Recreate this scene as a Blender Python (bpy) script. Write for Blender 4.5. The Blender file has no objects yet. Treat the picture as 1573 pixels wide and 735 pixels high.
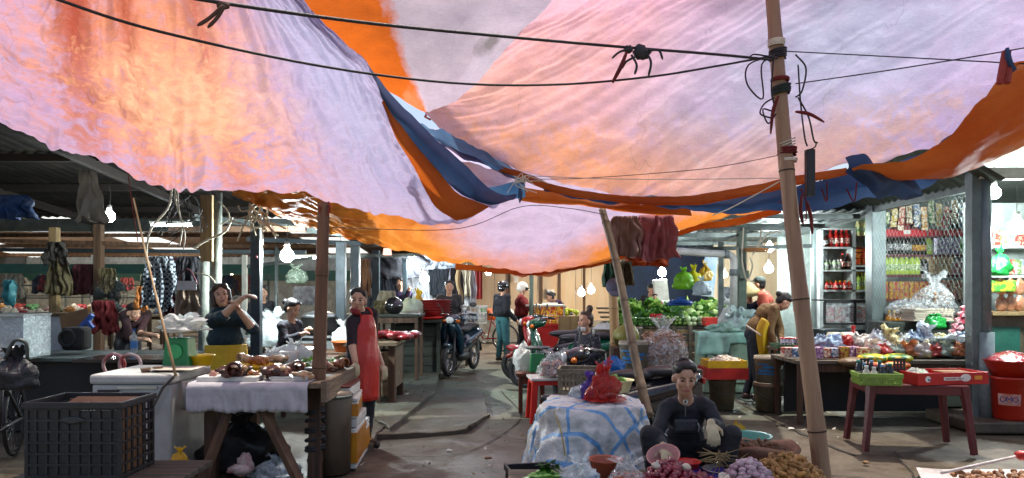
import bpy,bmesh,math,random
import numpy as np
from mathutils import Vector,Matrix,noise
random.seed(7)
R=math.radians
PI=math.pi
sc=bpy.context.scene
col=sc.collection
# ---------------------------------------------------------------- camera
FOC,EYE,HX,HY=1130.0,1.5,786.5,442.0      # focal length in photo pixels, eye height, principal column, horizon row
cam_data=bpy.data.cameras.new('camera')
cam_data.sensor_width=36.0
cam_data.lens=FOC/1573*36
cam_data.shift_y=(HY-367.5)/1573
cam_data.clip_start,cam_data.clip_end=0.05,1000
cam=bpy.data.objects.new('camera',cam_data)
cam.location=(0,0,EYE)
cam.rotation_euler=(R(90),0,0)
col.objects.link(cam)
sc.camera=cam
# ---------------------------------------------------------------- light
SUN_EL,SUN_AZ=75,25        # degrees; azimuth from +Y (ahead of the camera) towards +X
world=bpy.data.worlds.new('World')
sc.world=world
world.use_nodes=True
nt=world.node_tree
sky=nt.nodes.new('ShaderNodeTexSky')
sky.sky_type='NISHITA'
sky.sun_disc=False
sky.sun_elevation=R(SUN_EL)
sky.sun_rotation=R(SUN_AZ)
sky.air_density,sky.dust_density,sky.ozone_density=1.0,4.0,1.0
nt.links.new(sky.outputs[0],nt.nodes['Background'].inputs[0])
nt.nodes['Background'].inputs[1].default_value=0.14
sun_data=bpy.data.lights.new('sun','SUN')
sun_data.energy,sun_data.angle,sun_data.color=3.0,R(1.2),(1,.93,.82)
sun=bpy.data.objects.new('sun',sun_data)
col.objects.link(sun)
sun.location=(8,20,30)
sd=Vector((math.cos(R(SUN_EL))*math.sin(R(SUN_AZ)),math.cos(R(SUN_EL))*math.cos(R(SUN_AZ)),math.sin(R(SUN_EL))))
sun.rotation_euler=sd.to_track_quat('Z','Y').to_euler()
sc.view_settings.view_transform='Standard'
sc.view_settings.look='None'
sc.view_settings.gamma=1
sc.view_settings.use_curve_mapping=False
sc.view_settings.exposure=0.6
sc.cycles.use_denoising=True
sc.cycles.max_bounces=7
sc.cycles.diffuse_bounces=4
sc.cycles.transmission_bounces=5
sc.cycles.transparent_max_bounces=16
sc.cycles.sample_clamp_indirect=6
sc.cycles.caustics_reflective=False
sc.cycles.caustics_refractive=False

# ---------------------------------------------------------------- helpers
def W(px,py,D):
    "the place seen in photo column px, row py, at D metres ahead of the camera"
    return Vector(((px-HX)/FOC*D,D,EYE-(py-HY)/FOC*D))
def G(px,py,z=0.0):
    return W(px,py,(EYE-z)*FOC/(py-HY))
def XA(px,D):return (px-HX)/FOC*D
def ZA(py,D):return EYE-(py-HY)/FOC*D
def U(a,b):return random.uniform(a,b)
def lin(c):
    c=c/255
    return c/12.92 if c <= .04045 else ((c+.055)/1.055)**2.4
def C(h):
    h=h.lstrip('#')
    return tuple(lin(int(h[i:i+2],16))for i in (0,2,4))
ROOT={}
def tag(o,label=None,cat=None,group=None,kind=None):
    if label:o['label']=label
    if cat:o['category']=cat
    if group:o['group']=group
    if kind:o['kind']=kind
    return o
def thing(name,label,cat,loc=(0,0,0),rz=0,group=None):
    o=bpy.data.objects.new(name,None)
    o.empty_display_size=.1
    col.objects.link(o)
    o.location=loc
    o.rotation_euler=(0,0,rz)
    ROOT[o.name]=Matrix.Translation(Vector(loc))@Matrix.Rotation(rz,4,'Z')
    return tag(o,label,cat,group)
def copy_tree(o,parent=None):
    c=o.copy()
    col.objects.link(c)
    c.parent=parent
    for ch in list(o.children):
        copy_tree(ch,c)
    return c
def dup(o,loc,rz=None,label=None,group=None,rot=None,scale=None):
    c=copy_tree(o)
    c.location=loc
    if rz is not None:c.rotation_euler=(0,0,rz)
    if rot is not None:c.rotation_euler=rot
    if scale is not None:c.scale=(scale,)*3 if not hasattr(scale,'__len__')else scale
    if label:c['label']=label
    if group:c['group']=group
    ROOT[c.name]=Matrix.Translation(Vector(loc))@Matrix.Rotation(c.rotation_euler[2],4,'Z')
    return c
def frame_of(a,b):
    d=(Vector(b)-Vector(a))
    d=d.normalized()if d.length>1e-9 else Vector((0,0,1))
    t=Vector((0,0,1))if abs(d.z)<.95 else Vector((0,1,0))
    x=d.cross(t).normalized()
    return x,d.cross(x).normalized(),d
class MB:
    def __init__(s):
        s.v,s.f,s.m,s.cur=[],[],[],0
    def add(s,vs,fs):
        o=len(s.v)
        s.v+=[tuple(v)for v in vs]
        s.f+=[tuple(i+o for i in f)for f in fs]
        s.m+=[s.cur]*len(fs)
        return s
    def box(s,c,d,rz=0,rx=0,ry=0,tx=1,ty=1):
        "centre, full size; tx/ty scale the top"
        M=Matrix.Rotation(rz,3,'Z')@Matrix.Rotation(ry,3,'Y')@Matrix.Rotation(rx,3,'X')
        vs=[]
        for z in (-.5,.5):
            kx,ky=(tx,ty)if z>0 else (1,1)
            for x,y in ((-.5,-.5),(.5,-.5),(.5,.5),(-.5,.5)):
                vs.append(M@Vector((x*d[0]*kx,y*d[1]*ky,z*d[2]))+Vector(c))
        return s.add(vs,[(3,2,1,0),(4,5,6,7),(0,1,5,4),(1,2,6,5),(2,3,7,6),(3,0,4,7)])
    def bar(s,a,b,w,h):
        "rectangular bar from a to b"
        a,b=Vector(a),Vector(b)
        x,y,d=frame_of(a,b)
        vs=[p+x*(w/2*i)+y*(h/2*j)for p in (a,b)for i,j in ((-1,-1),(1,-1),(1,1),(-1,1))]
        return s.add(vs,[(0,1,2,3),(7,6,5,4),(4,5,1,0),(5,6,2,1),(6,7,3,2),(7,4,0,3)])
    def tube(s,pts,r,n=8,cap=True):
        pts=[Vector(p)for p in pts]
        k=len(pts)
        rs=r if hasattr(r,'__len__')else [r]*k
        vs,fs=[],[]
        px=None
        for i,p in enumerate(pts):
            d=(pts[min(i+1,k-1)]-pts[max(i-1,0)])
            d=d.normalized()if d.length>1e-9 else Vector((0,0,1))
            if px is None:
                px=frame_of((0,0,0),d)[0]
            x=(px-d*px.dot(d))
            x=x.normalized()if x.length>1e-6 else frame_of((0,0,0),d)[0]
            px=x
            y=d.cross(x)
            for j in range(n):
                a=2*PI*j/n
                vs.append(p+(x*math.cos(a)+y*math.sin(a))*rs[i])
        for i in range(k-1):
            for j in range(n):
                q=(j+1)%n
                fs.append((i*n+j,i*n+q,(i+1)*n+q,(i+1)*n+j))
        if cap:
            fs.append(tuple(range(n))[::-1])
            fs.append(tuple(range((k-1)*n,k*n)))
        return s.add(vs,fs)
    def lathe(s,prof,c=(0,0,0),n=16,sx=1,sy=1,M=None,cap=True):
        vs,fs=[],[]
        for r,z in prof:
            for j in range(n):
                a=2*PI*j/n
                p=Vector((r*math.cos(a)*sx,r*math.sin(a)*sy,z))
                if M is not None:p=M@p
                vs.append(p+Vector(c))
        k=len(prof)
        for i in range(k-1):
            for j in range(n):
                q=(j+1)%n
                fs.append((i*n+j,i*n+q,(i+1)*n+q,(i+1)*n+j))
        if cap:
            if prof[0][0]>1e-4:fs.append(tuple(range(n))[::-1])
            if prof[-1][0]>1e-4:fs.append(tuple(range((k-1)*n,k*n)))
        return s.add(vs,fs)
    def ell(s,c,r,n=12,m=8,M=None,jit=0):
        prof=[(math.sin(PI*i/m),-math.cos(PI*i/m))for i in range(m+1)]
        r=r if hasattr(r,'__len__')else (r,r,r)
        vs,fs=[],[]
        off=random.random()*50
        for a,z in prof:
            for j in range(n):
                t=2*PI*j/n
                p=Vector((a*math.cos(t),a*math.sin(t),z))
                if jit:p=p*(1+jit*noise.noise(p*1.7+Vector((off,0,0))))
                p=Vector((p.x*r[0],p.y*r[1],p.z*r[2]))
                if M is not None:p=M@p
                vs.append(p+Vector(c))
        for i in range(m):
            for j in range(n):
                q=(j+1)%n
                fs.append((i*n+j,i*n+q,(i+1)*n+q,(i+1)*n+j))
        return s.add(vs,fs)
    def torus(s,c,R0,r,axis='x',n=24,m=8,sq=1):
        pts,fs=[],[]
        for i in range(n):
            a=2*PI*i/n
            for j in range(m):
                b=2*PI*j/m
                q=R0+r*math.cos(b)
                w=r*math.sin(b)*sq
                p=(w,q*math.cos(a),q*math.sin(a))if axis=='x' else (q*math.cos(a),w,q*math.sin(a))if axis=='y' else (q*math.cos(a),q*math.sin(a),w)
                pts.append(Vector(p)+Vector(c))
        for i in range(n):
            for j in range(m):
                fs.append((i*m+j,((i+1)%n)*m+j,((i+1)%n)*m+(j+1)%m,i*m+(j+1)%m))
        return s.add(pts,fs)
    def grid(s,P):
        "P: rows of points"
        n,m=len(P),len(P[0])
        vs=[p for r in P for p in r]
        fs=[(i*m+j,i*m+j+1,(i+1)*m+j+1,(i+1)*m+j)for i in range(n-1)for j in range(m-1)]
        return s.add(vs,fs)
    def prism(s,poly,y0,y1,axis='y'):
        "polygon in (x,z) swept along y, or (y,z) along x, or (x,y) along z"
        n=len(poly)
        def P(a,b,t):return (a,t,b)if axis=='y' else (t,a,b)if axis=='x' else (a,b,t)
        vs=[P(a,b,y0)for a,b in poly]+[P(a,b,y1)for a,b in poly]
        fs=[tuple(range(n)),tuple(range(2*n-1,n-1,-1))]+[(i,n+i,n+(i+1)%n,(i+1)%n)for i in range(n)]
        return s.add(vs,fs)
    def jitter(s,a,f=3):
        s.v=[tuple(Vector(v)+noise.noise_vector(Vector(v)*f)*a)for v in s.v]
        return s
    def build(s,name,mats,parent=None,smooth=False,solid=0,bev=0,sub=0,w=False,loc=None,rz=0,kind=None,label=None,cat=None,group=None,keep=False):
        me=bpy.data.meshes.new(name)
        vs=s.v
        off=None
        if parent is not None and w:
            inv=ROOT[parent.name].inverted()if parent.name in ROOT else parent.matrix_basis.inverted()
            vs=[tuple(inv@Vector(v))for v in vs]
        elif parent is None and loc is None and not keep:
            a=np.array(vs)
            lo,hi=a.min(0),a.max(0)
            off=Vector(((lo[0]+hi[0])/2,(lo[1]+hi[1])/2,lo[2]))
            vs=[tuple(Vector(v)-off)for v in vs]
        me.from_pydata(vs,[],s.f)
        mats=mats if isinstance(mats,(list,tuple))else [mats]
        for mt in mats:me.materials.append(mt)
        if len(mats)>1:me.polygons.foreach_set('material_index',s.m)
        bm=bmesh.new()
        bm.from_mesh(me)
        bmesh.ops.recalc_face_normals(bm,faces=bm.faces)
        bm.to_mesh(me)
        bm.free()
        if smooth:me.polygons.foreach_set('use_smooth',[True]*len(me.polygons))
        me.update()
        o=bpy.data.objects.new(name,me)
        col.objects.link(o)
        if off is not None:o.location=off
        if loc is not None:o.location=loc
        if rz:o.rotation_euler=(0,0,rz)
        if parent is not None:o.parent=parent
        ROOT[o.name]=Matrix.Translation(o.location)@Matrix.Rotation(rz,4,'Z')
        if solid:
            md=o.modifiers.new('solid','SOLIDIFY');md.thickness=solid;md.offset=0
        if bev:
            md=o.modifiers.new('bevel','BEVEL');md.width=bev;md.segments=2;md.limit_method='ANGLE';md.angle_limit=R(40)
        if sub:
            md=o.modifiers.new('sub','SUBSURF');md.levels=md.render_levels=sub
        return tag(o,label,cat,group,kind)
def mb():return MB()
def cr(ps,n):
    "smooth curve through ps: n samples"
    ps=[Vector(p)for p in ps]
    k=len(ps)-1
    out=[]
    for i in range(n):
        t=i/(n-1)*k
        a=min(int(t),k-1);u=t-a
        p1,p2=ps[a],ps[a+1]
        p0=ps[a-1]if a>0 else p1*2-p2
        p3=ps[a+2]if a+2 <= k else p2*2-p1
        out.append(.5*((2*p1)+(p2-p0)*u+(2*p0-5*p1+4*p2-p3)*u*u+(3*p1-p0-3*p2+p3)*u**3))
    return out
def patch(rows,nu,nv):
    "rows of world points -> smooth fine grid with nv rows and nu columns"
    a=[cr(r,nu)for r in rows]
    cols=[cr([a[i][j]for i in range(len(a))],nv)for j in range(nu)]
    return [[cols[j][i]for j in range(nu)]for i in range(nv)]

# ---------------------------------------------------------------- materials
MC={}
def mat(name,c,r=.6,metal=0,var=.18,s=6,bump=.15,bs=30,c2=None,dirt=0,transl=0,alpha=1,coat=0,emit=0,rnd=0,spec=.5,stretch=None,lo=.35,hi=.65,sheen=0):
    if name in MC:return MC[name]
    m=bpy.data.materials.new(name)
    m.use_nodes=True
    N,L=m.node_tree.nodes,m.node_tree.links
    b=N['Principled BSDF']
    if isinstance(c,str):c=C(c)
    if isinstance(c2,str):c2=C(c2)
    ca=tuple(max(0,x*(1-var))for x in c)
    cb=c2 if c2 else tuple(min(1,x*(1+var))for x in c)
    tc=N.new('ShaderNodeTexCoord')
    vec=tc.outputs['Object']
    if stretch:
        mp=N.new('ShaderNodeMapping');mp.inputs['Scale'].default_value=stretch
        L.new(vec,mp.inputs[0]);vec=mp.outputs[0]
    oi=N.new('ShaderNodeObjectInfo')
    ad=N.new('ShaderNodeVectorMath');ad.operation='MULTIPLY_ADD'
    cmb=N.new('ShaderNodeCombineXYZ')
    L.new(oi.outputs['Random'],cmb.inputs[0]);L.new(oi.outputs['Random'],cmb.inputs[1])
    ad.inputs[1].default_value=(37,53,0)
    L.new(cmb.outputs[0],ad.inputs[0]);L.new(vec,ad.inputs[2])
    vec=ad.outputs[0]
    nz=N.new('ShaderNodeTexNoise');nz.inputs['Scale'].default_value=s;nz.inputs['Detail'].default_value=5;nz.inputs['Roughness'].default_value=.62
    L.new(vec,nz.inputs['Vector'])
    rp=N.new('ShaderNodeValToRGB')
    rp.color_ramp.elements[0].position,rp.color_ramp.elements[1].position=lo,hi
    rp.color_ramp.elements[0].color=(*ca,1);rp.color_ramp.elements[1].color=(*cb,1)
    L.new(nz.outputs[0],rp.inputs[0])
    out=rp.outputs[0]
    if dirt:
        n2=N.new('ShaderNodeTexNoise');n2.inputs['Scale'].default_value=s*.45;n2.inputs['Detail'].default_value=8;n2.inputs['Roughness'].default_value=.7
        L.new(vec,n2.inputs['Vector'])
        r2=N.new('ShaderNodeMapRange');r2.inputs[1].default_value=.48;r2.inputs[2].default_value=.72;r2.inputs[4].default_value=dirt
        L.new(n2.outputs[0],r2.inputs[0])
        mx=N.new('ShaderNodeMix');mx.data_type='RGBA'
        L.new(r2.outputs[0],mx.inputs[0]);L.new(out,mx.inputs[6]);mx.inputs[7].default_value=(.06,.045,.03,1)
        out=mx.outputs[2]
    if rnd:
        h=N.new('ShaderNodeHueSaturation')
        r3=N.new('ShaderNodeMapRange');r3.inputs[3].default_value=1-rnd;r3.inputs[4].default_value=1+rnd
        L.new(oi.outputs['Random'],r3.inputs[0]);L.new(r3.outputs[0],h.inputs['Value']);L.new(out,h.inputs['Color'])
        out=h.outputs[0]
    L.new(out,b.inputs['Base Color'])
    b.inputs['Metallic'].default_value=metal
    b.inputs['Specular IOR Level'].default_value=spec
    rr=N.new('ShaderNodeMapRange');rr.inputs[3].default_value=max(.03,r-.12);rr.inputs[4].default_value=min(1,r+.12)
    L.new(nz.outputs[0],rr.inputs[0]);L.new(rr.outputs[0],b.inputs['Roughness'])
    if coat:b.inputs['Coat Weight'].default_value=coat;b.inputs['Coat Roughness'].default_value=.12
    if sheen:b.inputs['Sheen Weight'].default_value=sheen
    if bump:
        n3=N.new('ShaderNodeTexNoise');n3.inputs['Scale'].default_value=bs;n3.inputs['Detail'].default_value=4
        L.new(vec,n3.inputs['Vector'])
        bp=N.new('ShaderNodeBump');bp.inputs['Strength'].default_value=bump;bp.inputs['Distance'].default_value=.02
        L.new(n3.outputs[0],bp.inputs['Height']);L.new(bp.outputs[0],b.inputs['Normal'])
    if emit:
        b.inputs['Emission Color'].default_value=(*c,1);b.inputs['Emission Strength'].default_value=emit
    o=N['Material Output']
    res=b.outputs[0]
    if transl:
        t=N.new('ShaderNodeBsdfTranslucent');L.new(out,t.inputs[0])
        ms=N.new('ShaderNodeMixShader');ms.inputs[0].default_value=transl
        L.new(res,ms.inputs[1]);L.new(t.outputs[0],ms.inputs[2]);res=ms.outputs[0]
    if alpha<1:
        t=N.new('ShaderNodeBsdfTransparent')
        ms=N.new('ShaderNodeMixShader')
        # the film is thicker where it crumples
        n4=N.new('ShaderNodeTexNoise');n4.inputs['Scale'].default_value=22;n4.inputs['Detail'].default_value=3;n4.inputs['Distortion'].default_value=1.2
        L.new(vec,n4.inputs['Vector'])
        rg=N.new('ShaderNodeMapRange');rg.inputs[1].default_value=.45;rg.inputs[2].default_value=.72;rg.inputs[3].default_value=alpha;rg.inputs[4].default_value=min(1,alpha+.5)
        L.new(n4.outputs[0],rg.inputs[0]);L.new(rg.outputs[0],ms.inputs[0])
        L.new(t.outputs[0],ms.inputs[1]);L.new(res,ms.inputs[2]);res=ms.outputs[0]
    L.new(res,o.inputs[0])
    MC[name]=m
    return m
def wood(name,c,c2,s=14,r=.75,dirt=.35,axis=(1,1,.07),bump=.3):
    return mat(name,c,r,c2=c2,s=s,stretch=axis,bump=bump,bs=s*2.5,dirt=dirt,rnd=.18)
# ================================================================ tarpaulins
TK=.66
def tarp_mat(name,base,patches=(),TK=.68,fac=.72,rough=.45,specks=.5,s=7,dist=.5,spec=.5):
    m=bpy.data.materials.new(name);m.use_nodes=True
    N,L=m.node_tree.nodes,m.node_tree.links
    b=N['Principled BSDF'];o=N['Material Output']
    uv=N.new('ShaderNodeUVMap');uv.uv_map='uv'
    tc=N.new('ShaderNodeTexCoord')
    n1=N.new('ShaderNodeTexNoise');n1.inputs['Scale'].default_value=s;n1.inputs['Detail'].default_value=9;n1.inputs['Roughness'].default_value=.68;n1.inputs['Distortion'].default_value=dist
    L.new(tc.outputs['Object'],n1.inputs['Vector'])
    n2=N.new('ShaderNodeTexNoise');n2.inputs['Scale'].default_value=1.3;n2.inputs['Detail'].default_value=4
    L.new(tc.outputs['Object'],n2.inputs['Vector'])
    # slow drift between two fadings of the same cloth
    rp=N.new('ShaderNodeValToRGB')
    rp.color_ramp.elements[0].position,rp.color_ramp.elements[1].position=.38,.64
    base=[tuple(q*TK for q in b_)for b_ in base]
    rp.color_ramp.elements[0].color=(*base[0],1);rp.color_ramp.elements[1].color=(*base[1],1)
    L.new(n2.outputs[0],rp.inputs[0])
    out=rp.outputs[0]
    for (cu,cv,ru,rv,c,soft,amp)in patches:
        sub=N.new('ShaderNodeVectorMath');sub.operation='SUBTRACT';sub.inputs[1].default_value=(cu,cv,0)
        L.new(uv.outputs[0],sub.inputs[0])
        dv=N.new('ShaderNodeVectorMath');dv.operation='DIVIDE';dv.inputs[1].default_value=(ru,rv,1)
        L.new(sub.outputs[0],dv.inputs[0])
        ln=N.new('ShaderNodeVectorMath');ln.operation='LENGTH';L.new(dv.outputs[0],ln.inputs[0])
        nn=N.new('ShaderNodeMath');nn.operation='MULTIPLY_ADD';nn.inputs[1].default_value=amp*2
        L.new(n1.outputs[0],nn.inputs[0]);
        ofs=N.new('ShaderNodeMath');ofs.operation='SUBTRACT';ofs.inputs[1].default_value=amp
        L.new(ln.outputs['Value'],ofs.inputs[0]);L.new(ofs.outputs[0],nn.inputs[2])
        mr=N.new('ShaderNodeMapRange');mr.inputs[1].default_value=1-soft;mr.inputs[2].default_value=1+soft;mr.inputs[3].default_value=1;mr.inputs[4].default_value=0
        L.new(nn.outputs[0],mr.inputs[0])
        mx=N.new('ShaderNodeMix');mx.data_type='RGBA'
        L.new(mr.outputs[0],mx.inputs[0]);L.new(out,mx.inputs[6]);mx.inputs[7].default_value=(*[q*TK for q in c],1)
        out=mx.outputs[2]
    # weave and grime
    mp=N.new('ShaderNodeMapping');mp.inputs['Scale'].default_value=(1,3.2,3.2);L.new(tc.outputs['Object'],mp.inputs[0])
    n3=N.new('ShaderNodeTexNoise');n3.inputs['Scale'].default_value=17;n3.inputs['Detail'].default_value=6;n3.inputs['Roughness'].default_value=.75;n3.inputs['Distortion'].default_value=1.5
    L.new(mp.outputs[0],n3.inputs['Vector'])
    g=N.new('ShaderNodeMapRange');g.inputs[1].default_value=.3;g.inputs[2].default_value=.7;g.inputs[3].default_value=.84;g.inputs[4].default_value=1.12
    L.new(n3.outputs[0],g.inputs[0])
    mm=N.new('ShaderNodeMix');mm.data_type='RGBA';mm.blend_type='MULTIPLY';mm.inputs[0].default_value=1
    L.new(out,mm.inputs[6]);L.new(g.outputs[0],mm.inputs[7]);out=mm.outputs[2]
    # welded seams and the creases left by folding
    sep=N.new('ShaderNodeSeparateXYZ');L.new(uv.outputs[0],sep.inputs[0])
    crs=None
    for ax,fr,wd,dk in ((0,4.0,.012,.80),(0,13.0,.03,.93),(1,9.0,.03,.94)):
        ma=N.new('ShaderNodeMath');ma.operation='MULTIPLY_ADD';ma.inputs[1].default_value=fr;L.new(sep.outputs[ax],ma.inputs[0]);L.new(n2.outputs[0],ma.inputs[2])
        fc=N.new('ShaderNodeMath');fc.operation='FRACT';L.new(ma.outputs[0],fc.inputs[0])
        lt=N.new('ShaderNodeMapRange');lt.inputs[1].default_value=0;lt.inputs[2].default_value=wd;lt.inputs[3].default_value=dk;lt.inputs[4].default_value=1;L.new(fc.outputs[0],lt.inputs[0])
        m5=N.new('ShaderNodeMix');m5.data_type='RGBA';m5.blend_type='MULTIPLY';m5.inputs[0].default_value=1
        L.new(out,m5.inputs[6]);L.new(lt.outputs[0],m5.inputs[7]);out=m5.outputs[2]
    sp=N.new('ShaderNodeMapRange');sp.inputs[1].default_value=.69;sp.inputs[2].default_value=.76;sp.inputs[4].default_value=specks
    L.new(n3.outputs[0],sp.inputs[0])
    # grime gathers in blotches
    nb=N.new('ShaderNodeMath');nb.operation='MULTIPLY'
    gb=N.new('ShaderNodeMapRange');gb.inputs[1].default_value=.42;gb.inputs[2].default_value=.6
    L.new(n1.outputs[0],gb.inputs[0]);L.new(sp.outputs[0],nb.inputs[0]);L.new(gb.outputs[0],nb.inputs[1])
    md=N.new('ShaderNodeMix');md.data_type='RGBA'
    L.new(nb.outputs[0],md.inputs[0]);L.new(out,md.inputs[6]);md.inputs[7].default_value=(.05,.03,.03,1);out=md.outputs[2]
    L.new(out,b.inputs['Base Color']);b.inputs['Roughness'].default_value=rough;b.inputs['Specular IOR Level'].default_value=spec
    bp=N.new('ShaderNodeBump');bp.inputs['Strength'].default_value=.25;bp.inputs['Distance'].default_value=.015
    L.new(n3.outputs[0],bp.inputs['Height']);L.new(bp.outputs[0],b.inputs['Normal'])
    t=N.new('ShaderNodeBsdfTranslucent');L.new(out,t.inputs[0]);L.new(bp.outputs[0],t.inputs['Normal'])
    ms=N.new('ShaderNodeMixShader');ms.inputs[0].default_value=fac
    L.new(b.outputs[0],ms.inputs[1]);L.new(t.outputs[0],ms.inputs[2]);L.new(ms.outputs[0],o.inputs[0])
    MC[name]=m
    return m
def sheet(name,rows,nu,nv,m,parent=None,wr=.03,fold=None,seed=0,edge=0,**k):
    P=patch(rows,nu,nv)
    so=Vector((seed*7.1,seed*3.3,seed))
    for i in range(nv):
        for j in range(nu):
            u,v=j/(nu-1),i/(nv-1)
            p=P[i][j]
            d=noise.noise(p*1.1+so)*1.5+noise.noise(p*2.7+so)*.7+noise.noise(p*6.5+so)*.3+.4*(1-abs(noise.noise(p*3.3-so))*2.4)+.16*(1-abs(noise.noise(p*8.3-so))*2.4)
            if fold:d+=fold(u,v)
            P[i][j]=p+Vector((.15,.3,1))*(d*wr)
            if edge and (i in (0,nv-1)or j in (0,nu-1)):
                P[i][j]+=noise.noise_vector(p*5+so)*edge
    b=mb().grid(P)
    o=b.build(name,m,parent,smooth=True,keep=True,**k)
    ul=o.data.uv_layers.new(name='uv')
    uvs=np.empty(len(o.data.loops)*2,'f')
    vi=np.empty(len(o.data.loops),'i')
    o.data.loops.foreach_get('vertex_index',vi)
    uvs[0::2]=(vi%nu)/(nu-1);uvs[1::2]=(vi//nu)/(nv-1)
    ul.data.foreach_set('uv',uvs)
    return o
def WR(pts):return [W(*p)for p in pts]
LIL,LIL2=(.46,.33,.64),(.58,.46,.74)
PINK,ORG,ORG2,BLU=(.72,.36,.34),(.80,.26,.05),(.62,.12,.015),(.02,.055,.16)
M_tarp_a=tarp_mat('painted_glow_lilac_tarp',((.50,.38,.66),(.60,.48,.68)),TK=.72,patches=[  # orange and peach patches paint the sun's glow into the cloth colour
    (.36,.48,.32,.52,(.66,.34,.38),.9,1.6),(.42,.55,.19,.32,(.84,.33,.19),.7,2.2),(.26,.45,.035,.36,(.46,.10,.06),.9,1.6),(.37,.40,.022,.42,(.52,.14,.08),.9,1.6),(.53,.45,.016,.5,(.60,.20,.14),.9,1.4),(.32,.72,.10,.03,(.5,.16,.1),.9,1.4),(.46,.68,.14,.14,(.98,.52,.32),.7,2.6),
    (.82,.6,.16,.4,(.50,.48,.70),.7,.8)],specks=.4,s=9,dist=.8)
M_tarp_b=tarp_mat('pink_lilac_tarp',((.62,.44,.70),(.70,.54,.78)),TK=.78,patches=[  # the orange patches low on the sheet are sun glow painted as colour
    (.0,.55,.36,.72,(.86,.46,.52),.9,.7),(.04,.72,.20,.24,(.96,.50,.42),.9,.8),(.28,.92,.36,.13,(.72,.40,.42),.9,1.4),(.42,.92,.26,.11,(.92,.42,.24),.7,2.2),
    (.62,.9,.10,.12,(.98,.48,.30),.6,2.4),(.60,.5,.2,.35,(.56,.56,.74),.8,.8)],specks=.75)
M_tarp_c=tarp_mat('pale_grey_tarp',((.60,.50,.60),(.72,.60,.68)),TK=.75,patches=[(.17,.5,.17,1.6,(.80,.17,.02),.16,.3),(.78,.50,.05,.06,(.3,.26,.27),.5,1.2)],specks=.4)
M_tarp_d=tarp_mat('orange_tarp',(ORG,(.86,.32,.05)),[(.60,.42,.16,.5,(.62,.48,.66),.35,.25),(.70,.2,.24,.5,(.64,.52,.70),.35,.3)],rough=.5,specks=.2,spec=.3)
M_tarp_o=tarp_mat('bright_orange_tarp',(ORG2,(.74,.2,.03)),(),rough=.55,specks=.25,fac=.6,spec=.3)
M_tarp_n=tarp_mat('navy_tarp',(BLU,(.05,.12,.28)),(),rough=.4,specks=.1,fac=.3)
M_tarp_s=tarp_mat('sky_blue_tarp',((.10,.32,.62),(.2,.45,.75)),(),rough=.4,specks=.1,fac=.5)
M_tarp_v=tarp_mat('violet_grey_tarp',((.13,.10,.22),(.25,.2,.36)),(),rough=.45,specks=.1,fac=.45)

tA=thing('tarpaulin','large faded lilac tarpaulin with painted orange sun glow, tied to the thin brown pole','tarpaulin',(-2.5,4,2.7))
OV=lambda xs,D,z:[Vector((x,D,z))for x in xs]
def rdg(x,y,z=0):return .32-abs(noise.noise(Vector((x,y,z))))
def foldA(u,v):return 1.5*rdg(u*34+3*v,v*5)+1.1*rdg(u*12,v*38+4*math.sin(u*9),4)*math.exp(-((v-.75)/.25)**2)+1.3*math.exp(-((u-.30-.1*(1-v))/.035)**2)*(1-.5*v)-1.0*math.exp(-((u-.44-.03*v)/.05)**2)+1.1*math.exp(-((u-.66+.06*v)/.018)**2)+.5*math.sin(v*60+u*18+3*math.sin(u*14))*math.exp(-((v-.72)/.1)**2-((u-.42)/.16)**2)
rowsA=[WR([(-500,-420,2.9),(-150,-330,3.0),(0,-300,3.1),(120,-290,3.2),(220,-280,3.3),(300,-270,3.3),(350,-260,3.4),(380,-250,3.5),(395,-240,3.7)]),
    WR([(-350,-230,3.9),(0,-70,4.0),(100,-70,4.1),(180,-70,4.1),(260,-70,4.2),(340,-70,4.25),(380,-70,4.28),(405,-70,4.3),(413,-70,4.32)]),
    WR([(-350,-140,4.3),(0,20,4.4),(110,40,4.5),(200,60,4.55),(290,70,4.6),(390,75,4.68),(460,80,4.74),(520,85,4.82),(546,85,4.88)]),
    WR([(-350,-40,4.8),(0,100,4.9),(120,150,5.1),(220,195,5.1),(310,205,5.2),(440,215,5.3),(530,222,5.38),(600,228,5.48),(645,228,5.56)]),
    WR([(-350,70,5.3),(0,190,5.5),(130,244,5.7),(240,286,5.8),(335,292,5.85),(497,312,5.93),(600,333,6.05),(690,346,6.15),(768,317,6.25)])]
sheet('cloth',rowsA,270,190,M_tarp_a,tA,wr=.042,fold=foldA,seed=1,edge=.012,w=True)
# dark blue rolled hem and its orange lining along the free edge
def strip(name,edge,m,parent,n=60,wr=.02,seed=0,**k):
    "edge: list of (px, py_top, py_bottom, D) or 6-tuples (x0,y0,D0,x1,y1,D1)"
    a,b=[],[]
    for e in edge:
        if len(e)==4:a.append(W(e[0],e[1],e[3]));b.append(W(e[0],e[2],e[3]+.05))
        else:a.append(W(*e[:3]));b.append(W(*e[3:]))
    mid=[(p+q)/2+Vector((0,-.06,-.03))for p,q in zip(a,b)]
    return sheet(name,[a,mid,b],n,10,m,parent,wr=wr,seed=seed,w=True,**k)
strip('hem',[(566,104,4.98,576,112,4.95),(600,143,5.1,590,160,5.08),(640,182,5.3,618,196,5.25),(690,232,5.6,655,244,5.52),(740,284,6.0,700,296,5.9),(772,304,6.15,752,318,6.05),(795,300,6.3,785,312,6.2)],M_tarp_n,tA,seed=2)
strip('lining',[(592,150,5.08,586,160,5.04),(622,200,5.26,606,206,5.2),(660,246,5.54,636,262,5.46),(705,296,5.88,668,316,5.8),(752,318,6.02,700,341,5.98)],M_tarp_o,tA,seed=3)
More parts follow.
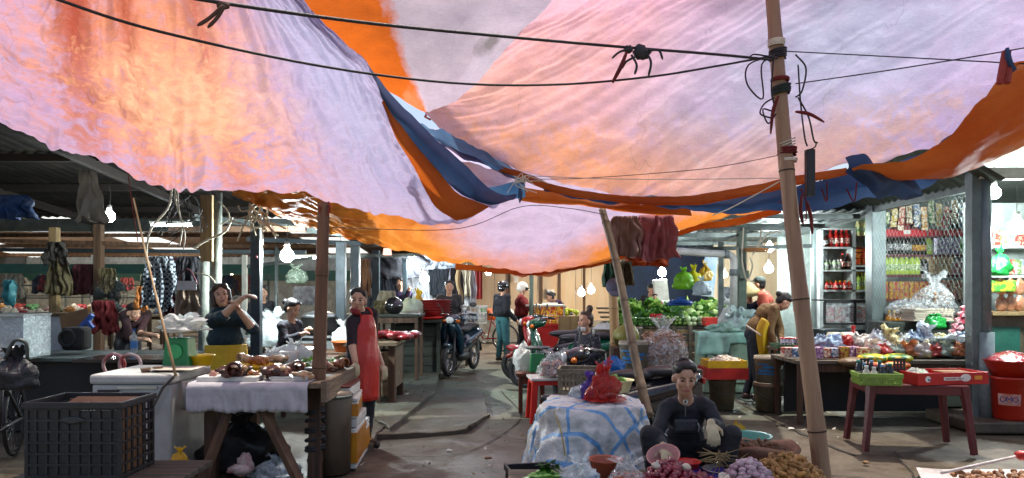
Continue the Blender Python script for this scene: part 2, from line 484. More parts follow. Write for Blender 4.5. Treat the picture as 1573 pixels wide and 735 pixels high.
for s in (0,1):# ties at the pole top
    pts=[W(493+12*s,311,5.84),W(491+16*s,319,5.78),W(492+12*s,330,5.8)]
    mb().tube(pts,.008,6).build('tie',mat('red_tie','#8a2a1c',.7),tA,w=True)

tB=thing('tarpaulin','large pale pink and lilac tarpaulin behind the bamboo pole with the cables','tarpaulin',(2,4,2.7))
def foldB(u,v):return .85*rdg(u*34+v*16,v*2.2,2)+.3*rdg(u*9-v*7,v*16,6)+.8*math.sin(u*70+v*9)*.35+1.0*math.exp(-((u-.70+.12*(1-v))/.02)**2)+.8*math.exp(-((u-.45+.2*(1-v))/.02)**2)
def rb(y0,D0,xs,ys,dD):return WR([(x,y,D0+d)for x,y,d in zip(xs,ys,dD)])
rowsB=[WR([(960,-240,4.6),(1030,-260,4.5),(1110,-280,4.5),(1200,-290,4.4),(1290,-300,4.4),(1380,-310,4.4),(1480,-310,4.4),(1580,-320,4.4),(1730,-330,4.4),(1900,-350,4.4),(2150,-380,4.4),(2600,-420,4.4)]),
    WR([(851,-3,5.7),(925,-20,5.6),(1005,-40,5.5),(1085,-55,5.5),(1160,-62,5.5),(1240,-65,5.5),(1320,-66,5.5),(1410,-70,5.5),(1530,-80,5.5),(1680,-100,5.5),(1880,-130,5.5),(2250,-190,5.5)]),
    WR([(788,65,6.0),(862,55,5.9),(940,45,5.8),(1020,36,5.75),(1100,32,5.7),(1180,30,5.7),(1260,28,5.7),(1350,22,5.7),(1470,8,5.7),(1610,-20,5.7),(1800,-60,5.7),(2130,-130,5.7)]),
    WR([(733,130,6.3),(800,128,6.15),(876,125,6.0),(958,122,5.95),(1040,120,5.9),(1120,118,5.85),(1205,114,5.8),(1300,104,5.8),(1420,84,5.8),(1560,50,5.8),(1740,0,5.8),(2050,-80,5.8)]),
    WR([(694,166,6.5),(752,180,6.35),(830,195,6.25),(910,206,6.15),(990,212,6.1),(1070,212,6.0),(1160,206,5.95),(1250,192,5.9),(1370,166,5.9),(1500,130,5.9),(1670,76,5.9),(1960,-10,5.9)]),
    WR([(652,177,6.7),(700,222,6.6),(770,254,6.45),(850,284,6.4),(930,301,6.3),(1010,307,6.2),(1100,301,6.1),(1200,284,6.0),(1330,258,5.95),(1450,222,5.95),(1600,165,5.95),(1850,80,5.95)])]
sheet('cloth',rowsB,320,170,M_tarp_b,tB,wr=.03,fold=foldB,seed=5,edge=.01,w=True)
strip('hem',[(745,244,250,6.42),(800,264,277,6.36),(860,288,300,6.3),(930,301,312,6.2),(1010,304,318,6.1),(1080,296,312,6.02),(1150,283,298,5.95),(1210,272,288,5.9),(1300,258,268,5.85)],M_tarp_o,tB,seed=6,n=90)
strip('fold',[(800,290,312,6.5),(860,300,318,6.45),(930,312,325,6.4),(1000,318,331,6.3),(1060,320,331,6.25)],M_tarp_o,tB,seed=7,n=60)
strip('blue_fold',[(835,284,290,6.38),(900,302,312,6.34),(970,312,323,6.28),(1050,308,330,6.2),(1130,296,326,6.1),(1210,282,319,6.0),(1290,266,316,5.95),(1350,258,306,5.95),(1420,236,286,5.9),(1500,170,220,5.6)],M_tarp_n,tB,seed=8,n=100,wr=.05)
strip('blue_fold',[(1298,262,280,5.6),(1330,250,300,5.55),(1352,266,318,5.6),(1380,262,300,5.7),(1410,275,305,5.8)],M_tarp_n,tB,seed=9,n=40,wr=.07)
strip('blue_fold',[(640,185,5.9,650,195,5.8),(690,205,6.4,680,222,6.2),(740,228,6.5,735,250,6.3),(775,248,6.5,770,275,6.35),(806,275,6.45,800,292,6.4)],M_tarp_s,tB,seed=10,n=50,wr=.06)
strip('violet_fold',[(655,215,6.3,690,245,6.2),(700,224,6.45,730,262,6.3),(750,246,6.5,770,278,6.4),(806,280,6.5,806,290,6.45)],M_tarp_v,tB,seed=11,n=50,wr=.06)
strip('blue_patch',[(735,290,6.3,750,300,6.25),(765,284,6.4,775,303,6.3),(806,278,6.5,808,300,6.4)],M_tarp_s,tB,seed=12,n=30,wr=.03)

tC=thing('tarpaulin','pale grey tarpaulin with orange stripe, high between the lilac and pink ones','tarpaulin',(-.8,6,3.2))
rowsC=[WR([(250,-120,7.05),(400,-112,7.00),(550,-105,7.00),(660,-105,7.00),(760,-105,7.00),(860,-105,7.00),(935,-105,7.05)]),
    WR([(340,-12,7.20),(480,-5,7.20),(590,0,7.20),(665,0,7.20),(740,0,7.20),(810,0,7.20),(872,0,7.20)]),
    WR([(450,50,7.40),(540,63,7.35),(610,70,7.30),(660,72,7.30),(715,72,7.30),(765,70,7.40),(806,66,7.40)]),
    WR([(540,104,7.60),(590,118,7.50),(635,128,7.40),(668,130,7.40),(695,130,7.40),(722,130,7.50),(745,130,7.60)]),
    WR([(648,168,7.70),(652,171,7.65),(657,174,7.60),(663,175,7.60),(671,174,7.65),(683,170,7.70),(700,166,7.75)])]
sheet('cloth',rowsC,90,70,M_tarp_c,tC,wr=.03,seed=13,w=True)
mb().tube([W(657,172,7.6),W(653,180,7.55),W(661,184,7.5)],.012,6).build('tie',mat('red_tie','#8a2a1c',.7),tC,w=True)

tD=thing('tarpaulin','sagging orange tarpaulin with lilac middle, hanging lowest over the lane','tarpaulin',(0,8,2))
def foldD(u,v):return 1.6*rdg(u*14-v*5,v*12,3)+.8*rdg(u*40,v*9,5)+.9*math.sin(v*13+u*16)*.5+.7*math.sin(u*50+v*6)*.22
rowsD=[WR([(342,262,6.7),(420,250,6.6),(520,245,6.7),(640,248,6.8),(760,262,6.9),(880,270,7),(1000,275,7.1),(1110,280,7.2),(1215,290,7.5)]),
    WR([(350,284,7.2),(425,296,7.2),(520,306,7.2),(640,318,7.3),(760,318,7.4),(890,316,7.5),(1000,312,7.7),(1110,306,7.9),(1210,304,8.1)]),
    WR([(354,294,7.5),(428,318,7.7),(520,336,7.8),(628,358,8.0),(735,374,8.1),(848,374,8.2),(950,352,8.3),(1090,330,8.5),(1205,314,8.6)]),
    WR([(357,300,7.8),(432,337,8.2),(520,360,8.4),(620,390,8.6),(720,414,8.8),(815,422,8.9),(925,402,9.0),(1070,352,9.0),(1198,321,9.0)])]
sheet('cloth',rowsD,200,80,M_tarp_d,tD,wr=.05,fold=foldD,seed=15,edge=.02,w=True)
strip('hem',[(700,404,412,8.74),(760,412,421,8.8),(815,415,424,8.86),(880,405,414,8.92),(940,394,402,8.96),(1000,374,381,8.97),(1070,348,356,8.95),(1140,332,344,8.95),(1198,318,326,8.9)],M_tarp_o,tD,seed=16,n=70)

tE=thing('tarpaulin','bright orange tarpaulin flap tied up at the top over the shop awning','tarpaulin',(3.4,5,2.4))
rowsE=[WR([(1308,261,5.55),(1400,247,5.25),(1452,222,4.95),(1500,165,4.55),(1542,106,4.2),(1600,78,4.1),(1760,20,4.0)]),
    WR([(1310,266,5.6),(1400,262,5.4),(1456,250,5.2),(1508,215,5.0),(1556,170,4.8),(1640,120,4.8),(1800,60,4.8)]),
    WR([(1312,270,5.7),(1400,277,5.75),(1460,275,5.75),(1512,257,5.75),(1575,226,5.75),(1660,180,5.75),(1820,110,5.75)])]
sheet('cloth',rowsE,90,40,M_tarp_o,tE,wr=.03,seed=17,edge=.012,w=True)
kb=mb()
for k in range(5):kb.tube([W(1546+U(-6,8),104+U(-8,8),4.15),W(1548+U(-10,10),92+U(-14,8),4.12),W(1545+U(-12,12),112+U(0,40),4.1)],U(.008,.02),6)
kb.build('knot',mat('red_tie','#8a2a1c',.7),tE,w=True)
mb().tube(cr([W(1556,108,4.12),W(1550,95,4.1),W(1547,74,4.1)],6),[.022,.02,.02,.018,.015,.01],6).build('tie',M_tarp_n,tE,w=True)

for lab,sg in (('unseen sun-blocking tarpaulin added high over the lane behind the sagging orange one',-1),('second unseen sun-blocking tarpaulin added over the lane, on the vegetable stall side',1)):
    tF=thing('tarpaulin',lab,'tarpaulin',(sg*1.2,11,3.4))  # unseen sheets added to block lane sun; their gap shapes sun patches
    rowsF=[[Vector((x,y,3.45+.07*abs(x)-.12*math.sin((y-9)*.8)+.08*(sg>0)))for x in ((-2.4,-1.2,-.3,.20+.2*math.sin(y*2.6))if sg<0 else (.60+.10*math.sin(y*2.1+2),1.3,2.1,2.9))]for y in (9.3,10.2,11.1,12,12.9,13.8,14.6)]
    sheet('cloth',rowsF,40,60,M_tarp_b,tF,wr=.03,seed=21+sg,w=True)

# ================================================================ ropes and cables
M_rope=mat('black_cable',(.012,.010,.010),.55,bump=.3,bs=120)
M_cord=mat('grey_cord','#6b5f55',.8,bump=.3,bs=150)
M_white_cord=mat('white_cord','#cfc6b4',.8,dirt=.4)
M_redrag=mat('red_rag','#8f2a26',.8,c2='#5a1a18',transl=.2)
def line(name,label,cat,pts,r,m,n=40,group=None,nn=7):
    return mb().tube(cr([W(*p)for p in pts],n),r,nn).build(name,m,label=label,cat=cat,group=group,smooth=True)
cab=thing('overhead_cable','thick black cable with a knotted tie, uppermost across the tarpaulins','cable',(-.5,4.4,3.1))
mb().tube(cr([W(*p)for p in [(180,-26,3.2),(330,3,3.5),(560,35,4.0),(760,55,4.4),(950,72,4.8),(1090,83,5.05),(1186,92,5.15)]],60),.0095,7).build('rope',M_rope,cab,w=True,smooth=True)
kb=mb()
kb.ell(W(343,9,3.5),(.03,.02,.02),jit=.3)
kb.tube(cr([W(343,9,3.48),W(322,28,3.48),W(303,40,3.47)],8),[.009]*7+[.004],6)
kb.tube(cr([W(345,9,3.48),W(334,27,3.48),W(319,43,3.47)],8),[.009]*7+[.004],6)
kb.build('knot',mat('brown_rag','#4a3226',.8),cab,w=True,smooth=True)
kb=mb()
kb.ell(W(985,82,4.84),(.06,.035,.045),jit=.6);kb.ell(W(965,76,4.83),(.03,.02,.025),jit=.5)
for e in ((940,90,968,76,952,80),(975,115,970,85,978,100),(996,118,992,80,1000,96),(1018,92,995,78,1012,78),(955,106,975,88,962,95)):
    kb.tube(cr([W(e[2],e[3],4.82),W(e[4],e[5],4.8),W(e[0],e[1],4.81)],10),[.008]*9+[.004],6)
kb.build('knot',M_rope,cab,w=True,smooth=True)
kb=mb().tube(cr([W(963,80,4.79),W(954,103,4.78),W(941,127,4.78)],8),[.008,.012,.014,.015,.015,.014,.012,.01],5)
kb.build('rag',M_redrag,cab,w=True)
line('overhead_cable','sagging black cable running below the thick knotted one','cable',[(20,-30,3.2),(90,0,3.3),(250,50,3.6),(500,103,4.1),(700,128,4.5),(860,130,4.75),(1000,118,4.95),(1100,102,5.1),(1188,86,5.2)],.0075,M_rope,70)
line('washing_line','thin dark line from the bamboo pole to the orange flap','rope',[(1206,79,5.2),(1380,88,4.9),(1549,97,4.2),(1700,104,3.8)],.004,M_rope)
line('washing_line','thin dark line rising from the bamboo pole past the orange flap','rope',[(1222,129,5.2),(1380,106,4.9),(1573,74,4.4),(1720,45,4)],.0042,M_rope)
line('string','thin grey string slung in front of the pink tarpaulin','string',[(806,276,6.2),(900,274,6.0),(1060,262,5.6),(1130,252,5.4),(1205,237,5.25)],.003,M_cord)
line('string','pale string along the orange hem above the lane','string',[(806,270,6.25),(900,274,5.9),(1010,276,5.7),(1205,274,5.3)],.003,M_white_cord)
line('string','white slanting string from the bamboo pole down to the blue fold','string',[(1205,275,5.3),(1160,300,5.6),(1118,322,5.9),(1095,331,6.2)],.005,M_white_cord)
line('string','dark string slanting under the lilac part of the low tarpaulin','string',[(510,350,6.0),(700,352,6.2),(800,318,6.2),(870,320,6.1),(930,330,6)],.003,M_rope)
bw=thing('twine_knot','tangle of white twine where the tarpaulins meet over the lane','twine',W(806,280,6.2))
kb=mb()
for k in range(9):
    a=W(806+U(-4,4),277+U(-4,4),6.15)
    kb.tube(cr([a,a+Vector((U(-.08,.08),U(-.03,.03),U(-.06,.06))),a+Vector((U(-.2,.22),U(-.03,.03),U(-.16,.04)))],8),.0035,5)
kb.build('strands',M_white_cord,bw,w=True)
mb().ell(W(799,300,6.15),(.02,.02,.06),jit=.3).build('blue_tail',M_tarp_n,bw,w=True)
for x0,x1,z in ((1230,1238,360),(1205,1196,330),(1262,1270,300),(1300,1316,300)):
    mb().tube(cr([W(x0,290,5.6),W((x0+x1)/2+4,310,5.6),W(x1,z-20,5.6)],8),.006,5).build('hanging_tie',M_redrag,label='frayed red tie hanging from the blue fold',cat='tie',group='frayed red ties under the blue fold')

# ================================================================ poles
def bamboo(name,label,a,b,r0,r1,m,nodes,parent=None,bend=.02,seed=0):
    random.seed(seed)
    a,b=Vector(a),Vector(b)
    t=thing(name,label,'pole',a)
    n=70
    pts,rs=[],[]
    L=(b-a).length
    ph=U(0,9)
    for i in range(n):
        u=i/(n-1)
        p=a.lerp(b,u)+Vector((math.sin(u*5+ph),math.cos(u*4+ph),0))*bend
        q=(u*nodes+.35)%1
        k=math.exp(-(min(q,1-q)/.03)**2)
        pts.append(p);rs.append((r0+(r1-r0)*u)*(1+.15*k+.012*noise.noise(Vector((u*9,seed,0)))))
    mb().tube(pts,rs,20).build('culm',m,t,w=True,smooth=True)
    for q in range(1,int(nodes)+2):
        u=(q-.35)/nodes
        if 0<u<.98:
            i=int(u*(n-1));c_=pts[i];d_=pts[min(i+1,n-1)]-pts[i]
            mb().tube([c_-d_*.09,c_+d_*.09],rs[i]*1.035,20,cap=False).build('node_ring',mat('node_scar','#4a3526',.8,c2='#2e2018',s=30),t,w=True,smooth=True)
    return t
M_bamboo=mat('weathered_bamboo','#b8926f',.6,c2='#83604a',s=9,stretch=(1,1,.10),bump=.35,bs=60,dirt=.35,lo=.3,hi=.7)
M_bamboo_pale=mat('pale_bamboo','#c9a878',.55,c2='#9a774c',s=9,stretch=(1,1,.12),bump=.25,dirt=.2)
M_bamboo_dark=mat('brown_pole_wood','#8f6a4c',.65,c2='#5c4230',s=9,stretch=(1,1,.12),bump=.35,dirt=.35)
M_black_rubber=mat('black_rubber',(.015,.015,.016),.6,bump=.3)
bp=bamboo('bamboo_pole','tall leaning weathered bamboo pole wrapped with cables, beside the red tables',W(1265,790,5.1),W(1180,-60,5.35),.060,.047,M_bamboo,4.3,seed=3)
def wrap(parent,c,r,turns,h,m,name='wrap',rr=.006,tilt=0,seed=0):
    random.seed(seed)
    pts=[]
    for i in range(turns*14+1):
        a=2*PI*i/14
        pts.append(Vector(c)+Vector((math.cos(a)*(r+U(0,.006)),math.sin(a)*(r+U(0,.006)),h*(i/(turns*14)-.5)+tilt*math.cos(a))))
    return mb().tube(pts,rr,6).build(name,m,parent,w=True,smooth=True)
def on_pole(py):
    t=(790-py)/850
    return W(1265,790,5.1).lerp(W(1180,-60,5.35),t)
wrap(bp,on_pole(72),.052,4,.05,M_white_cord,'cord_wrap',.006,seed=1)
wrap(bp,on_pole(90),.054,5,.07,M_rope,'cable_wrap',.008,.01,seed=2)
wrap(bp,on_pole(130),.053,2,.02,M_redrag,'rag_wrap',.010,seed=3)
wrap(bp,on_pole(146),.056,5,.06,mat('dark_green_cord','#15241c',.7),'cord_wrap',.009,.01,seed=4)
wrap(bp,on_pole(232),.056,3,.06,M_white_cord,'cord_wrap',.005,.02,seed=5)
wrap(bp,on_pole(242),.056,3,.05,M_redrag,'rag_wrap',.010,seed=6)
wrap(bp,on_pole(256),.058,2,.02,M_white_cord,'cord_wrap',.005,seed=7)
kb=mb()
for k,q in enumerate([[(1190,85),(1150,100),(1148,130),(1172,152),(1170,100),(1192,88)],[(1188,92),(1185,140),(1190,170),(1172,168),(1180,190),(1192,175)],[(1222,84),(1238,105),(1232,140),(1222,150)],
        [(1226,100),(1230,160),(1236,210),(1240,225)],[(1226,150),(1242,180),(1250,215),(1256,220)],[(1190,150),(1174,160),(1168,175),(1185,182)],[(1195,90),(1160,84),(1150,90)]]):
    kb.tube(cr([W(x,y,5.17+U(-.02,.02))for x,y in q],26),.006,6)
kb.build('loose_cable',M_rope,bp,w=True,smooth=True)
for q in ([(1222,172),(1244,176),(1266,188)],[(1196,148),(1188,170),(1184,206)],[(1240,310),(1246,335),(1248,360)],[(1232,300),(1230,325),(1234,345)]):
    mb().tube(cr([W(x,y,5.15)for x,y in q],8),[.008,.012,.014,.014,.013,.012,.01,.006],5).build('rag',M_redrag,bp,w=True)
bx=mb().box(W(1244,266,5.2),(.058,.06,.33)).build('junction_box',mat('black_plastic_box',(.018,.016,.018),.5),bp,w=True,bev=.006)
mb().tube(cr([W(1240,232,5.18),W(1252,226,5.16),W(1254,218,5.16)],8),.005,5).build('loose_cable',M_rope,bp,w=True)
lp=bamboo('support_pole','thin brown pole with black rubber straps at the meat table corner',W(480,800,5.78),W(499,312,5.84),.058,.046,M_bamboo_dark,3.4,seed=5,bend=.006)
for k,py in enumerate((632,645,660,675,688)):wrap(lp,W(484.5,py,5.78),.066,1 if k%2 else 2,.035,M_black_rubber,'rubber_strap',.016,.008,seed=k)
bamboo('bamboo_pole','slim bamboo pole leaning behind the seated garlic seller',W(1000,640,6.0),W(924,322,6.9),.040,.033,M_bamboo_dark if False else mat('grey_bamboo','#7b6448',.6,c2='#4f3d2c',s=9,stretch=(1,1,.12),bump=.3,dirt=.3),5,seed=9)
bamboo('bamboo_post','pale upright bamboo post in front of the vegetable stall',W(947,560,9.2),W(938,385,9.2),.062,.055,M_bamboo_pale,3.3,seed=12,bend=.004)
# ================================================================ ground
def ground_mat():
    m=bpy.data.materials.new('dirty_concrete');m.use_nodes=True
    N,L=m.node_tree.nodes,m.node_tree.links
    b=N['Principled BSDF']
    tc=N.new('ShaderNodeTexCoord')
    def nz(s,d=6,ro=.65,dist=0):
        n=N.new('ShaderNodeTexNoise');n.inputs['Scale'].default_value=s;n.inputs['Detail'].default_value=d;n.inputs['Roughness'].default_value=ro;n.inputs['Distortion'].default_value=dist
        L.new(tc.outputs['Object'],n.inputs['Vector']);return n
    n1,n2,n3,n4=nz(.55,5),nz(3.2,9,.72,.8),nz(28,6,.8),nz(.9,7,.7,.5)
    r1=N.new('ShaderNodeValToRGB')
    e=r1.color_ramp.elements
    e[0].position,e[0].color=.36,(.052,.036,.022,1)
    e[1].position,e[1].color=.60,(.118,.092,.060,1)
    L.new(n2.outputs[0],r1.inputs[0])
    # greener algae film along the lane
    sx=N.new('ShaderNodeSeparateXYZ');L.new(tc.outputs['Object'],sx.inputs[0])
    g1=N.new('ShaderNodeMapRange');g1.inputs[1].default_value=7.2;g1.inputs[2].default_value=10;L.new(sx.outputs[1],g1.inputs[0])
    g2=N.new('ShaderNodeMapRange');g2.inputs[1].default_value=16;g2.inputs[2].default_value=12.5;L.new(sx.outputs[1],g2.inputs[0])
    gm=N.new('ShaderNodeMath');gm.operation='MULTIPLY';L.new(g1.outputs[0],gm.inputs[0]);L.new(g2.outputs[0],gm.inputs[1])
    g3=N.new('ShaderNodeMapRange');g3.inputs[1].default_value=.28;g3.inputs[2].default_value=.5;L.new(n4.outputs[0],g3.inputs[0])
    gg=N.new('ShaderNodeMath');gg.operation='MULTIPLY';L.new(gm.outputs[0],gg.inputs[0]);L.new(g3.outputs[0],gg.inputs[1]);g3.inputs[4].default_value=.7
    mx=N.new('ShaderNodeMix');mx.data_type='RGBA';L.new(gg.outputs[0],mx.inputs[0]);L.new(r1.outputs[0],mx.inputs[6]);mx.inputs[7].default_value=(.068,.130,.10,1)
    # blotches of mud
    r2=N.new('ShaderNodeMapRange');r2.inputs[1].default_value=.46;r2.inputs[2].default_value=.68;r2.inputs[4].default_value=.7;L.new(n1.outputs[0],r2.inputs[0])
    m2=N.new('ShaderNodeMix');m2.data_type='RGBA';L.new(r2.outputs[0],m2.inputs[0]);L.new(mx.outputs[2],m2.inputs[6]);m2.inputs[7].default_value=(.066,.043,.026,1)
    m3=N.new('ShaderNodeMix');m3.data_type='RGBA';m3.blend_type='MULTIPLY';m3.inputs[0].default_value=.8
    r3=N.new('ShaderNodeMapRange');r3.inputs[1].default_value=.3;r3.inputs[2].default_value=.7;r3.inputs[3].default_value=.6;r3.inputs[4].default_value=1.25;L.new(n3.outputs[0],r3.inputs[0])
    L.new(m2.outputs[2],m3.inputs[6]);L.new(r3.outputs[0],m3.inputs[7])
    L.new(m3.outputs[2],b.inputs['Base Color'])
    rr=N.new('ShaderNodeMapRange');rr.inputs[1].default_value=.4;rr.inputs[2].default_value=.62;rr.inputs[3].default_value=.36;rr.inputs[4].default_value=.85;L.new(n4.outputs[0],rr.inputs[0])
    L.new(rr.outputs[0],b.inputs['Roughness'])
    bp=N.new('ShaderNodeBump');bp.inputs['Strength'].default_value=.5;bp.inputs['Distance'].default_value=.02
    ad=N.new('ShaderNodeMath');ad.operation='MULTIPLY_ADD';ad.inputs[1].default_value=.3;L.new(n3.outputs[0],ad.inputs[0]);L.new(n2.outputs[0],ad.inputs[2])
    L.new(ad.outputs[0],bp.inputs['Height']);L.new(bp.outputs[0],b.inputs['Normal'])
    MC['dirty_concrete']=m
    return m
M_ground=ground_mat()
def gz(x,y):return .018*noise.noise(Vector((x*.7,y*.7,0)))+.006*noise.noise(Vector((x*3,y*3,1)))
xs=sorted(set([-400,-120,-40,-20]+[round(-12+.16*i,3)for i in range(151)]+[20,40,120,400]))
ys=sorted(set([-400,-100,-20]+[round(-3+.2*i,3)for i in range(140)]+[30,40,80,200,500]))
P=[[Vector((x,y,gz(x,y)-.02))for x in xs]for y in ys]
tag(mb().grid(P).build('ground',M_ground,smooth=True,loc=(0,0,0)),kind='structure')
def slab(name,poly,h,m=M_ground,n=9,rough=.022,z0=-.03):
    "a broken concrete slab: irregular polygon with chipped edge"
    pts=[]
    k=len(poly)
    for i in range(k):
        a,b=Vector((*poly[i],0)),Vector((*poly[(i+1)%k],0))
        for j in range(n):
            p=a.lerp(b,j/n)
            pts.append(p+noise.noise_vector(p*5)*rough+noise.noise_vector(p*14)*rough*.6)
    k=len(pts)
    c=sum(pts,Vector())/k
    rings=[[p+Vector((0,0,z))for p in pts]for z in (z0,h-.006)]+[[c.lerp(p,.994)+Vector((0,0,h))for p in pts]]
    b=mb()
    for i in range(len(rings)-1):
        vs=rings[i]+rings[i+1]
        b.add(vs,[(j,(j+1)%k,k+(j+1)%k,k+j)for j in range(k)])
    b.add(rings[-1],[tuple(range(k))])
    return b.build(name,m,loc=(0,0,0),kind='structure')
def gp(px,py):p=G(px,py);return (p.x,p.y)
slab('pavement',[gp(540,676),gp(716,664),gp(752,640),gp(742,606),gp(672,600),gp(640,612)],.03)
slab('kerb',[gp(575,655),gp(600,668),gp(668,612),gp(676,574),gp(640,570),gp(560,600)],.08)
slab('kerb',[gp(540,700),gp(572,690),gp(592,655),gp(560,640),gp(500,660)],.05)
slab('bounce_slab',[(-14,-16),(14,-16),(14,2.1),(4,2.3),(-4,2.2),(-14,2.0)],.02,mat('pale_bounce_concrete','#aaa498',.9,c2='#8a8474',dirt=.2,s=2),rough=.02)  # unseen pale slab added behind the camera to bounce sun onto the foreground
rb_=mb()
for k in range(16):
    p=G(U(612,655),U(590,632));rb_.ell((p.x,p.y,.02),(U(.04,.09),U(.04,.08),U(.03,.07)),7,5,jit=.5)
rb_.build('rubble',mat('rubble_stone','#5c564a',.9,c2='#3a352d',bump=.5),loc=(0,0,0),label='small broken stones heaped along the kerb',cat='rubble',kind='stuff')
lt_=mb();random.seed(77)
for k in range(420):
    D_=U(5.6,12);x_=U(-1.7,3.6)*D_/8
    p=Vector((x_,D_,gz(x_,D_)-.014));a=U(0,6.3);q=U(.008,.03);d=Vector((math.cos(a),math.sin(a),U(-.1,.4)))*q;s_=Vector((-d.y,d.x,U(-.1,.3)*q))*U(.3,.8)
    lt_.cur=k%3;lt_.add([p-d,p+s_,p+d+Vector((0,0,q*.4)),p-s_],[(0,1,2,3)])
lt_.build('floor_litter',[mat('dry_leaf','#6a5a34',.8),mat('torn_leaf','#3f5a24',.7),mat('paper_bit','#b8b0a4',.8)],loc=(0,0,0),label='small leaves and paper bits strewn over the floor',cat='litter',kind='stuff')
# joint and crack in the right-hand floor
def crack(pts,w,name='floor_joint'):
    c=cr([G(x,y)for x,y in pts],40)
    b=mb()
    rows=[[],[]]
    for i,p in enumerate(c):
        d=(c[min(i+1,39)]-c[max(i-1,0)]).normalized()
        s=Vector((-d.y,d.x,0))
        ww=w*(.6+.8*abs(noise.noise(p*6)))
        p=p+s*noise.noise(p*9)*w*1.2
        for k,sg in ((0,-1),(1,1)):rows[k].append(Vector((p.x,p.y,gz(p.x,p.y)-.012))+s*sg*ww)
    b.grid(rows).build(name,mat('joint_dirt',(.03,.024,.018),.95),loc=(0,0,.0),kind='structure')
crack([(1128,612),(1180,640),(1240,668),(1312,697)],.03)
crack([(1374,690),(1384,705),(1396,718),(1404,730)],.012,'floor_crack')
crack([(1100,690),(1240,722),(1330,732)],.012,'floor_crack')
crack([(600,700),(720,690),(800,640),(770,600)],.008,'floor_crack')
# ================================================================ roofs, walls, posts
M_steel=mat('grey_steel','#6f7876',.5,metal=.55,c2='#4c5553',dirt=.4,bump=.15)
M_slate=mat('slate_painted_steel','#33434a',.5,metal=.2,c2='#222f35',dirt=.35)
M_roof=mat('dark_roof_sheet','#211f1d',.7,metal=.3,c2='#171513',dirt=.5)
M_rust=mat('rusty_roof_sheet','#6a4830',.7,metal=.2,c2='#4d3524',dirt=.4)
M_clear=mat('milky_roof_sheet','#dfe3dd',.4,transl=.75,var=.1,dirt=.2)
M_conc=mat('grey_concrete_post','#858a80',.9,c2='#5a5f56',dirt=.35,bump=.4)
M_timber=wood('old_timber','#6a4d35','#38281c')
M_timber_l=wood('pale_timber','#a58a5c','#75603f')
M_pvc=mat('grey_pvc','#8e9a9a',.4,c2='#6b7878',dirt=.4)
M_white_paint=mat('chalky_white_paint','#c9cabf',.6,dirt=.35,var=.1)
def corr(a,b,c,d,pitch,amp):
    "corrugated sheet with corners a-b (eave) and d-c (ridge); waves run a->b"
    a,b,c,d=map(Vector,(a,b,c,d))
    n=max(6,int((b-a).length/pitch*4))
    nrm=(b-a).cross(d-a).normalized()
    rows=[]
    for v in (0,.5,1):
        rows.append([(a.lerp(b,i/n)).lerp(d.lerp(c,i/n),v)+nrm*amp*math.sin(i*PI/2)for i in range(n+1)])
    return rows
def roof(name,label,quads,pitch=.15,amp=.02,bears=(),mats=None):
    t=thing(name,label,'roof',quads[0][0])
    for i,q in enumerate(quads):
        mb().grid(corr(*q,pitch,amp)).build('roof_sheet',mats[i%len(mats)],t,smooth=True,w=True)
    for a,b,w,h,m in bears:mb().bar(a,b,w,h).build('purlin',m,t,w=True)
    return t
def zr(y):return 3.3-(y-6.8)*.55/6.2
quads=[]
for i in range(9):
    x0=-16+i*1.62
    quads.append(((x0,6.8,zr(6.8)),(x0+1.68,6.8,zr(6.8)),(x0+1.68,13,zr(13)-.01*(i%2)),(x0,13,zr(13)-.01*(i%2))))
M_shade_timber=mat('shade_dark_timber','#1f1814',.8,dirt=.3)  # timber colour darkened in place of the shade under the roof
bears=[((-16,y,zr(y)-.07),(-1.5,y,zr(y)-.07),.06,.09,M_shade_timber)for y in (7.4,8.8,10.4,12.0)]
bears+=[((x,6.8,zr(6.8)-.15),(x,13,zr(13)-.15),.08,.1,M_shade_timber)for x in (-7.2,-5.0,-3.1,-1.7)]
roof('market_roof','dark corrugated roof over the meat stalls',quads,bears=bears,mats=[M_roof])
gt=thing('roof_gutter','long grey sheet metal gutter below the dark roof','gutter',(-8,13.1,2.4))
mb().box((-8.9,13.05,2.62),(14.6,.03,.2)).box((-8.9,13.15,2.51),(14.6,.2,.02)).build('channel',M_steel,gt,w=True)
for x in (-12,-9.6,-7.4,-5.2,-3):mb().box((x,13.0,2.6),(.05,.03,.3)).build('bracket',M_steel,gt,w=True)
quads=[]
for i in range(13):
    x0=-17+i*1.25
    quads.append(((x0,14.2,3.3),(x0+1.3,14.2,3.3),(x0+1.3,24,2.5),(x0,24,2.5)))
bears=[((-17,y,3.3-(y-14.2)*.0816-.06),(-1,y,3.3-(y-14.2)*.0816-.06),.07,.1,M_timber)for y in (15,17,19,21,23)]
roof('far_market_roof','brown corrugated roof with milky daylight sheets over the far stalls',quads,bears=bears,mats=[M_rust,M_clear,M_rust,M_rust])
hb=thing('hall_wall','pale plastered wall closing the far end of the market hall','wall',(-8,25,0))
mb().box((-9,25.1,1.3),(17,.2,2.6)).build('plaster',mat('grubby_plaster','#b9b7ab',.9,c2='#8d8a7e',dirt=.4),hb,w=True)
mb().box((-9,24.9,1.9),(17,.12,.34)).build('green_band',mat('green_paint','#1f4a3c',.6,dirt=.3),hb,w=True)
sw=mb().box((-16.6,16,1.6),(.2,18,3.2)).build('side_wall',mat('dark_plaster','#3d3b36',.9,dirt=.4),label='dark plaster wall along the far side of the hall',cat='wall')
gb=mb().bar((-16,15.4,ZA(412,15.4)),(-4.6,15.4,ZA(414,15.4)),.1,.2).build('crossbeam',mat('green_paint','#1f4a3c',.6,dirt=.3),label='long dark green crossbeam over the far stalls',cat='beam')
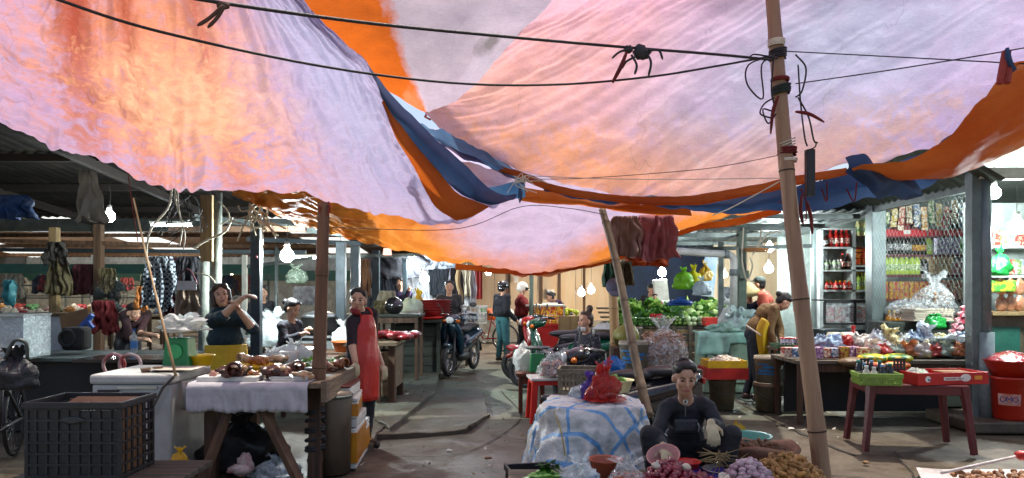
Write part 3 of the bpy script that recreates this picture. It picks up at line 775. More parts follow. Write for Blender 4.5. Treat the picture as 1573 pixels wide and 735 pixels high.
# posts
def post(name,label,px,D,wd,ptop,m,shape='sq',zb=0,cap=None,cat='post'):
    x,z=XA(px,D),ZA(ptop,D)
    b=mb()
    if shape=='sq':b.box((x,D,(z+zb)/2),(wd,wd,z-zb))
    else:b.tube([(x,D,zb),(x,D,(z+zb)/2),(x+.01,D,z)],[wd/2*1.05,wd/2,wd/2*.95],14)
    return b.build(name,m,label=label,cat=cat,bev=.006 if shape=='sq' else 0,smooth=shape != 'sq')
post('concrete_post','round grey concrete post behind the woman in the dark teal shirt',331,8.4,.135,296,M_conc,'r')
post('concrete_post','short round concrete post beside the pale timber board',313,8.6,.12,400,M_conc,'r')
t=mb().box((XA(318,8.2),8.2,(ZA(300,8.2)+ZA(402,8.2))/2),(.13,.05,.74)).build('timber_board',M_timber_l,label='pale timber board fixed beside the concrete post',cat='board',bev=.004)
post('steel_post','slate painted steel post in front of the seated woman in florals',394,8.1,.105,318,M_slate)
post('steel_post','slender slate steel post right of the brown support pole',524,10.6,.13,372,M_slate)
post('steel_post','dark steel post close to the hanging shop lamp',546,12.2,.14,378,M_slate)
post('steel_post','dark steel post among the hanging clothes',578,14.2,.13,385,M_slate)
post('steel_post','dark steel post at the far edge of the clothes stall',622,14.4,.09,398,M_slate)
post('timber_post','thin timber post beside the white chest on the left stalls',84,9.6,.1,350,M_timber_l)
post('timber_post','thin dark timber post next to the hanging red cloth',152,10.5,.11,345,M_timber)
post('steel_post','pale painted steel post behind the standing fan',147,11.6,.1,392,M_white_paint)
post('steel_post','thin pale steel post behind the red aproned vendor stalls',376,12.8,.08,392,M_white_paint)
post('steel_post','thin grey steel tube in front of the patched grey cabinet',424,11,.05,380,M_steel,'r')
for i,(x0,y0,x1,y1,D,w,m)in enumerate([(0,384,470,388,11.7,.06,M_slate),(300,334,640,372,10,.08,M_steel),(380,368,600,376,12,.07,M_slate),(0,370,260,376,10.5,.05,M_timber),(260,352,470,352,9,.06,M_timber),
        (470,395,640,392,13.6,.06,M_steel),(380,410,480,396,12.8,.05,M_steel)]):
    mb().bar(W(x0,y0,D),W(x1,y1,D),w,w).build('crossbeam',m,label=['slate steel rail the clothes hang from','long grey steel beam sloping over the big lamp','slate beam above the seated woman in florals','thin timber batten under the gutter','dark timber lintel resting on the concrete post',
        'grey steel rail above the hanging shirts','short grey rail behind the big lamp'][i],cat='beam')
# the plywood wall across the end of the lane
M_ply=[wood('plywood_a','#dcc8a8','#c2a682',s=5,dirt=.2,axis=(1,1,.2)),wood('plywood_b','#e4d2b4','#ccb290',s=5,dirt=.15,axis=(1,1,.2)),wood('plywood_c','#cfb392','#b0906a',s=6,dirt=.3,axis=(1,1,.2))]
pw=thing('plywood_wall','tan plywood boarding at the end of the lane','wall',(1.5,21.2,0))
x=XA(640,21)
i=0
while x<XA(1130,21):
    wv=U(.95,1.25)
    mb().box((x+wv/2,21.1+.02*(i%2),1.78),(wv-.015,.03,2.5+U(-.1,.1))).build('panel',random.choice(M_ply),pw,w=True,bev=.004)
    x+=wv;i+=1
for x in (XA(782,21),XA(832,20.9),XA(944,20.9),XA(1006,20.9),XA(860,20.9),XA(898,20.9)):
    mb().box((x,21.03,1.7),(.07,.06,2.7)).build('batten',M_timber,pw,w=True)
mb().box((XA(900,21),21.25,.28),(10,.4,.56)).build('plinth',mat('pale_render','#b7b2a4',.9,c2='#8e897a',dirt=.35),pw,w=True)
lg=mb().box((XA(760,20),20.5,.3),(4.2,.9,.6)).build('concrete_ledge',mat('pale_render','#b7b2a4',.9),label='long pale concrete ledge under the plywood wall',cat='ledge',bev=.02)
rd=mb().grid(corr(W(703,460,19.6),W(741,460,19.6),W(741,408,19.6),W(703,408,19.6),.09,.012)).build('corrugated_screen',mat('red_painted_sheet','#9c1c1f',.55,dirt=.2),label='dark red corrugated screen at the end of the clothes stall',cat='panel',smooth=True)
for px,py,w_,h_ in ((846,452,.2,.26),(1000,430,.14,.2),(793,430,.12,.18)):
    mb().box(W(px,py,20.85),(w_,.01,h_)).build('notice',mat('paper','#d8d6cc',.8),label={846:'white notice pinned near the woman in purple',1000:'small pale notice on the plywood by the dark recess',793:'small notice on the plywood above the helmets'}[px],cat='notice')
# tan wall behind the stooping trader, nearer
pw2=thing('plywood_wall','tan timber wall behind the coral sweater, under the round bulbs','wall',(4.5,15.6,0))
x=XA(1096,15.6)
while x<XA(1262,15.6)+.4:
    wv=U(.5,.8)
    mb().box((x+wv/2,15.6+U(0,.03),1.45),(wv-.012,.03,2.7)).build('panel',random.choice(M_ply),pw2,w=True,bev=.004)
    x+=wv
# dark recess behind the vegetables
dk=thing('dark_partition','dark blue sheet partition behind the vegetable stall','partition',(3,17,0))
mb().grid(patch([[Vector((XA(958,17),17,z)),Vector((XA(1030,17),17.1,z)),Vector((XA(1112,17),17,z))]for z in (0,1.5,3)],20,8)).build('sheet',mat('navy_sheet','#0f1a2a',.8,c2='#1a2740'),dk,w=True)
for px in (958,1112):mb().box((XA(px,16.9),16.9,1.4),(.1,.1,2.8)).build('post',M_timber,dk,w=True)
# roof over the vegetable stall
quads=[((XA(930,12)+i*1.3,10.6,2.62),(XA(930,12)+(i+1)*1.3+.05,10.6,2.62),(XA(930,12)+(i+1)*1.3+.05,16.5,2.42),(XA(930,12)+i*1.3,16.5,2.42))for i in range(3)]
quads=quads+[((q[0][0]+3.9-1.3*0,*q[0][1:]),(q[1][0]+3.9,*q[1][1:]),(q[2][0]+3.9,*q[2][1:]),(q[3][0]+3.9,*q[3][1:]))for q in quads[:0]]
roof('stall_roof','grey corrugated roof above the vegetable stall',quads,mats=[M_steel],bears=[((1.5,y,2.55-(y-10.6)*.034),(5.1,y,2.55-(y-10.6)*.034),.05,.07,M_steel)for y in (10.8,12,13.4,15)])
for i,(x0,y0,x1,y1,D,w)in enumerate([(1050,384,1246,378,11.4,.06),(1090,352,1250,352,10.9,.05),(1094,372,1216,340,11,.04)]):
    mb().bar(W(x0,y0,D),W(x1,y1,D),w,w).build('crossbeam',M_steel,label=['grey rail along the front of the stall roof','upper grey purlin beside the bamboo pole','thin slanting brace under the stall roof'][i],cat='beam')
post('steel_post','green grey steel post with cables beside the white pipe',1139,11,.12,345,mat('green_grey_steel','#56665a',.55,metal=.3,dirt=.35))
post('steel_post','grey steel tube at the corner of the timber wall',1107,12,.08,372,M_steel)
pp=thing('drain_pipe','white plastic pipe bent down beside the stall post','pipe',W(1120,470,10.9))
mb().tube(cr([W(1040,386,10.9),W(1080,389,10.9),W(1118,391,10.9)],6)+cr([W(1124,394,10.9),W(1127,400,10.9),W(1127,412,10.9)],5)+[W(1127,478,10.9)],.055,12).build('pipe',mat('white_pvc','#c6c9c2',.4,dirt=.3),pp,w=True,smooth=True)
mb().tube([W(1112,391,10.9),W(1119,391.3,10.9)],.064,12).build('collar',M_pvc,pp,w=True,smooth=True)
mb().tube([W(1127,414,10.9),W(1127,424,10.9)],.064,12).build('collar',M_pvc,pp,w=True,smooth=True)

# ================================================================ shop on the right: frame, awning, shelves
sh=thing('grocery_shop','grey steel frame of the grocery shop with its awning','shop',(5.1,9,0))
for px,D,w_,top in ((1345,10.5,.2,300),(1497,7.95,.13,262),(1254,12.9,.14,335)):
    mb().box((XA(px,D),D,ZA(top,D)/2),(w_,w_,ZA(top,D))).build('post',mat('shop_grey_steel','#7c8886',.45,metal=.35,c2='#626e6d',dirt=.3),sh,w=True,bev=.006)
xp,Dp=XA(1514,7.9),7.9
mb().tube([(xp,Dp,0),(xp,Dp,1.02)],.085,16).build('pipe_sleeve',M_pvc,sh,w=True,smooth=True)
mb().tube([(xp,Dp,1.0),(xp,Dp,2.75)],.055,14).build('pipe',M_pvc,sh,w=True,smooth=True)
mb().box((XA(1489,8.2),8.2,1.2),(.06,.06,2.4)).build('post',M_pvc,sh,w=True)
mb().bar((5.12,7.95,2.62),(5.2,14.2,2.62),.08,.1).build('eave_beam',M_steel,sh,w=True)
mb().bar((5.0,7.9,2.72),(8.5,7.9,2.72),.1,.12).build('front_beam',M_white_paint,sh,w=True)
mb().grid(corr((5.12,7.6,2.62),(5.22,14.2,2.64),(4.55,14.2,3.05),(4.4,7.6,3.05),.16,.018)).build('awning',mat('green_grey_sheet','#5f6b63',.55,metal=.35,c2='#475148',dirt=.35),sh,smooth=True,w=True)
mb().box((7.2,10.8,2.98),(4.4,7.2,.05)).build('ceiling_panel',mat('shop_ceiling','#8d968f',.7,dirt=.3),sh,w=True)
mb().box((9.0,11,1.5),(.1,7,3)).build('wall_panel',mat('shop_wall','#98a39d',.8,dirt=.3),sh,w=True)
mb().box((7.2,14.1,1.5),(4.2,.1,3)).build('wall_panel',mat('shop_wall','#98a39d',.8,dirt=.3),sh,w=True)
# chain link mesh along the shop front
fb=mb()
wz0,wz1,wy0,wy1=1.15,2.55,8.1,10.4
st=.085
k=-30
while k*st<(wy1-wy0)+(wz1-wz0):
    for sg in (1,-1):
        pts=[]
        # line z = wz0 + sg*(y-wy0) + off, clipped
        off=k*st if sg<0 else (wz1-wz0)-k*st
        y0,y1=wy0,wy1
        zf=lambda y:wz0+sg*(y-wy0)*1.35+off*1.35
        ya=wy0+(wz0-wz0-off*1.35)/(sg*1.35);yb=wy0+(wz1-wz0-off*1.35)/(sg*1.35)
        lo,hi=max(min(ya,yb),y0),min(max(ya,yb),y1)
        if hi-lo>.03:fb.tube([(5.12,lo,zf(lo)),(5.12,hi,zf(hi))],.0015,3,cap=False)
    k+=1
fb.build('wire_mesh',mat('galvanised_wire','#7f8a88',.4,metal=.8),sh,w=True)
# ---- lamps
M_bulb={}
def bulb_mat(k,c,s):
    if k in M_bulb:return M_bulb[k]
    m=bpy.data.materials.new('lit_'+k);m.use_nodes=True
    N,L=m.node_tree.nodes,m.node_tree.links
    e=N.new('ShaderNodeEmission');e.inputs[0].default_value=(*c,1);e.inputs[1].default_value=s
    L.new(e.outputs[0],N['Material Output'].inputs[0]);M_bulb[k]=m
    return m
COOL,WARM=(.86,.97,1.0),(1,.82,.58)
def lamp(label,px,py,D,r,s,kind='bulb',warm=False,cordlen=.5,group='lit bulbs hanging over the stalls'):
    p=W(px,py,D)
    t=thing('hanging_lamp',label,'lamp',p,group=group)
    c=WARM if warm else COOL
    m=bulb_mat(f"{'warm' if warm else 'cool'}_{s}",c,s)
    b=mb()
    if kind=='bulb':
        b.lathe([(.001,-r),(r*.55,-r*.85),(r*.92,-r*.4),(r,0),(r*.85,r*.5),(r*.5,r*.95),(r*.36,r*1.15)],n=14)
        b.build('glass_bulb',m,t,smooth=True)
        mb().lathe([(r*.4,r*1.1),(r*.42,r*1.6),(r*.3,r*2.1),(.004,r*2.15)],n=10).build('socket',mat('lamp_socket','#d0d0c8',.5),t,smooth=True)
    else:
        b.lathe([(.001,-.02),(r*.98,-.02),(r,0)],n=18);b.build('glowing_disc',m,t,smooth=True)
        mb().lathe([(r*1.02,.003),(r*1.02,.05),(r*.4,.09),(.004,.1)],n=18).build('housing',mat('lamp_socket','#d0d0c8',.5),t,smooth=True)
    mb().tube([(0,0,r*2),(.01,.01,r*2+cordlen*.5),(0,0,r*2+cordlen)],.004,5).build('flex',M_rope,t)
    return t
lamp('big glaring white bulb hanging right above the meat table',441,393,8.6,.078,950)
lamp('white bulb hanging under the dark roof at the far left',168,333,8.8,.065,200,cordlen=.25)
lamp('small white bulb behind the tangled cables by the concrete post',290,350,10,.05,160,cordlen=.3)
lamp('dim warm bulb right of the brown support pole',523,423,12.4,.07,130,warm=True)
lamp('white bulb at the top of the clothes stall',633,407,14.4,.085,200)
lamp('white bulb beside the man in the dark jacket',652,429,14.2,.09,200)
lamp('white bulb in the dark recess behind the vegetables',1017,419,15,.085,280)
lamp('white bulb next to the stall post, one of a near pair',1182,381,12.2,.07,290,cordlen=.25)
lamp('white bulb beside the leaning bamboo pole',1218,380,12.6,.062,290,cordlen=.25)
lamp('bright white bulb behind the coral sweater',1181,413,13.6,.08,300)
lamp('tiny bulb on a long flex by the timber wall',1113,422,14.4,.06,50,warm=True)
lamp('flat white lamp under the shop ceiling beside the grey posts',1527,297,8.5,.07,420,kind='bulb',cordlen=.3)
lamp('glaring white lamp in the shop at the picture edge',1562,349,8.2,.085,440,cordlen=.5)
lamp('warm bulb glowing low before the plywood wall',893,450,18.5,.09,220,warm=True)
lamp('warm bulb glowing beside the slim leaning pole',908,446,18.8,.09,220,warm=True)
lamp('warm bulb half hidden by the pale bamboo post',960,452,17.5,.08,190,warm=True)
lamp('tiny bulb under the low orange tarpaulin',750,419,16,.06,60)
for i in range(7):
    lamp(['first','second','third','fourth','fifth','sixth','seventh'][i]+' small distant bulb over the far hall stalls, counting from the picture edge',(14,62,108,178,232,286,356)[i],(440,432,446,436,424,432,428)[i],(22,19,21,20,22,20,19)[i],.08,170,warm=i%2==0,cordlen=.4,group='small distant bulbs in the far hall')
for px,py,D in ((466,396,13),(262,346,11)):
    t=thing('tube_lamp','short glowing tube lamp '+('right of the big glaring bulb' if px==466 else 'under the dark roof beside the tangled cables'),'lamp',W(px,py,D))
    mb().tube([(-.28,0,0),(.28,0,0)],.02,8).build('tube',bulb_mat('cool_30',COOL,30),t)
    mb().box((0,.0,.04),(.62,.05,.03)).build('housing',M_white_paint,t)
lb=thing('lantern','small pink paper lantern under the orange tarpaulin','lantern',W(595,387,11))
mb().box((0,0,0),(.12,.12,.1),tx=.8).build('shade',bulb_mat('pink_2',(1,.5,.4),1.5),lb,bev=.01)
# ================================================================ people
def cone_pts(b,a,c,ra,rb,n=12):
    "round cone into builder b"
    a,c=Vector(a),Vector(c)
    x,y,d=frame_of(a,c)
    pts,rs=[],[]
    for i in range(4):
        t=i/3*PI/2
        pts.append(a-d*ra*math.cos(t));rs.append(max(.0008,ra*math.sin(t)))
    for i in range(4):
        t=i/3*PI/2
        pts.append(c+d*rb*math.sin(t));rs.append(max(.0008,rb*math.cos(t)))
    b.tube(pts,rs,n)
def remesh(name,prims,voxel,mats,parent=None,smooth_it=5,jit=0):
    """one continuous surface grown over the primitives; each face takes the material of the primitive it lies on.
    prims: ('c', tag, a, b, ra, rb) round cone | ('e', tag, centre, 3x3 axes, radii)"""
    b=mb()
    for p in prims:
        if p[0]=='c':cone_pts(b,*p[2:6])
        else:b.ell(p[2],p[4],14,10,M=p[3])
    me=bpy.data.meshes.new(name)
    me.from_pydata(b.v,[],b.f)
    bm=bmesh.new();bm.from_mesh(me);bmesh.ops.recalc_face_normals(bm,faces=bm.faces);bm.to_mesh(me);bm.free()
    o=bpy.data.objects.new(name,me)
    col.objects.link(o)
    r=o.modifiers.new('r','REMESH');r.mode='VOXEL';r.voxel_size=voxel;r.adaptivity=0
    if smooth_it:
        s=o.modifiers.new('s','SMOOTH');s.iterations=smooth_it;s.factor=.5
    dg=bpy.context.evaluated_depsgraph_get()
    ev=o.evaluated_get(dg)
    m2=bpy.data.meshes.new_from_object(ev,depsgraph=dg)
    m2.name=name
    o.modifiers.clear()
    o.data=m2
    bpy.data.meshes.remove(me)
    m2.materials.clear()
    tags=[]
    for p in prims:
        if p[1]not in tags:tags.append(p[1])
    for t in tags:m2.materials.append(mats[t])
    n=len(m2.polygons)
    ctr=np.empty(n*3);m2.polygons.foreach_get('center',ctr);ctr=ctr.reshape(-1,3)
    best=np.full(n,1e9);idx=np.zeros(n,'i')
    for p in prims:
        if p[0]=='c':
            a,c=np.array(p[2]),np.array(p[3]);d=c-a;L2=max(1e-9,d@d)
            t=np.clip((ctr-a)@d/L2,0,1)
            dist=np.linalg.norm(ctr-a-t[:,None]*d,axis=1)-(p[4]+(p[5]-p[4])*t)
        else:
            Mi=np.array(p[3]);q=(ctr-np.array(p[2]))@Mi
            k=np.linalg.norm(q/np.array(p[4]),axis=1)
            dist=(k-1)*min(p[4])*.5+(k-1)*max(p[4])*.5
        w=dist<best
        best[w]=dist[w];idx[w]=tags.index(p[1])
    m2.polygons.foreach_set('material_index',idx)
    soft=[i for i,t_ in enumerate(tags)if t_ in ('top','bottom')]
    if soft:
        # folds in the clothing
        vid=np.zeros(len(m2.vertices),bool)
        for pl in m2.polygons:
            if idx[pl.index]in soft:vid[list(pl.vertices)]=True
        nn=[v.normal.copy()for v in m2.vertices]
        for i in np.nonzero(vid)[0]:
            v=m2.vertices[int(i)];q=v.co
            v.co=q+nn[i]*(.013*(.32-abs(noise.noise(Vector((q.x*8,q.y*8,q.z*5+q.x*6)))))+.006*(.3-abs(noise.noise(q*19))))
    m2.polygons.foreach_set('use_smooth',[True]*n)
    m2.update()
    if parent is not None:o.parent=parent
    return o
M_skin=mat('skin',(.50,.28,.18),.5,var=.10,s=14,bump=.05,bs=200)
M_skin_d=mat('tanned_skin',(.36,.19,.12),.5,var=.1,s=14,bump=.05,bs=200)
M_hair=mat('black_hair',(.010,.008,.008),.42,var=.4,s=60,stretch=(1,1,.15),bump=.5,bs=120)
M_hairb=mat('brown_hair',(.035,.017,.010),.42,var=.4,s=60,stretch=(1,1,.15),bump=.5,bs=120)
M_lip=mat('lips',(.38,.10,.09),.4,bump=0)
M_eye=mat('dark_eyes',(.012,.008,.006),.3,bump=0)
def cloth(name,c,c2=None,**k):return mat(name,c,k.pop('r',.85),c2=c2,s=k.pop('s',5),bump=k.pop('bump',.6),bs=k.pop('bs',11),sheen=.0,**k)
M_black_cloth=cloth('black_cloth',(.012,.012,.016),(.022,.022,.028))
M_shoe=mat('dark_sandals',(.03,.022,.018),.6)
M_glove=cloth('cream_glove','#cdbf9a','#a8977a')
def person(label,px,D,face,mats,h=1.56,zb=0,lean=0,drop=0,J={},P={},yaw=0,pitch=0,roll=0,hair='bun',hairm=None,voxel=.012,fingers=False,sleeves='long',legs=True,loose=1.0,trous=1.0,curl=.5,name='person',head_at=None,skirt=0):
    """a standing figure by default; lean bends the trunk forward, drop lowers the hips, J moves joints (right, forward, up),
    P puts joints at a place given as photo column, row and distance"""
    base=Vector((XA(px,D),D,zb))
    t=thing(name,label,'person',base)
    a=R(face)
    f=Vector((math.sin(a),-math.cos(a),0));u=Vector((0,0,1));r=f.cross(u)
    k=h/1.56
    B=lambda v:(r*v[0]+f*v[1]+u*v[2])*k
    j={'pelvis':(0,0,.86),'waist':(0,0,1.0),'chest':(0,0,1.15),'neck':(0,-.005,1.30),'head':(0,.025,1.44),
         'sh_r':(.158,-.01,1.25),'sh_l':(-.158,-.01,1.25),'el_r':(.2,-.03,.98),'el_l':(-.2,-.03,.98),'wr_r':(.21,.07,.77),'wr_l':(-.21,.07,.77),
         'hip_r':(.085,0,.82),'hip_l':(-.085,0,.82),'kn_r':(.095,.02,.45),'kn_l':(-.095,.02,.45),'an_r':(.1,-.03,.07),'an_l':(-.1,-.03,.07)}
    up=('waist','chest','neck','head','sh_r','sh_l','el_r','el_l','wr_r','wr_l')
    lr=R(lean)
    for n_ in up:
        x,y,z=j[n_]
        z -= .86
        y,z=y*math.cos(lr)+z*math.sin(lr),-y*math.sin(lr)+z*math.cos(lr)
        j[n_]=(x,y,z+.86)
    if drop:
        for n_ in up+('pelvis','hip_r','hip_l'):j[n_]=(j[n_][0],j[n_][1],j[n_][2]-drop)
    j.update(J)
    j={n_:B(v)for n_,v in j.items()}
    for n_,v in P.items():
        if n_ in j:j[n_]=W(v[0],v[1],v[2])-base
    prims=[]
    spine=(j['neck']-j['pelvis']).normalized()
    def axes(rt,upv):
        rt=rt.normalized();upv=(upv-rt*upv.dot(rt)).normalized();fw=upv.cross(rt)
        return Matrix((rt,fw,upv)).transposed()
    shr=(j['sh_r']-j['sh_l']).normalized()
    hpr=(j['hip_r']-j['hip_l']).normalized()
    lo=loose
    E=lambda tg,c,M,rad:prims.append(('e',tg,c,M,tuple(q*k for q in rad)))
    Cn=lambda tg,p,q,ra,rb:prims.append(('c',tg,p,q,ra*k,rb*k))
    E('bottom',j['pelvis'],axes(hpr,spine),(.158,.118,.12))
    E('top',j['waist']*.7+j['pelvis']*.3,axes(hpr,spine),(.150*lo,.118*lo,.13))
    E('top',j['waist'],axes(shr,spine),(.140*lo,.108*lo,.14))
    E('top',j['chest'],axes(shr,spine),(.152*lo,.112*lo,.14))
    E('top',j['chest']*.5+j['neck']*.5,axes(shr,spine),(.145,.082,.07))
    Cn('skin',j['neck']-spine*.03*k,j['head']-spine*.04*k,.05,.047)
    for s in 'rl':
        Cn('top',(j['sh_'+s]*.75+j['neck']*.25),j['sh_'+s],.06,.062*lo)
        up_t='top'
        fo_t='top' if sleeves=='long' else 'skin'
        Cn(up_t,j['sh_'+s],j['el_'+s]if sleeves != 'cap' else j['sh_'+s].lerp(j['el_'+s],.6),.058*lo,.048*lo)
        if sleeves != 'long':Cn('skin',j['sh_'+s],j['el_'+s],.043,.038)
        Cn(fo_t,j['el_'+s],j['wr_'+s]if sleeves != 'long' else j['el_'+s].lerp(j['wr_'+s],.93),(.048*lo if fo_t=='top' else .040),(.037*lo if fo_t=='top' else .027))
        wr=j['wr_'+s]
        hd='glove' if 'glove' in mats else 'skin'
        fd=(wr-j['el_'+s]).normalized()
        key='hand_'+s
        if key in P:fd=((W(*P[key])-base)-wr).normalized()
        elif key in J:fd=(B(J[key])-wr).normalized()
        if sleeves=='long':Cn(hd,j['el_'+s].lerp(wr,.85),wr,.03,.028)
        side=fd.cross(u if abs(fd.z)<.9 else f).normalized()
        nrm=side.cross(fd).normalized()
        if nrm.z>0:nrm=-nrm
        if fingers:
            Mx=Matrix((side,nrm,fd)).transposed()
            E(hd,wr+fd*.05*k,Mx,(.042,.02,.05))
            for q,(o_,L_)in enumerate(((-.030,.066),(-.010,.076),(.011,.072),(.030,.056))):
                p0=wr+(fd*.085+side*o_)*k
                p1=p0+(fd*.6+nrm*curl*.6+side*o_*3).normalized()*L_*.5*k
                p2=p1+(fd*(1-curl)+nrm*curl*1.4+side*o_*2).normalized()*L_*.5*k
                Cn(hd,p0,p1,.0105,.0098);Cn(hd,p1,p2,.0098,.0085)
            th=1 if s=='r' else -1
            q0=wr+(fd*.03+side*.032*th)*k
            q1=q0+(fd*.5+side*.75*th+nrm*.3).normalized()*.035*k
            q2=q1+(fd*.9+side*.2*th+nrm*.5).normalized()*.03*k
            Cn(hd,q0,q1,.014,.012);Cn(hd,q1,q2,.012,.009)
        else:
            Cn(hd,wr,wr+fd*.07*k,.030,.030);Cn(hd,wr+fd*.07*k,wr+(fd*.12+nrm*curl*.05)*k,.026,.014)
            Cn(hd,wr+fd*.02*k,wr+(fd*.06+side*(.05 if s=='r' else -.05))*k,.014,.010)
        if legs:
            tr=trous
            Cn('bottom',j['hip_'+s],j['kn_'+s],.092,.064*tr)
            Cn('bottom',j['kn_'+s],j['kn_'+s].lerp(j['an_'+s],.9),.062*tr,.048*tr)
            Cn('skin',j['kn_'+s].lerp(j['an_'+s],.85),j['an_'+s],.036,.032)
            toe=(f if 'toe' not in J else B(J['toe']).normalized())
            Cn('shoe',j['an_'+s]-f*.03*k-u*.035*k,j['an_'+s]+toe*.14*k-u*.04*k,.036,.034)
    if skirt:Cn('bottom',j['pelvis'],(j['kn_r']+j['kn_l'])/2,.17,skirt)
    # head
    hy,hp,hr=R(yaw),R(pitch),R(roll)
    Bm=Matrix((r,f,u)).transposed()
    Hm=Bm@(Matrix.Rotation(hy,3,'Z')@Matrix.Rotation(-hp,3,'X')@Matrix.Rotation(hr,3,'Y'))
    H=j['head']
    hk=k*.95
    hp_=lambda x,y,z:H+Hm@(Vector((x,y,z))*hk)
    def HE(tg,c,rad,lst=prims):lst.append(('e',tg,hp_(*c),Hm,tuple(q*hk for q in rad)))
    HE('skin',(0,-.008,.032),(.074,.092,.088));HE('skin',(0,.018,-.042),(.060,.068,.072));HE('skin',(0,.05,-.09),(.030,.028,.03))
    HE('skin',(.034,.055,-.022),(.028,.028,.032));HE('skin',(-.034,.055,-.022),(.028,.028,.032))
    prims.append(('c','skin',hp_(0,.084,.012),hp_(0,.098,-.028),.009*hk,.015*hk))
    HE('skin',(.076,-.005,-.012),(.012,.02,.03));HE('skin',(-.076,-.005,-.012),(.012,.02,.03))
    HE('skin',(0,.075,-.064),(.024,.016,.012))
    mats=dict({'skin':M_skin,'shoe':M_shoe},**mats)
    body=remesh('body',prims,voxel,mats,t)
    # face
    if hair is not None:
        for sx in (-1,1):
            mb().ell(hp_(.032*sx,.080,.004),(.0135*hk,.008*hk,.0062*hk),8,6,M=Hm).build('eye',M_eye,t,smooth=True)
            mb().tube([hp_(.016*sx,.087,.022),hp_(.034*sx,.085,.028),hp_(.052*sx,.072,.022)],[.003*hk,.004*hk,.002*hk],5).build('eyebrow',hairm or M_hair,t)
        mb().ell(hp_(0,.090,-.062),(.023*hk,.008*hk,.0085*hk),10,6,M=Hm).build('lips',M_lip,t,smooth=True)
    hl=[]
    hm=hairm or M_hair
    if hair in ('bun','pony','short','bob','cap'):
        HE('h',(0,-.026,.042),(.081,.090,.088),hl);HE('h',(0,-.05,-.01),(.074,.06,.075),hl);HE('h',(0,.024,.098),(.058,.05,.032),hl)
        HE('h',(.05,.012,.075),(.032,.055,.04),hl);HE('h',(-.05,.012,.075),(.032,.055,.04),hl)
    if hair=='bun':HE('h',(0,-.13,.03),(.042,.036,.042),hl)
    if hair=='high':
        HE('h',(0,-.026,.042),(.081,.090,.088),hl);HE('h',(0,-.05,-.01),(.074,.06,.075),hl);HE('h',(0,.024,.098),(.058,.05,.032),hl);HE('h',(0,-.06,.16),(.045,.045,.055),hl)
    if hair=='pony':
        HE('h',(0,-.125,.05),(.03,.035,.035),hl);hl.append(('c','h',hp_(0,-.14,.04),hp_(0,-.15,-.10),.034*hk,.012*hk))
    if hair=='bob':
        for sx in (-1,1):hl.append(('c','h',hp_(.076*sx,.0,.05),hp_(.078*sx,.01,-.085),.032*hk,.024*hk));HE('h',(.045*sx,.06,.088),(.035,.035,.03),hl)
        HE('h',(0,-.06,-.06),(.078,.05,.07),hl)
    if hl:remesh('hair',hl,.009,{'h':hm},t,3)
    if hl and voxel<.008:
        # combed strands over the skull
        c0,rad_=Vector((0,-.026,.042)),Vector((.0825,.0915,.0895));rs_=random.Random(5);sb_=mb()
        for q in range(230):
            e=Vector((rs_.uniform(-1,1),rs_.uniform(-.2,.62),rs_.uniform(.15,1))).normalized();g=Vector((rs_.uniform(-.12,.12),-1,rs_.uniform(-.3,.2))).normalized()if hair != 'bob' else Vector((e.x*1.4,-.3,-1)).normalized()
            pt_=[]
            for w_ in range(7):
                dv=e.lerp(g,w_/6).normalized();lift=1+rs_.uniform(-.004,.014)
                pt_.append(hp_(*(c0+Vector((dv.x*rad_.x,dv.y*rad_.y,dv.z*rad_.z))*lift)))
            sb_.tube(pt_,[.0022*hk]*6+[.001],3,cap=False)
        sb_.build('hair_strands',hm,t,smooth=True)['kind']='stuff'
    if hair=='cap' or 'cap' in mats:
        c=[]
        HE('h',(0,-.012,.072),(.086,.1,.068),c);HE('h',(0,.1,.06),(.06,.06,.012),c)
        remesh('cap',c,.010,{'h':mats.get('cap',M_black_cloth)},t,2)
    if hair=='helmet':
        c=[]
        HE('h',(0,-.012,.045),(.108,.128,.105),c);HE('h',(0,-.05,-.02),(.098,.085,.07),c)
        remesh('helmet',c,.012,{'h':mats['helmet']},t,3)
        mb().grid([[hp_(.1*math.sin(q),.02+.11*math.cos(q),z)for q in np.linspace(-1.2,1.2,9)]for z in (.05,.02,-.02)]).build('visor',mat('dark_visor',(.02,.02,.025),.12),t,smooth=True,solid=.004)
        mb().tube([hp_(.07,.03,-.04),hp_(.04,.06,-.11),hp_(-.04,.06,-.11),hp_(-.07,.03,-.04)],.006,5).build('chin_strap',M_black_cloth,t)
    if hair=='conical':
        mb().lathe([(.23,0),(.15,.06),(.07,.125),(.004,.17)],n=24).build('hat',mat('palm_leaf_hat','#c9b482',.7,c2='#a08a58'),t,smooth=True,solid=.004).matrix_local=Matrix.Translation(hp_(0,-.01,.06))@Hm.to_4x4()
    t['_']=0
    del t['_']
    return t,j,base,(r,f,u),hp_,k
def apron(t,j,frm,k,m,zs,name='apron',strap=None,bulge=.012):
    "zs: list of (joint-relative centre point in body frame, half width, depth ahead)"
    r,f,u=frm
    rows=[]
    for (c,hw,dep)in zs:
        row=[]
        for i in range(17):
            q=(i/8-1)
            an=q*1.25
            row.append(Vector(c)+r*(math.sin(an)/math.sin(1.25)*hw*k)+f*(dep*math.cos(an)*k+bulge*math.sin(i*1.7+c[2]*9)*.35))
        rows.append(row)
    return mb().grid(patch(rows,33,26)).build(name,m,t,smooth=True,solid=.004)

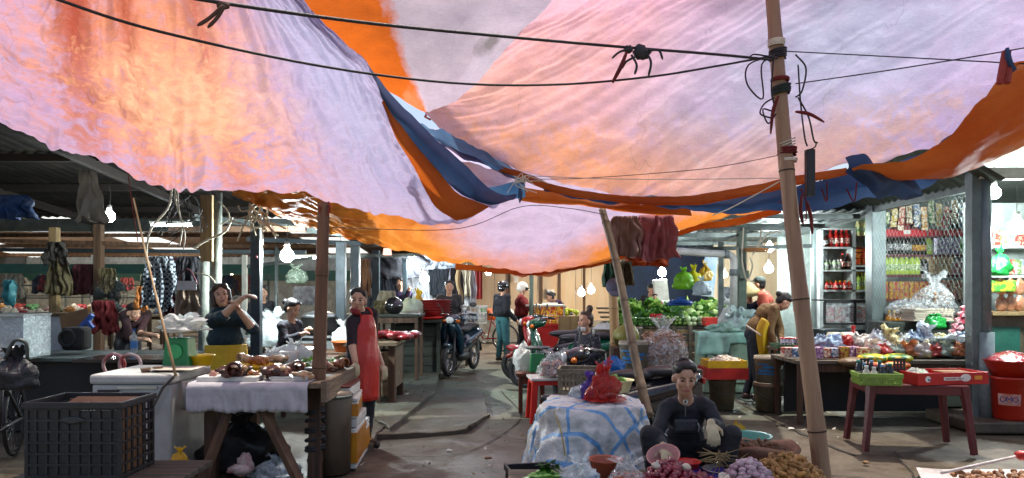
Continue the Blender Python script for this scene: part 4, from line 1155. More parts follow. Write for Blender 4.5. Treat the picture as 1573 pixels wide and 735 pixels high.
# --- vendor in the red apron
M_redapron=mat('red_rubber_apron','#cf2a1c',.42,c2='#b01c12',s=4,bump=.6,bs=8,coat=.12,dirt=.3)
t,j,base,frm,hp_,k=person('smiling vendor in a red apron and cream glove beside the meat table',554,6.85,58,{'top':cloth('maroon_black_top','#2a1620','#1a1016'),'bottom':M_black_cloth,'glove':M_glove},h=1.56,sleeves='half',fingers=True,voxel=.0075,yaw=-52,roll=-4,hair='bun',P={'head':(550,462,6.8),'sh_r':(541,496,6.75),'wr_r':(546,556,6.58),'el_r':(540,528,6.68),'hand_r':(551,590,6.55)})
r_,f_,u_=frm
apron(t,j,frm,k,M_redapron,[(j['chest']+u_*.10,.08,.115),(j['chest'],.125,.14),(j['waist'],.155,.14),(j['pelvis'],.17,.155),(j['pelvis']-u_*.2,.175,.16),(j['pelvis']-u_*.40,.17,.16)])
for s in (-1,1):mb().tube(cr([j['chest']+u_*.10+r_*.08*s+f_*.07,j['neck']+r_*.075*s+f_*.03,j['neck']+r_*.06*s-f_*.05],8),.012,6).build('apron_strap',M_redapron,t,smooth=True)
mb().tube(cr([j['neck']+r_*.07-f_*.03,j['neck']+r_*.11+f_*.03-u_*.02,j['chest']+u_*.12+r_*.1+f_*.08],8),[.03,.032,.032,.03,.03,.028,.026,.02],8).build('collar',cloth('red_collar','#8a1f22','#6a1518'),t,smooth=True)
# --- woman in dark teal, arms raised
M_teal=cloth('dark_teal_cloth','#14323a','#0c2028',r=.8)
t,j,base,frm,hp_,k=person('woman in dark teal shirt and yellow apron raising both arms behind the meat',347,7.4,22,{'top':M_teal,'bottom':M_black_cloth},h=1.60,sleeves='half',fingers=True,voxel=.0075,yaw=6,pitch=-10,roll=8,hair='bob',hairm=M_hairb,loose=1.18,curl=.6,
    P={'head':(339,455,7.35),'sh_r':(326,492,7.35),'el_r':(341,487,7.02),'wr_r':(371,459,6.98),'hand_r':(390,451,6.96),'sh_l':(372,489,7.42),'el_l':(389,506,7.2),'wr_l':(368,479,7.05),'hand_l':(362,466,7.02)})
r_,f_,u_=frm
apron(t,j,frm,k,mat('yellow_apron','#d8b414',.55,c2='#b8920a',s=5,bump=.5,bs=9),[(j['pelvis']+u_*.05,.19,.17),(j['pelvis']-u_*.1,.2,.18),(j['pelvis']-u_*.4,.21,.19)])
mb().tube([W(346,494,7.10),W(353,488,7.09)],.006,6).build('zip',mat('pale_metal','#c8ccc8',.35,metal=.8),t,w=True)
# --- seated woman in dark florals
M_floral=mat('dark_floral_cloth',(.018,.018,.028),.85,c2='#b08a90',s=34,lo=.60,hi=.68,bump=.4,bs=12)
person('dark haired woman in dark floral blouse working behind the meat table',436,8.7,72,{'top':M_floral,'bottom':M_black_cloth},h=1.55,drop=.18,lean=14,pitch=25,hair='bun',voxel=.011,J={'kn_r':(.1,.4,.62),'kn_l':(-.1,.4,.62),'an_r':(.1,.36,.2),'an_l':(-.1,.36,.2)},
    P={'head':(449,474,8.65),'el_r':(438,522,8.5),'wr_r':(463,514,8.4),'el_l':(450,520,8.8),'wr_l':(471,508,8.6)})
# --- woman leaning on the counter at the far left
person('woman in dark red top leaning over the counter by the water bottle',196,9.6,60,{'top':cloth('dark_red_cloth','#3a1519','#200c10'),'bottom':M_black_cloth},h=1.55,lean=28,drop=.05,hair='bun',sleeves='half',pitch=20,P={'head':(206,480,9.4),'wr_r':(222,522,9.1),'wr_l':(236,515,9.2),'el_r':(200,520,9.2),'el_l':(214,512,9.4)})
person('man seen over the floral blouse, half hidden behind a pot',403,11.5,20,{'top':M_black_cloth,'bottom':M_black_cloth},h=1.55,hair='short',drop=.02)
# --- dark jacket behind the counter
person('man in black jacket standing behind the green cabinet by the blue scooter',690,13.4,10,{'top':cloth('charcoal_jacket',(.02,.02,.022),(.03,.03,.032)),'bottom':M_black_cloth},h=1.63,hair='short',loose=1.15,yaw=-4,P={'el_r':(674,472,13.3),'wr_r':(668,482,13.1)})
person('woman in purple coat standing among the hanging clothes',616,14.6,-25,{'top':cloth('purple_coat','#3a2a52','#261a3a'),'bottom':M_black_cloth},h=1.58,zb=.12,hair='bun',loose=1.15,P={'wr_l':(628,446,14.2),'el_l':(624,458,14.4)})
# --- two customers in helmets
M_jean=cloth('teal_jeans','#3f7f84','#2f6268',bump=.4)
person('customer in black helmet, dark puffer jacket and teal jeans',772,15.0,125,{'top':cloth('navy_puffer','#151b26','#0d1119',bs=8),'bottom':M_jean,'helmet':mat('black_helmet',(.012,.012,.013),.18,coat=.6)},h=1.62,hair='helmet',loose=1.35,trous=1.15,J={'an_r':(.13,.02,.07),'wr_r':(.24,.14,.82)})
person('customer in white helmet and red jacket reaching over the snack cart',801,15.5,88,{'top':cloth('dark_red_jacket','#8c2424','#6a1919'),'bottom':M_black_cloth,'helmet':mat('white_helmet','#d9d6cb',.2,coat=.6)},h=1.6,hair='helmet',loose=1.3,trous=1.1,pitch=14,J={'el_r':(.22,.16,1.03),'wr_r':(.16,.38,1.0),'el_l':(-.2,.14,1.03),'wr_l':(-.12,.36,.98),'an_l':(-.1,.12,.07)})
person('stooping woman in purple blouse serving behind the snack cart',872,16.6,-78,{'top':cloth('purple_blouse','#4c2a4a','#351a35'),'bottom':M_black_cloth},h=1.58,lean=42,hair='bun',sleeves='cap',pitch=15,J={'wr_r':(.2,.62,.92),'wr_l':(-.1,.6,.9),'el_r':(.22,.45,1.05),'el_l':(-.2,.42,1.05)})
# --- seated woman in polka dots with her mask under the chin
M_polka=mat('white_dotted_navy',(.014,.016,.03),.85,c2='#c9c9cf',s=42,lo=.62,hi=.66,bump=.4,bs=12)
t,j,base,frm,hp_,k=person('seated woman in dark dotted blouse with a white mask under her chin',906,8.8,-62,{'top':M_polka,'bottom':M_black_cloth},h=1.55,drop=.33,hair='high',lean=6,yaw=4,pitch=-4,voxel=.011,hairm=M_hairb,
    P={'head':(899,494,8.75)},J={'kn_r':(.12,.4,.5),'kn_l':(-.12,.4,.5),'an_r':(.1,.38,.07),'an_l':(-.1,.38,.07),'wr_r':(.15,.35,.62),'wr_l':(-.15,.35,.62),'el_r':(.24,.05,.72),'el_l':(-.24,.05,.72)})
mb().grid([[hp_(.066*math.sin(q),.02+.078*math.cos(q),z)for q in np.linspace(-1.3,1.3,9)]for z in (-.07,-.10,-.128)]).build('face_mask',mat('white_mask','#dcdcd8',.8),t,smooth=True,solid=.003)
# --- garlic seller in the foreground
t,j,base,frm,hp_,k=person('seated seller in black zip top and cream gloves holding a pink bowl',1052,5.15,-6,{'top':cloth('black_zip_top',(.013,.014,.018),(.024,.025,.03)),'bottom':cloth('black_trousers',(.012,.012,.015),(.02,.02,.024)),'glove':M_glove},h=1.56,drop=.55,lean=8,yaw=8,pitch=14,hair='bun',fingers=True,voxel=.0065,loose=.93,
    P={'head':(1051,580,4.93),'neck':(1054,611,5.04),'chest':(1053,634,5.12),'sh_r':(1023,629,5.05),'sh_l':(1086,626,5.05),'el_r':(1009,666,4.9),'wr_r':(1018,686,4.62),'hand_r':(1026,702,4.52),'el_l':(1104,657,4.96),'wr_l':(1092,650,4.70),'hand_l':(1098,676,4.62),
       'kn_r':(998,668,4.75),'kn_l':(1124,668,4.72),'an_r':(1010,770,4.75),'an_l':(1108,770,4.7),'hip_r':(1034,705,5.15),'hip_l':(1074,705,5.15)})
r_,f_,u_=frm
mb().torus(W(1053,618,4.955),.014,.004,'y',14,6).build('zip_ring',mat('pale_metal','#c8ccc8',.35,metal=.8),t,w=True,smooth=True)
mb().tube([W(1053,606,4.985),W(1053,640,4.97)],.004,5).build('zip',mat('dull_metal','#5a5c5c',.4,metal=.7),t,w=True)
mb().box(W(1054,655,4.95),(.17,.05,.10),rx=R(-12)).build('waist_bag',mat('black_nylon',(.014,.014,.016),.55,bump=.5,bs=30),t,w=True,bev=.022)
mb().tube([W(1072,650,4.90),W(1074,655,4.895),W(1073,663,4.9)],.004,5).build('bag_zip',mat('pale_metal','#c8ccc8',.35,metal=.8),t,w=True)
sb=thing('low_stool','small red plastic stool under the seated garlic seller','stool',(base.x,base.y+.05,0))
mb().box((0,0,.2),(.3,.26,.03),tx=.95).build('seat',mat('red_plastic','#b3201a',.4,dirt=.2),sb,bev=.01)
for sx in (-1,1):
    for sy in (-1,1):mb().bar((.12*sx,.1*sy,.19),(.15*sx,.13*sy,0),.035,.035).build('leg',mat('red_plastic','#b3201a',.4),sb)
# --- stall dark figure, child in pink
person('dark clothed trader with lowered head behind the vegetables',994,15.2,30,{'top':M_black_cloth,'bottom':M_black_cloth},h=1.6,hair='short',lean=12,pitch=20)
t,j,base,frm,hp_,k=person('small child in pink jacket behind the vegetable heap',1006,14.6,0,{'top':cloth('pink_jacket','#d0406c','#b02a54'),'bottom':M_black_cloth},h=1.0,zb=.38,hair='short',loose=1.3)
# --- stooping trader in brown with the yellow apron
t,j,base,frm,hp_,k=person('stooping trader in brown sweater, yellow apron and dark jeans by the stacked buckets',1158,9.8,84,{'top':cloth('brown_sweater','#7a5c34','#5c4324',bs=20),'bottom':cloth('dark_jeans','#1d2430','#131821')},h=1.60,lean=62,hair='bun',pitch=46,voxel=.0095,loose=1.12,
    P={'head':(1204,464,9.75),'neck':(1190,470,9.8),'chest':(1176,482,9.8),'waist':(1164,500,9.8),'sh_r':(1190,476,9.62),'sh_l':(1188,472,9.98),'el_r':(1183,506,9.55),'wr_r':(1189,528,9.5),'el_l':(1198,506,10.0),'wr_l':(1200,526,9.8),'hand_r':(1194,545,9.5),'hand_l':(1204,540,9.8)},J={'an_r':(.1,.02,.07),'an_l':(-.1,-.08,.07)})
r_,f_,u_=frm
ya=mat('yellow_apron','#d8b414',.55)
mb().grid(patch([WR([(1170,488,9.56),(1178,492,9.5),(1184,500,9.54)]),WR([(1162,505,9.58),(1172,510,9.5),(1181,515,9.55)]),WR([(1163,525,9.58),(1172,530,9.52),(1180,533,9.56)]),WR([(1166,545,9.6),(1173,549,9.55),(1180,548,9.58)])],12,16)).build('apron',ya,t,w=True,smooth=True,solid=.005)
mb().tube(cr(WR([(1146,500,9.60),(1158,508,9.56),(1170,516,9.52)]),8),.012,6).build('apron_tie',mat('white_piping','#d8cfc0',.8),t,w=True)
person('trader in coral sweater and grey cap behind the stooping one',1184,12.4,-120,{'top':cloth('coral_sweater','#d8654e','#bb5140'),'bottom':M_black_cloth,'cap':cloth('grey_cap','#4d5650','#3b433e')},h=1.66,lean=16,hair='cap',loose=1.15,zb=.05)
person('person in conical hat and navy jacket beside the coral sweater',1154,12.7,-30,{'top':cloth('navy_jacket','#1a2a46','#121d33'),'bottom':M_black_cloth},h=1.52,hair='conical',lean=14,pitch=25)
# ================================================================ shared small builders
M_film=mat('clear_plastic_film','#dfe6e6',.18,var=.05,alpha=.16,bump=.9,bs=26,spec=.8)
M_film_w=mat('white_plastic_film','#d9dcd9',.35,var=.08,transl=.4,bump=.8,bs=20)
M_film_m=mat('milky_plastic_film','#c9d4d4',.25,var=.08,alpha=.42,bump=.9,bs=24,spec=.7)
M_redpl=mat('red_plastic','#b3201a',.4)
M_black_pl=mat('black_plastic',(.016,.016,.018),.5,dirt=.35,c2=(.026,.025,.026))
M_yel_pl=mat('yellow_plastic','#d9ad14',.4,dirt=.15)
M_green_pl=mat('green_plastic','#1c7a44',.4,dirt=.15)
M_alu=mat('dull_aluminium','#b9bdbd',.35,metal=.85,dirt=.2)
M_foam=mat('white_foam','#d8d6cc',.8,dirt=.2,bump=.3,bs=90)
M_card=mat('brown_cardboard','#9a744e',.85,c2='#7d5c3c',dirt=.2)
M_dark=mat('grimy_black',(.014,.013,.012),.7,dirt=.3)
M_deskw=wood('grey_worn_wood','#7b705e','#4f4639',axis=(.1,1,1))
M_counter=wood('dark_green_boards','#3b4438','#232a24',axis=(.08,1,1))
M_whitecloth=cloth('white_cloth','#d2d0d0','#b4b1b4',bump=.5,bs=14,dirt=.42)
def lumps(name,m,n,c,spread,rad,parent=None,jit=.4,**k):
    b=mb()
    for i in range(n):
        b.ell((c[0]+U(-1,1)*spread[0],c[1]+U(-1,1)*spread[1],c[2]+U(0,1)*spread[2]),(rad*U(.7,1.3),rad*U(.7,1.3),rad*U(.6,1.1)),9,7,jit=jit)
    return b.build(name,m,parent,smooth=True,**k)
def bag(name,label,c,rad,m,cat='bag',group=None,neck=.5,jit=.35,seed=0,inner=None,part='film',tail=True,tie=None):
    "a crumpled plastic bag: gathered at the neck, flared above"
    random.seed(seed)
    t=thing(name,label,cat,c,group=group)
    n=40
    rows=[]
    off=Vector((seed*3.7,1,2))
    prof=[(.02,0),(.75,.01),(.95,.12),(1,.3),(.96,.5),(.8,.7),(.5,.86),(neck*.5,.95),(neck*.32,1.0)]
    if tail:prof+=[(neck*.6,1.12),(neck*1.0,1.25)]
    prof=[(v.x,v.y)for v in cr([(a_,b_,0)for a_,b_ in prof],26)]
    for rr_,z in prof:
        row=[]
        for i in range(n+1):
            a=2*PI*(i%n)/n
            p=Vector((math.cos(a),math.sin(a),z*2))
            cre=.5-abs(noise.noise(p*2.6+off))*1.6-abs(noise.noise(p*5.5-off))*.8
            gat=.16*math.sin(a*9+seed)*max(0,z-.55)*1.6
            q=max(.1,1+jit*noise.noise(p*1.3+off)+jit*.38*cre+gat)
            row.append(Vector((max(rr_,0)*rad[0]*math.cos(a)*q,max(rr_,0)*rad[1]*math.sin(a)*q,max(0,z*rad[2]*(1+(jit*(.6*noise.noise(p*1.5-off)+.25*cre)if z>.25 else 0))))))
        rows.append(row)
    mb().grid(rows).build(part,m,t,smooth=True)
    if inner:
        inner(t)
    if tie:mb().torus((0,0,rad[2]),neck*.34*rad[0],.008,'z',12,6).build('tie',tie,t)
    return t
def basin(name,label,c,r,h,m,cat='basin',rim=.012,wall=.006,group=None,n=28):
    return mb().lathe([(.001,0),(r*.72,0),(r*.76,.01),(r*.97,h-.01),(r+rim,h),(r+rim,h+.006),(r*.97-wall,h),(r*.74,.014),(.001,.012)],n=n).build(name,m,label=label,cat=cat,smooth=True,loc=c,group=group)
def crate(name,label,c,L,Wd,H,m,rz=0,rows=5,cols=6,cat='crate',group=None,t_=.012,wall=None):
    "slatted plastic crate: rim, floor, corner posts and a lattice on each side"
    t=thing(name,label,cat,c,rz,group)
    for sx in (-1,1):
        for sy in (-1,1):mb().box((sx*(L/2-t_),sy*(Wd/2-t_),H/2),(t_*2,t_*2,H)).build('corner_post',m,t,bev=.003)
    mb().box((0,0,.01),(L-.01,Wd-.01,.016)).build('floor_panel',m,t)
    r=mb()
    for sy in (-1,1):r.box((0,sy*(Wd/2),H-.02),(L+.02,t_*1.6,.04))
    for sx in (-1,1):r.box((sx*(L/2),0,H-.02),(t_*1.6,Wd-.002,.04))
    r.build('rim',m,t,bev=.004)
    for side in range(4):
        g=mb()
        ln=L if side<2 else Wd
        nc=cols if side<2 else max(3,int(cols*Wd/L))
        for i in range(1,nc):
            q=-ln/2+ln*i/nc
            p=(q,(Wd/2-.004)*(1 if side==0 else -1),H/2-.02)if side<2 else ((L/2-.004)*(1 if side==2 else -1),q,H/2-.02)
            g.box(p,(t_*1.3,t_*.8,H-.05)if side<2 else (t_*.8,t_*1.3,H-.05))
        for i in range(rows):
            z=.02+(H-.06)*i/(rows-1)
            p=(0,(Wd/2-.002)*(1 if side==0 else -1),z)if side<2 else ((L/2-.002)*(1 if side==2 else -1),0,z)
            g.box(p,(ln-.02,t_*.8,t_*1.2)if side<2 else (t_*.8,ln-.02,t_*1.2))
        g.jitter(.007,5).build('lattice_side',m,t)
        if wall and side in wall:
            mb().box((0,(Wd/2-.012)*(1 if side==0 else -1),H/2-.02)if side<2 else ((L/2-.012)*(1 if side==2 else -1),0,H/2-.02),(ln-.03,.006,H-.06)if side<2 else (.006,ln-.03,H-.06)).build('side_panel',m,t)
    return t
def table(name,label,c,L,Wd,H,mt,ml,rz=0,th=.04,leg=.05,cat='table',planks=1,rail=True,group=None):
    t=thing(name,label,cat,c,rz,group)
    for i in range(planks):
        w_=Wd/planks
        mb().box((0,-Wd/2+w_*(i+.5),H-th/2+U(-.002,.002)),(L+U(-.01,.02),w_-.006,th)).build('plank' if planks>1 else 'top',mt,t,bev=.004)
    for sx in (-1,1):
        for sy in (-1,1):mb().box((sx*(L/2-leg),sy*(Wd/2-leg),(H-th)/2),(leg,leg,H-th)).build('leg',ml,t,bev=.003)
    if rail:
        for sy in (-1,1):mb().box((0,sy*(Wd/2-leg),H-th-.05),(L-leg*2.2,leg*.6,.08)).build('rail',ml,t)
    return t
def garment(label,px,py,D,w_,h_,m,cat='garment',group=None,name='hanging_garment',seed=0,folds=4,flare=.25,parent=None,sag=.0):
    p=W(px,py,D)
    rows=[]
    for i in range(15):
        v=i/14
        row=[]
        for q in range(33):
            u=q/32-.5
            wd=w_*(1+flare*v)*(1-.15*math.exp(-v*9))
            x=u*wd+w_*(.12*noise.noise(Vector((u*3,v*3,seed)))+.10*u*noise.noise(Vector((.3,v*4,seed+2))))
            fp=u*folds*2.2+.5*noise.noise(Vector((u*4,v*2,seed+9)))
            y=.11*(.5-abs(noise.noise(Vector((fp,v*.7,seed*1.7))))*1.8)*(.4+.7*v)+.05*noise.noise(Vector((u*5,v*4,seed+5)))+.02*noise.noise(Vector((u*14,v*9,seed)))
            z=-v*h_-sag*(.25-u*u)*2*(1-v)-.16*h_*noise.noise(Vector((u*4,seed,0)))*v
            row.append(Vector((x,y,z))+p)
        rows.append(row)
    return mb().grid(rows).build(name,m,parent,smooth=True,solid=.006,label=label,cat=cat,group=group)
def bottle(name,label,c,h,r,m,mc,ml=None,group=None,cat='bottle',n=12,rz=0,neck=.32):
    t=thing(name,label,cat,c,rz,group)
    mb().lathe([(.001,0),(r*.9,0),(r,h*.04),(r,h*.60),(r*.85,h*.70),(r*neck,h*.84),(r*neck,h*.92),(.001,h*.92)],n=n).build('body',m,t,smooth=True)
    mb().lathe([(r*neck*1.15,h*.90),(r*neck*1.2,h),(.001,h)],n=n).build('cap',mc,t)
    if ml:mb().lathe([(r*1.02,h*.2),(r*1.02,h*.5)],n=n,cap=False).build('paper_label',ml,t)
    return t

# ================================================================ left foreground
# bench end and black crate
bn=thing('low_bench','worn wooden bench end under the black crate','bench',(XA(150,4.6),4.6,0))
for i in range(3):mb().box((XA(160,4.6),4.48+i*.2,ZA(733,4.6)),(1.05,.19,.035)).build('plank',wood('bench_wood','#5d564b','#37322a',axis=(.1,1,1)),bn,w=True,bev=.004)
for x in (XA(60,4.6),XA(262,4.6)):
    for y in (4.42,4.86):mb().box((x,y,.13),(.06,.06,.27)).build('leg',M_timber,bn,w=True)
zc=ZA(733,4.6)+.02
cx0,cx1=XA(37,4.45),XA(186,4.45)
ct=crate('black_crate','large black lattice crate holding a cardboard flap',((cx0+cx1)/2,4.45+.21,zc),cx1-cx0,.42,.47,M_black_pl,rows=7,cols=9,wall=(1,))
hb=mb().lathe([(.001,0),(.045,0),(.03,.004)],n=14,sx=1.6,sy=.5,M=Matrix.Rotation(R(90),3,'X')).build('handle_recess',mat('crate_badge','#2c2f31',.4),ct)
hb.location=(.0,-.215,.36)
cb=thing('cardboard_box','brown cardboard box with open flaps inside the black crate','box',((cx0+cx1)/2+.04,4.67,zc+.02))
for x,y,dx,dy in ((0,-.15,.42,.006),(0,.15,.42,.006),(-.21,0,.006,.29),(.21,0,.006,.29)):mb().box((x,y,.2),(dx,dy,.4)).build('side',M_card,cb)
mb().box((.03,-.04,.425),(.40,.2,.006),rx=R(10)).build('flap',M_card,cb)
mb().box((-.02,.1,.415),(.38,.14,.006),rx=R(-16)).build('flap',M_card,cb)
# chest freezer
fx0,fx1,fy0,fz=XA(141,5.6),XA(263,5.6),5.6,.84
fr=thing('chest_freezer','grubby white chest freezer behind the black crate','freezer',((fx0+fx1)/2,5.95,0))
M_frz=mat('grubby_white_enamel','#d2d3cd',.45,c2='#b2b3ac',dirt=.32,s=4)
fw=fx1-fx0
mb().box(((fx0+fx1)/2,5.95,.40),(fw,.7,.72)).build('cabinet',M_frz,fr,w=True,bev=.015)
mb().box(((fx0+fx1)/2,5.95,.80),(fw+.03,.73,.075)).build('lid',M_frz,fr,w=True,bev=.02)
mb().box(((fx0+fx1)/2,5.95,.015),(fw-.06,.6,.07)).build('plinth',M_black_pl,fr,w=True)
mb().box((fx0+.13,5.592,.70),(.16,.012,.045)).build('badge',M_black_pl,fr,w=True)
mb().box(((fx0+fx1)/2+.05,5.59,.74),(fw*.5,.012,.02)).build('trim',M_alu,fr,w=True)
mb().tube(cr([(fx1+.02,5.75,.76),(fx1+.05,5.72,.70),(fx1+.05,5.74,.62),(fx1+.02,5.78,.55)],10),.022,8).build('lid_handle',M_frz,fr,w=True,smooth=True)
pb=mb().grid(patch([[Vector((XA(225+25*i,5.8),5.72+.16*q,.845+.02*noise.noise(Vector((i,q,3)))+.012))for i in range(4)]for q in range(3)],14,10)).build('paper_sheets',mat('newsprint','#b9b0a2',.9,dirt=.2),label='crumpled sheets of paper on the freezer lid',cat='paper',smooth=True)
# leaning stick
mb().tube([W(270,577,5.55),W(246,480,5.9),W(226,398,6.2),W(205,305,6.5)],[.011,.010,.009,.008],9).build('bamboo_stick',M_bamboo_pale,label='long pale stick leaning up from the freezer',cat='stick',smooth=True)
mb().tube([W(268,578,5.54),W(250,596,5.56),W(229,637,5.56)],.011,7).build('stick',mat('grey_stick','#5b564e',.8),label='grey stick hanging across the freezer front',cat='stick')
# green scale with bags, yellow basin, cups
sg=thing('kitchen_scale','green market scale with a plastic bag on its pan','scale',(XA(277,6.15),6.15,.842))
mb().box((0,0,.12),(.22,.2,.24),tx=.82,ty=.8).build('case',M_green_pl,sg,bev=.012)
mb().tube([(0,0,.23),(0,0,.28)],.02,8).build('stem',M_alu,sg)
mb().lathe([(.001,0),(.13,.004),(.15,.022),(.145,.024),(.12,.008),(.001,.006)],(0,0,.28),20).build('pan',M_alu,sg,smooth=True)
mb().lathe([(.001,.0),(.06,.0),(.06,.006)],(0,-.098,.13),18,M=Matrix.Rotation(R(90),3,'X')).build('dial',mat('dial_green','#2f9a5c',.4),sg)
bag('plastic_bag','crumpled clear bag spilling over the green scale',(XA(283,6.1),6.1,1.145),(.19,.13,.12),M_film_w,seed=3,tail=False,neck=1.2,jit=.7)
basin('plastic_basin','yellow plastic basin beside the green scale',(XA(310,6.2),6.2,.842),.1,.085,M_yel_pl)
for i,px in enumerate((247,256)):mb().lathe([(.001,0),(.03,0),(.04,.03),(.034,.032),(.001,.01)],n=14).build('small_dish',mat('brown_glaze','#6b5340',.4),loc=(XA(px,6.0),5.75+.1*i,.84),label=['small brown dish near the stick','small brown dish nearest the green scale'][i],cat='dish',smooth=True)
# meat table
tx0,tx1,ty0,ty1,tz=XA(297,5.55),XA(478,5.55),5.55,6.78,.775
mt=thing('meat_table','rough timber meat table draped with a white cloth at the front','table',((tx0+tx1)/2,6.1,0))
M_tim2=wood('raw_grey_timber','#8a7660','#594a3a',axis=(1,.1,1))
for i in range(5):
    wv=(tx1-tx0+.12)/5
    mb().box((tx0+wv*(i+.5),(ty0+ty1)/2,tz-.02),(wv-.006,ty1-ty0,.035)).build('plank',M_tim2,mt,w=True,bev=.003)
mb().box((tx1+.1,(ty0+ty1)/2,tz-.06),(.045,ty1-ty0+.05,.16)).build('side_board',M_tim2,mt,w=True,bev=.004)
for a,b in (((352,628,5.6),(308,745,5.45)),((404,628,5.6),(462,745,5.45))):mb().bar(W(*a),W(*b),.08,.05).build('trestle_leg',wood('trestle_wood','#6e5138','#412e20'),mt,w=True,bev=.004)
for x,y in ((tx1+.04,6.7),(tx0+.05,6.7),(tx0+.08,5.7),(tx1-.02,5.75)):mb().box((x,y,(tz-.05)/2),(.09,.09,tz-.05)).build('leg',M_timber,mt,w=True,bev=.004)
rows=[]
for i in range(13):
    v=i/12
    row=[]
    for q in range(91):
        u=q/90
        x=tx0-.04+(tx1-tx0+.02)*u
        if v<.35:p=Vector((x,ty0+.45*(1-v/.35)-.02,tz+.006+.003*noise.noise(Vector((u*9,v*6,0)))))
        else:
            d=(v-.35)/.65
            p=Vector((x,ty0-.035+(.05*(.3-abs(noise.noise(Vector((u*13,d*.8,3)))))+.012*noise.noise(Vector((u*40,d*3,1))))*d,tz-.21*d*(1+.12*noise.noise(Vector((u*7,1,0)))+.05*noise.noise(Vector((u*31,2,0))))))
        row.append(p)
    rows.append(row)
mb().grid(rows).build('tablecloth',M_whitecloth,label='white cloth draped over the front of the meat table',cat='tablecloth',smooth=True,solid=.003)
fb_=mb().box((XA(357,5.72),5.74,tz+.026),(.46,.28,.035)).build('foam_board',M_foam,label='white foam board under the roast meat',cat='board',bev=.005)
# roast meat: glazed brown cuts with hollow ends
M_roast=mat('roast_brown_skin','#6b3218',.32,c2='#2e1409',s=9,bump=.5,bs=22,coat=.35,rnd=.25)
M_roast_l=mat('roast_tan_skin','#a86a38',.38,c2='#6a3518',s=9,bump=.5,bs=22,coat=.3,rnd=.2)
M_fat=mat('pale_fat','#cdb592',.5,c2='#a8835c',s=12,bump=.4)
def roast(i,px,py,D,sz,label,m,ang,hollow=True):
    random.seed(i+40)
    p=W(px,py,D)
    t=thing('roast_cut',label,'meat',p,R(ang),group='roast cuts on the meat table')
    pr=[('e','s',Vector((0,0,sz*.42)),Matrix.Rotation(U(-.3,.3),3,'X'),(sz*.7,sz*.5,sz*.42))]
    for q in range(9):
        a_=U(0,6.28)
        pr.append(('e','s',Vector((sz*.75*math.cos(a_),sz*.5*math.sin(a_),sz*U(.18,.62))),Matrix.Rotation(U(0,3),3,'Z')@Matrix.Rotation(U(-.8,.8),3,'X'),(sz*U(.2,.42),sz*U(.12,.24),sz*U(.14,.3))))
    pr.append(('c','s',Vector((-sz*.5,0,sz*.5)),Vector((-sz*1.05,U(-.2,.2)*sz,sz*U(.2,.6))),sz*.24,sz*.1))
    o=remesh('cut',pr,sz*.06,{'s':m},t,2)
    if hollow:
        # a curled rind that leaves a dark hollow open to the front
        rows=[[Vector((sz*.12+sz*(.42+.05*noise.noise(Vector((q,y,i))))*math.cos(q),-sz*.35-y,sz*.5+sz*.46*math.sin(q)))for q in np.linspace(-.7,4.1,24)]for y in np.linspace(0,sz*.5,7)]
        mb().grid(rows).build('rind',m,t,smooth=True,solid=sz*.14)
    mb().ell((sz*.62,-sz*.3,sz*.62),(sz*.2,sz*.12,sz*.14),9,7,jit=.4).build('fat',M_fat,t,smooth=True)
    return t
zt=588
roast(1,361,581,5.66,.13,'large glazed roast cut with a dark hollow on the foam board',M_roast,6)
roast(2,334,583,5.8,.075,'small roast piece at the edge of the foam board',M_roast_l,40,False)
roast(3,386,582,5.75,.08,'pale roast piece lying against the large glazed cut',M_roast_l,-30,False)
roast(4,425,582,5.72,.14,'very dark long roast cut in the middle of the table',M_roast,-20,False)
roast(5,452,574,6.0,.11,'dark roast cut behind the pale trotter',M_roast,25)
roast(6,466,584,5.66,.085,'pale cut trotter on the small tray',M_fat,12,False)
roast(7,500,572,6.05,.10,'dark roast cut beside the support pole',M_roast,-10)
roast(8,520,566,6.25,.09,'dark roast cut at the far corner of the table',M_roast_l,60)
roast(9,398,561,6.3,.10,'golden roast piece in the yellow basin',M_roast_l,15,False)
roast(10,378,558,6.45,.09,'pale roast ear behind the large glazed cut',M_fat,-40)
roast(11,430,558,6.5,.09,'wrapped pale cut beside the metal tray',M_fat,10,False)
basin('plastic_basin','shallow yellow basin among the roast cuts',(XA(402,6.25),6.25,tz+.005),.15,.06,M_yel_pl)
mb().box((0,0,.02),(.28,.17,.035),tx=1.06,ty=1.06).build('steel_tray',M_alu,loc=(XA(448,5.68),5.7,tz+.005),label='small grey steel tray under the pale trotter',cat='tray',bev=.006)
tr=mb().lathe([(.001,.0),(.28,0),(.31,.035),(.305,.037),(.27,.006),(.001,.006)],n=28,sx=1.15).build('round_tray',M_alu,loc=(XA(466,6.45),6.52,tz+.01),label='wide round aluminium tray at the back of the meat table',cat='tray',smooth=True)
gl=mb()
for i in range(90):
    p=Vector((XA(494,6.45)+U(-.2,.2),6.5+U(-.12,.12),tz+.03+U(0,.08)))
    a,e=U(0,6.3),U(-.2,.9)
    d=Vector((math.cos(a),math.sin(a),e))*U(.02,.04);s=Vector((-d.y,d.x,0))*.5
    gl.add([p-d,p+s,p+d,p-s],[(0,1,2,3)])
gl.build('herb_heap',mat('bright_herbs','#6f9a2a',.6,c2='#3f6a18',s=20,transl=.3),label='heap of light green herbs on the round tray',cat='herbs',kind='stuff')
bt=mb().lathe([(.001,0),(.026,0),(.028,.01),(.028,.05),(.018,.06),(.018,.075),(.001,.078)],n=14).build('seasoning_jar',mat('pink_jar','#c08a7c',.4),loc=(XA(329,5.68),5.66,tz+.008),label='small pink seasoning jar on the edge of the meat table',cat='jar',smooth=True)
mb().box((0,0,.06),(.22,.14,.12)).build('tissue_box',mat('paper','#d8d6cc',.8),loc=(XA(438,6.7),6.75,tz+.02),label='white tissue box behind the round tray',cat='box',bev=.006)
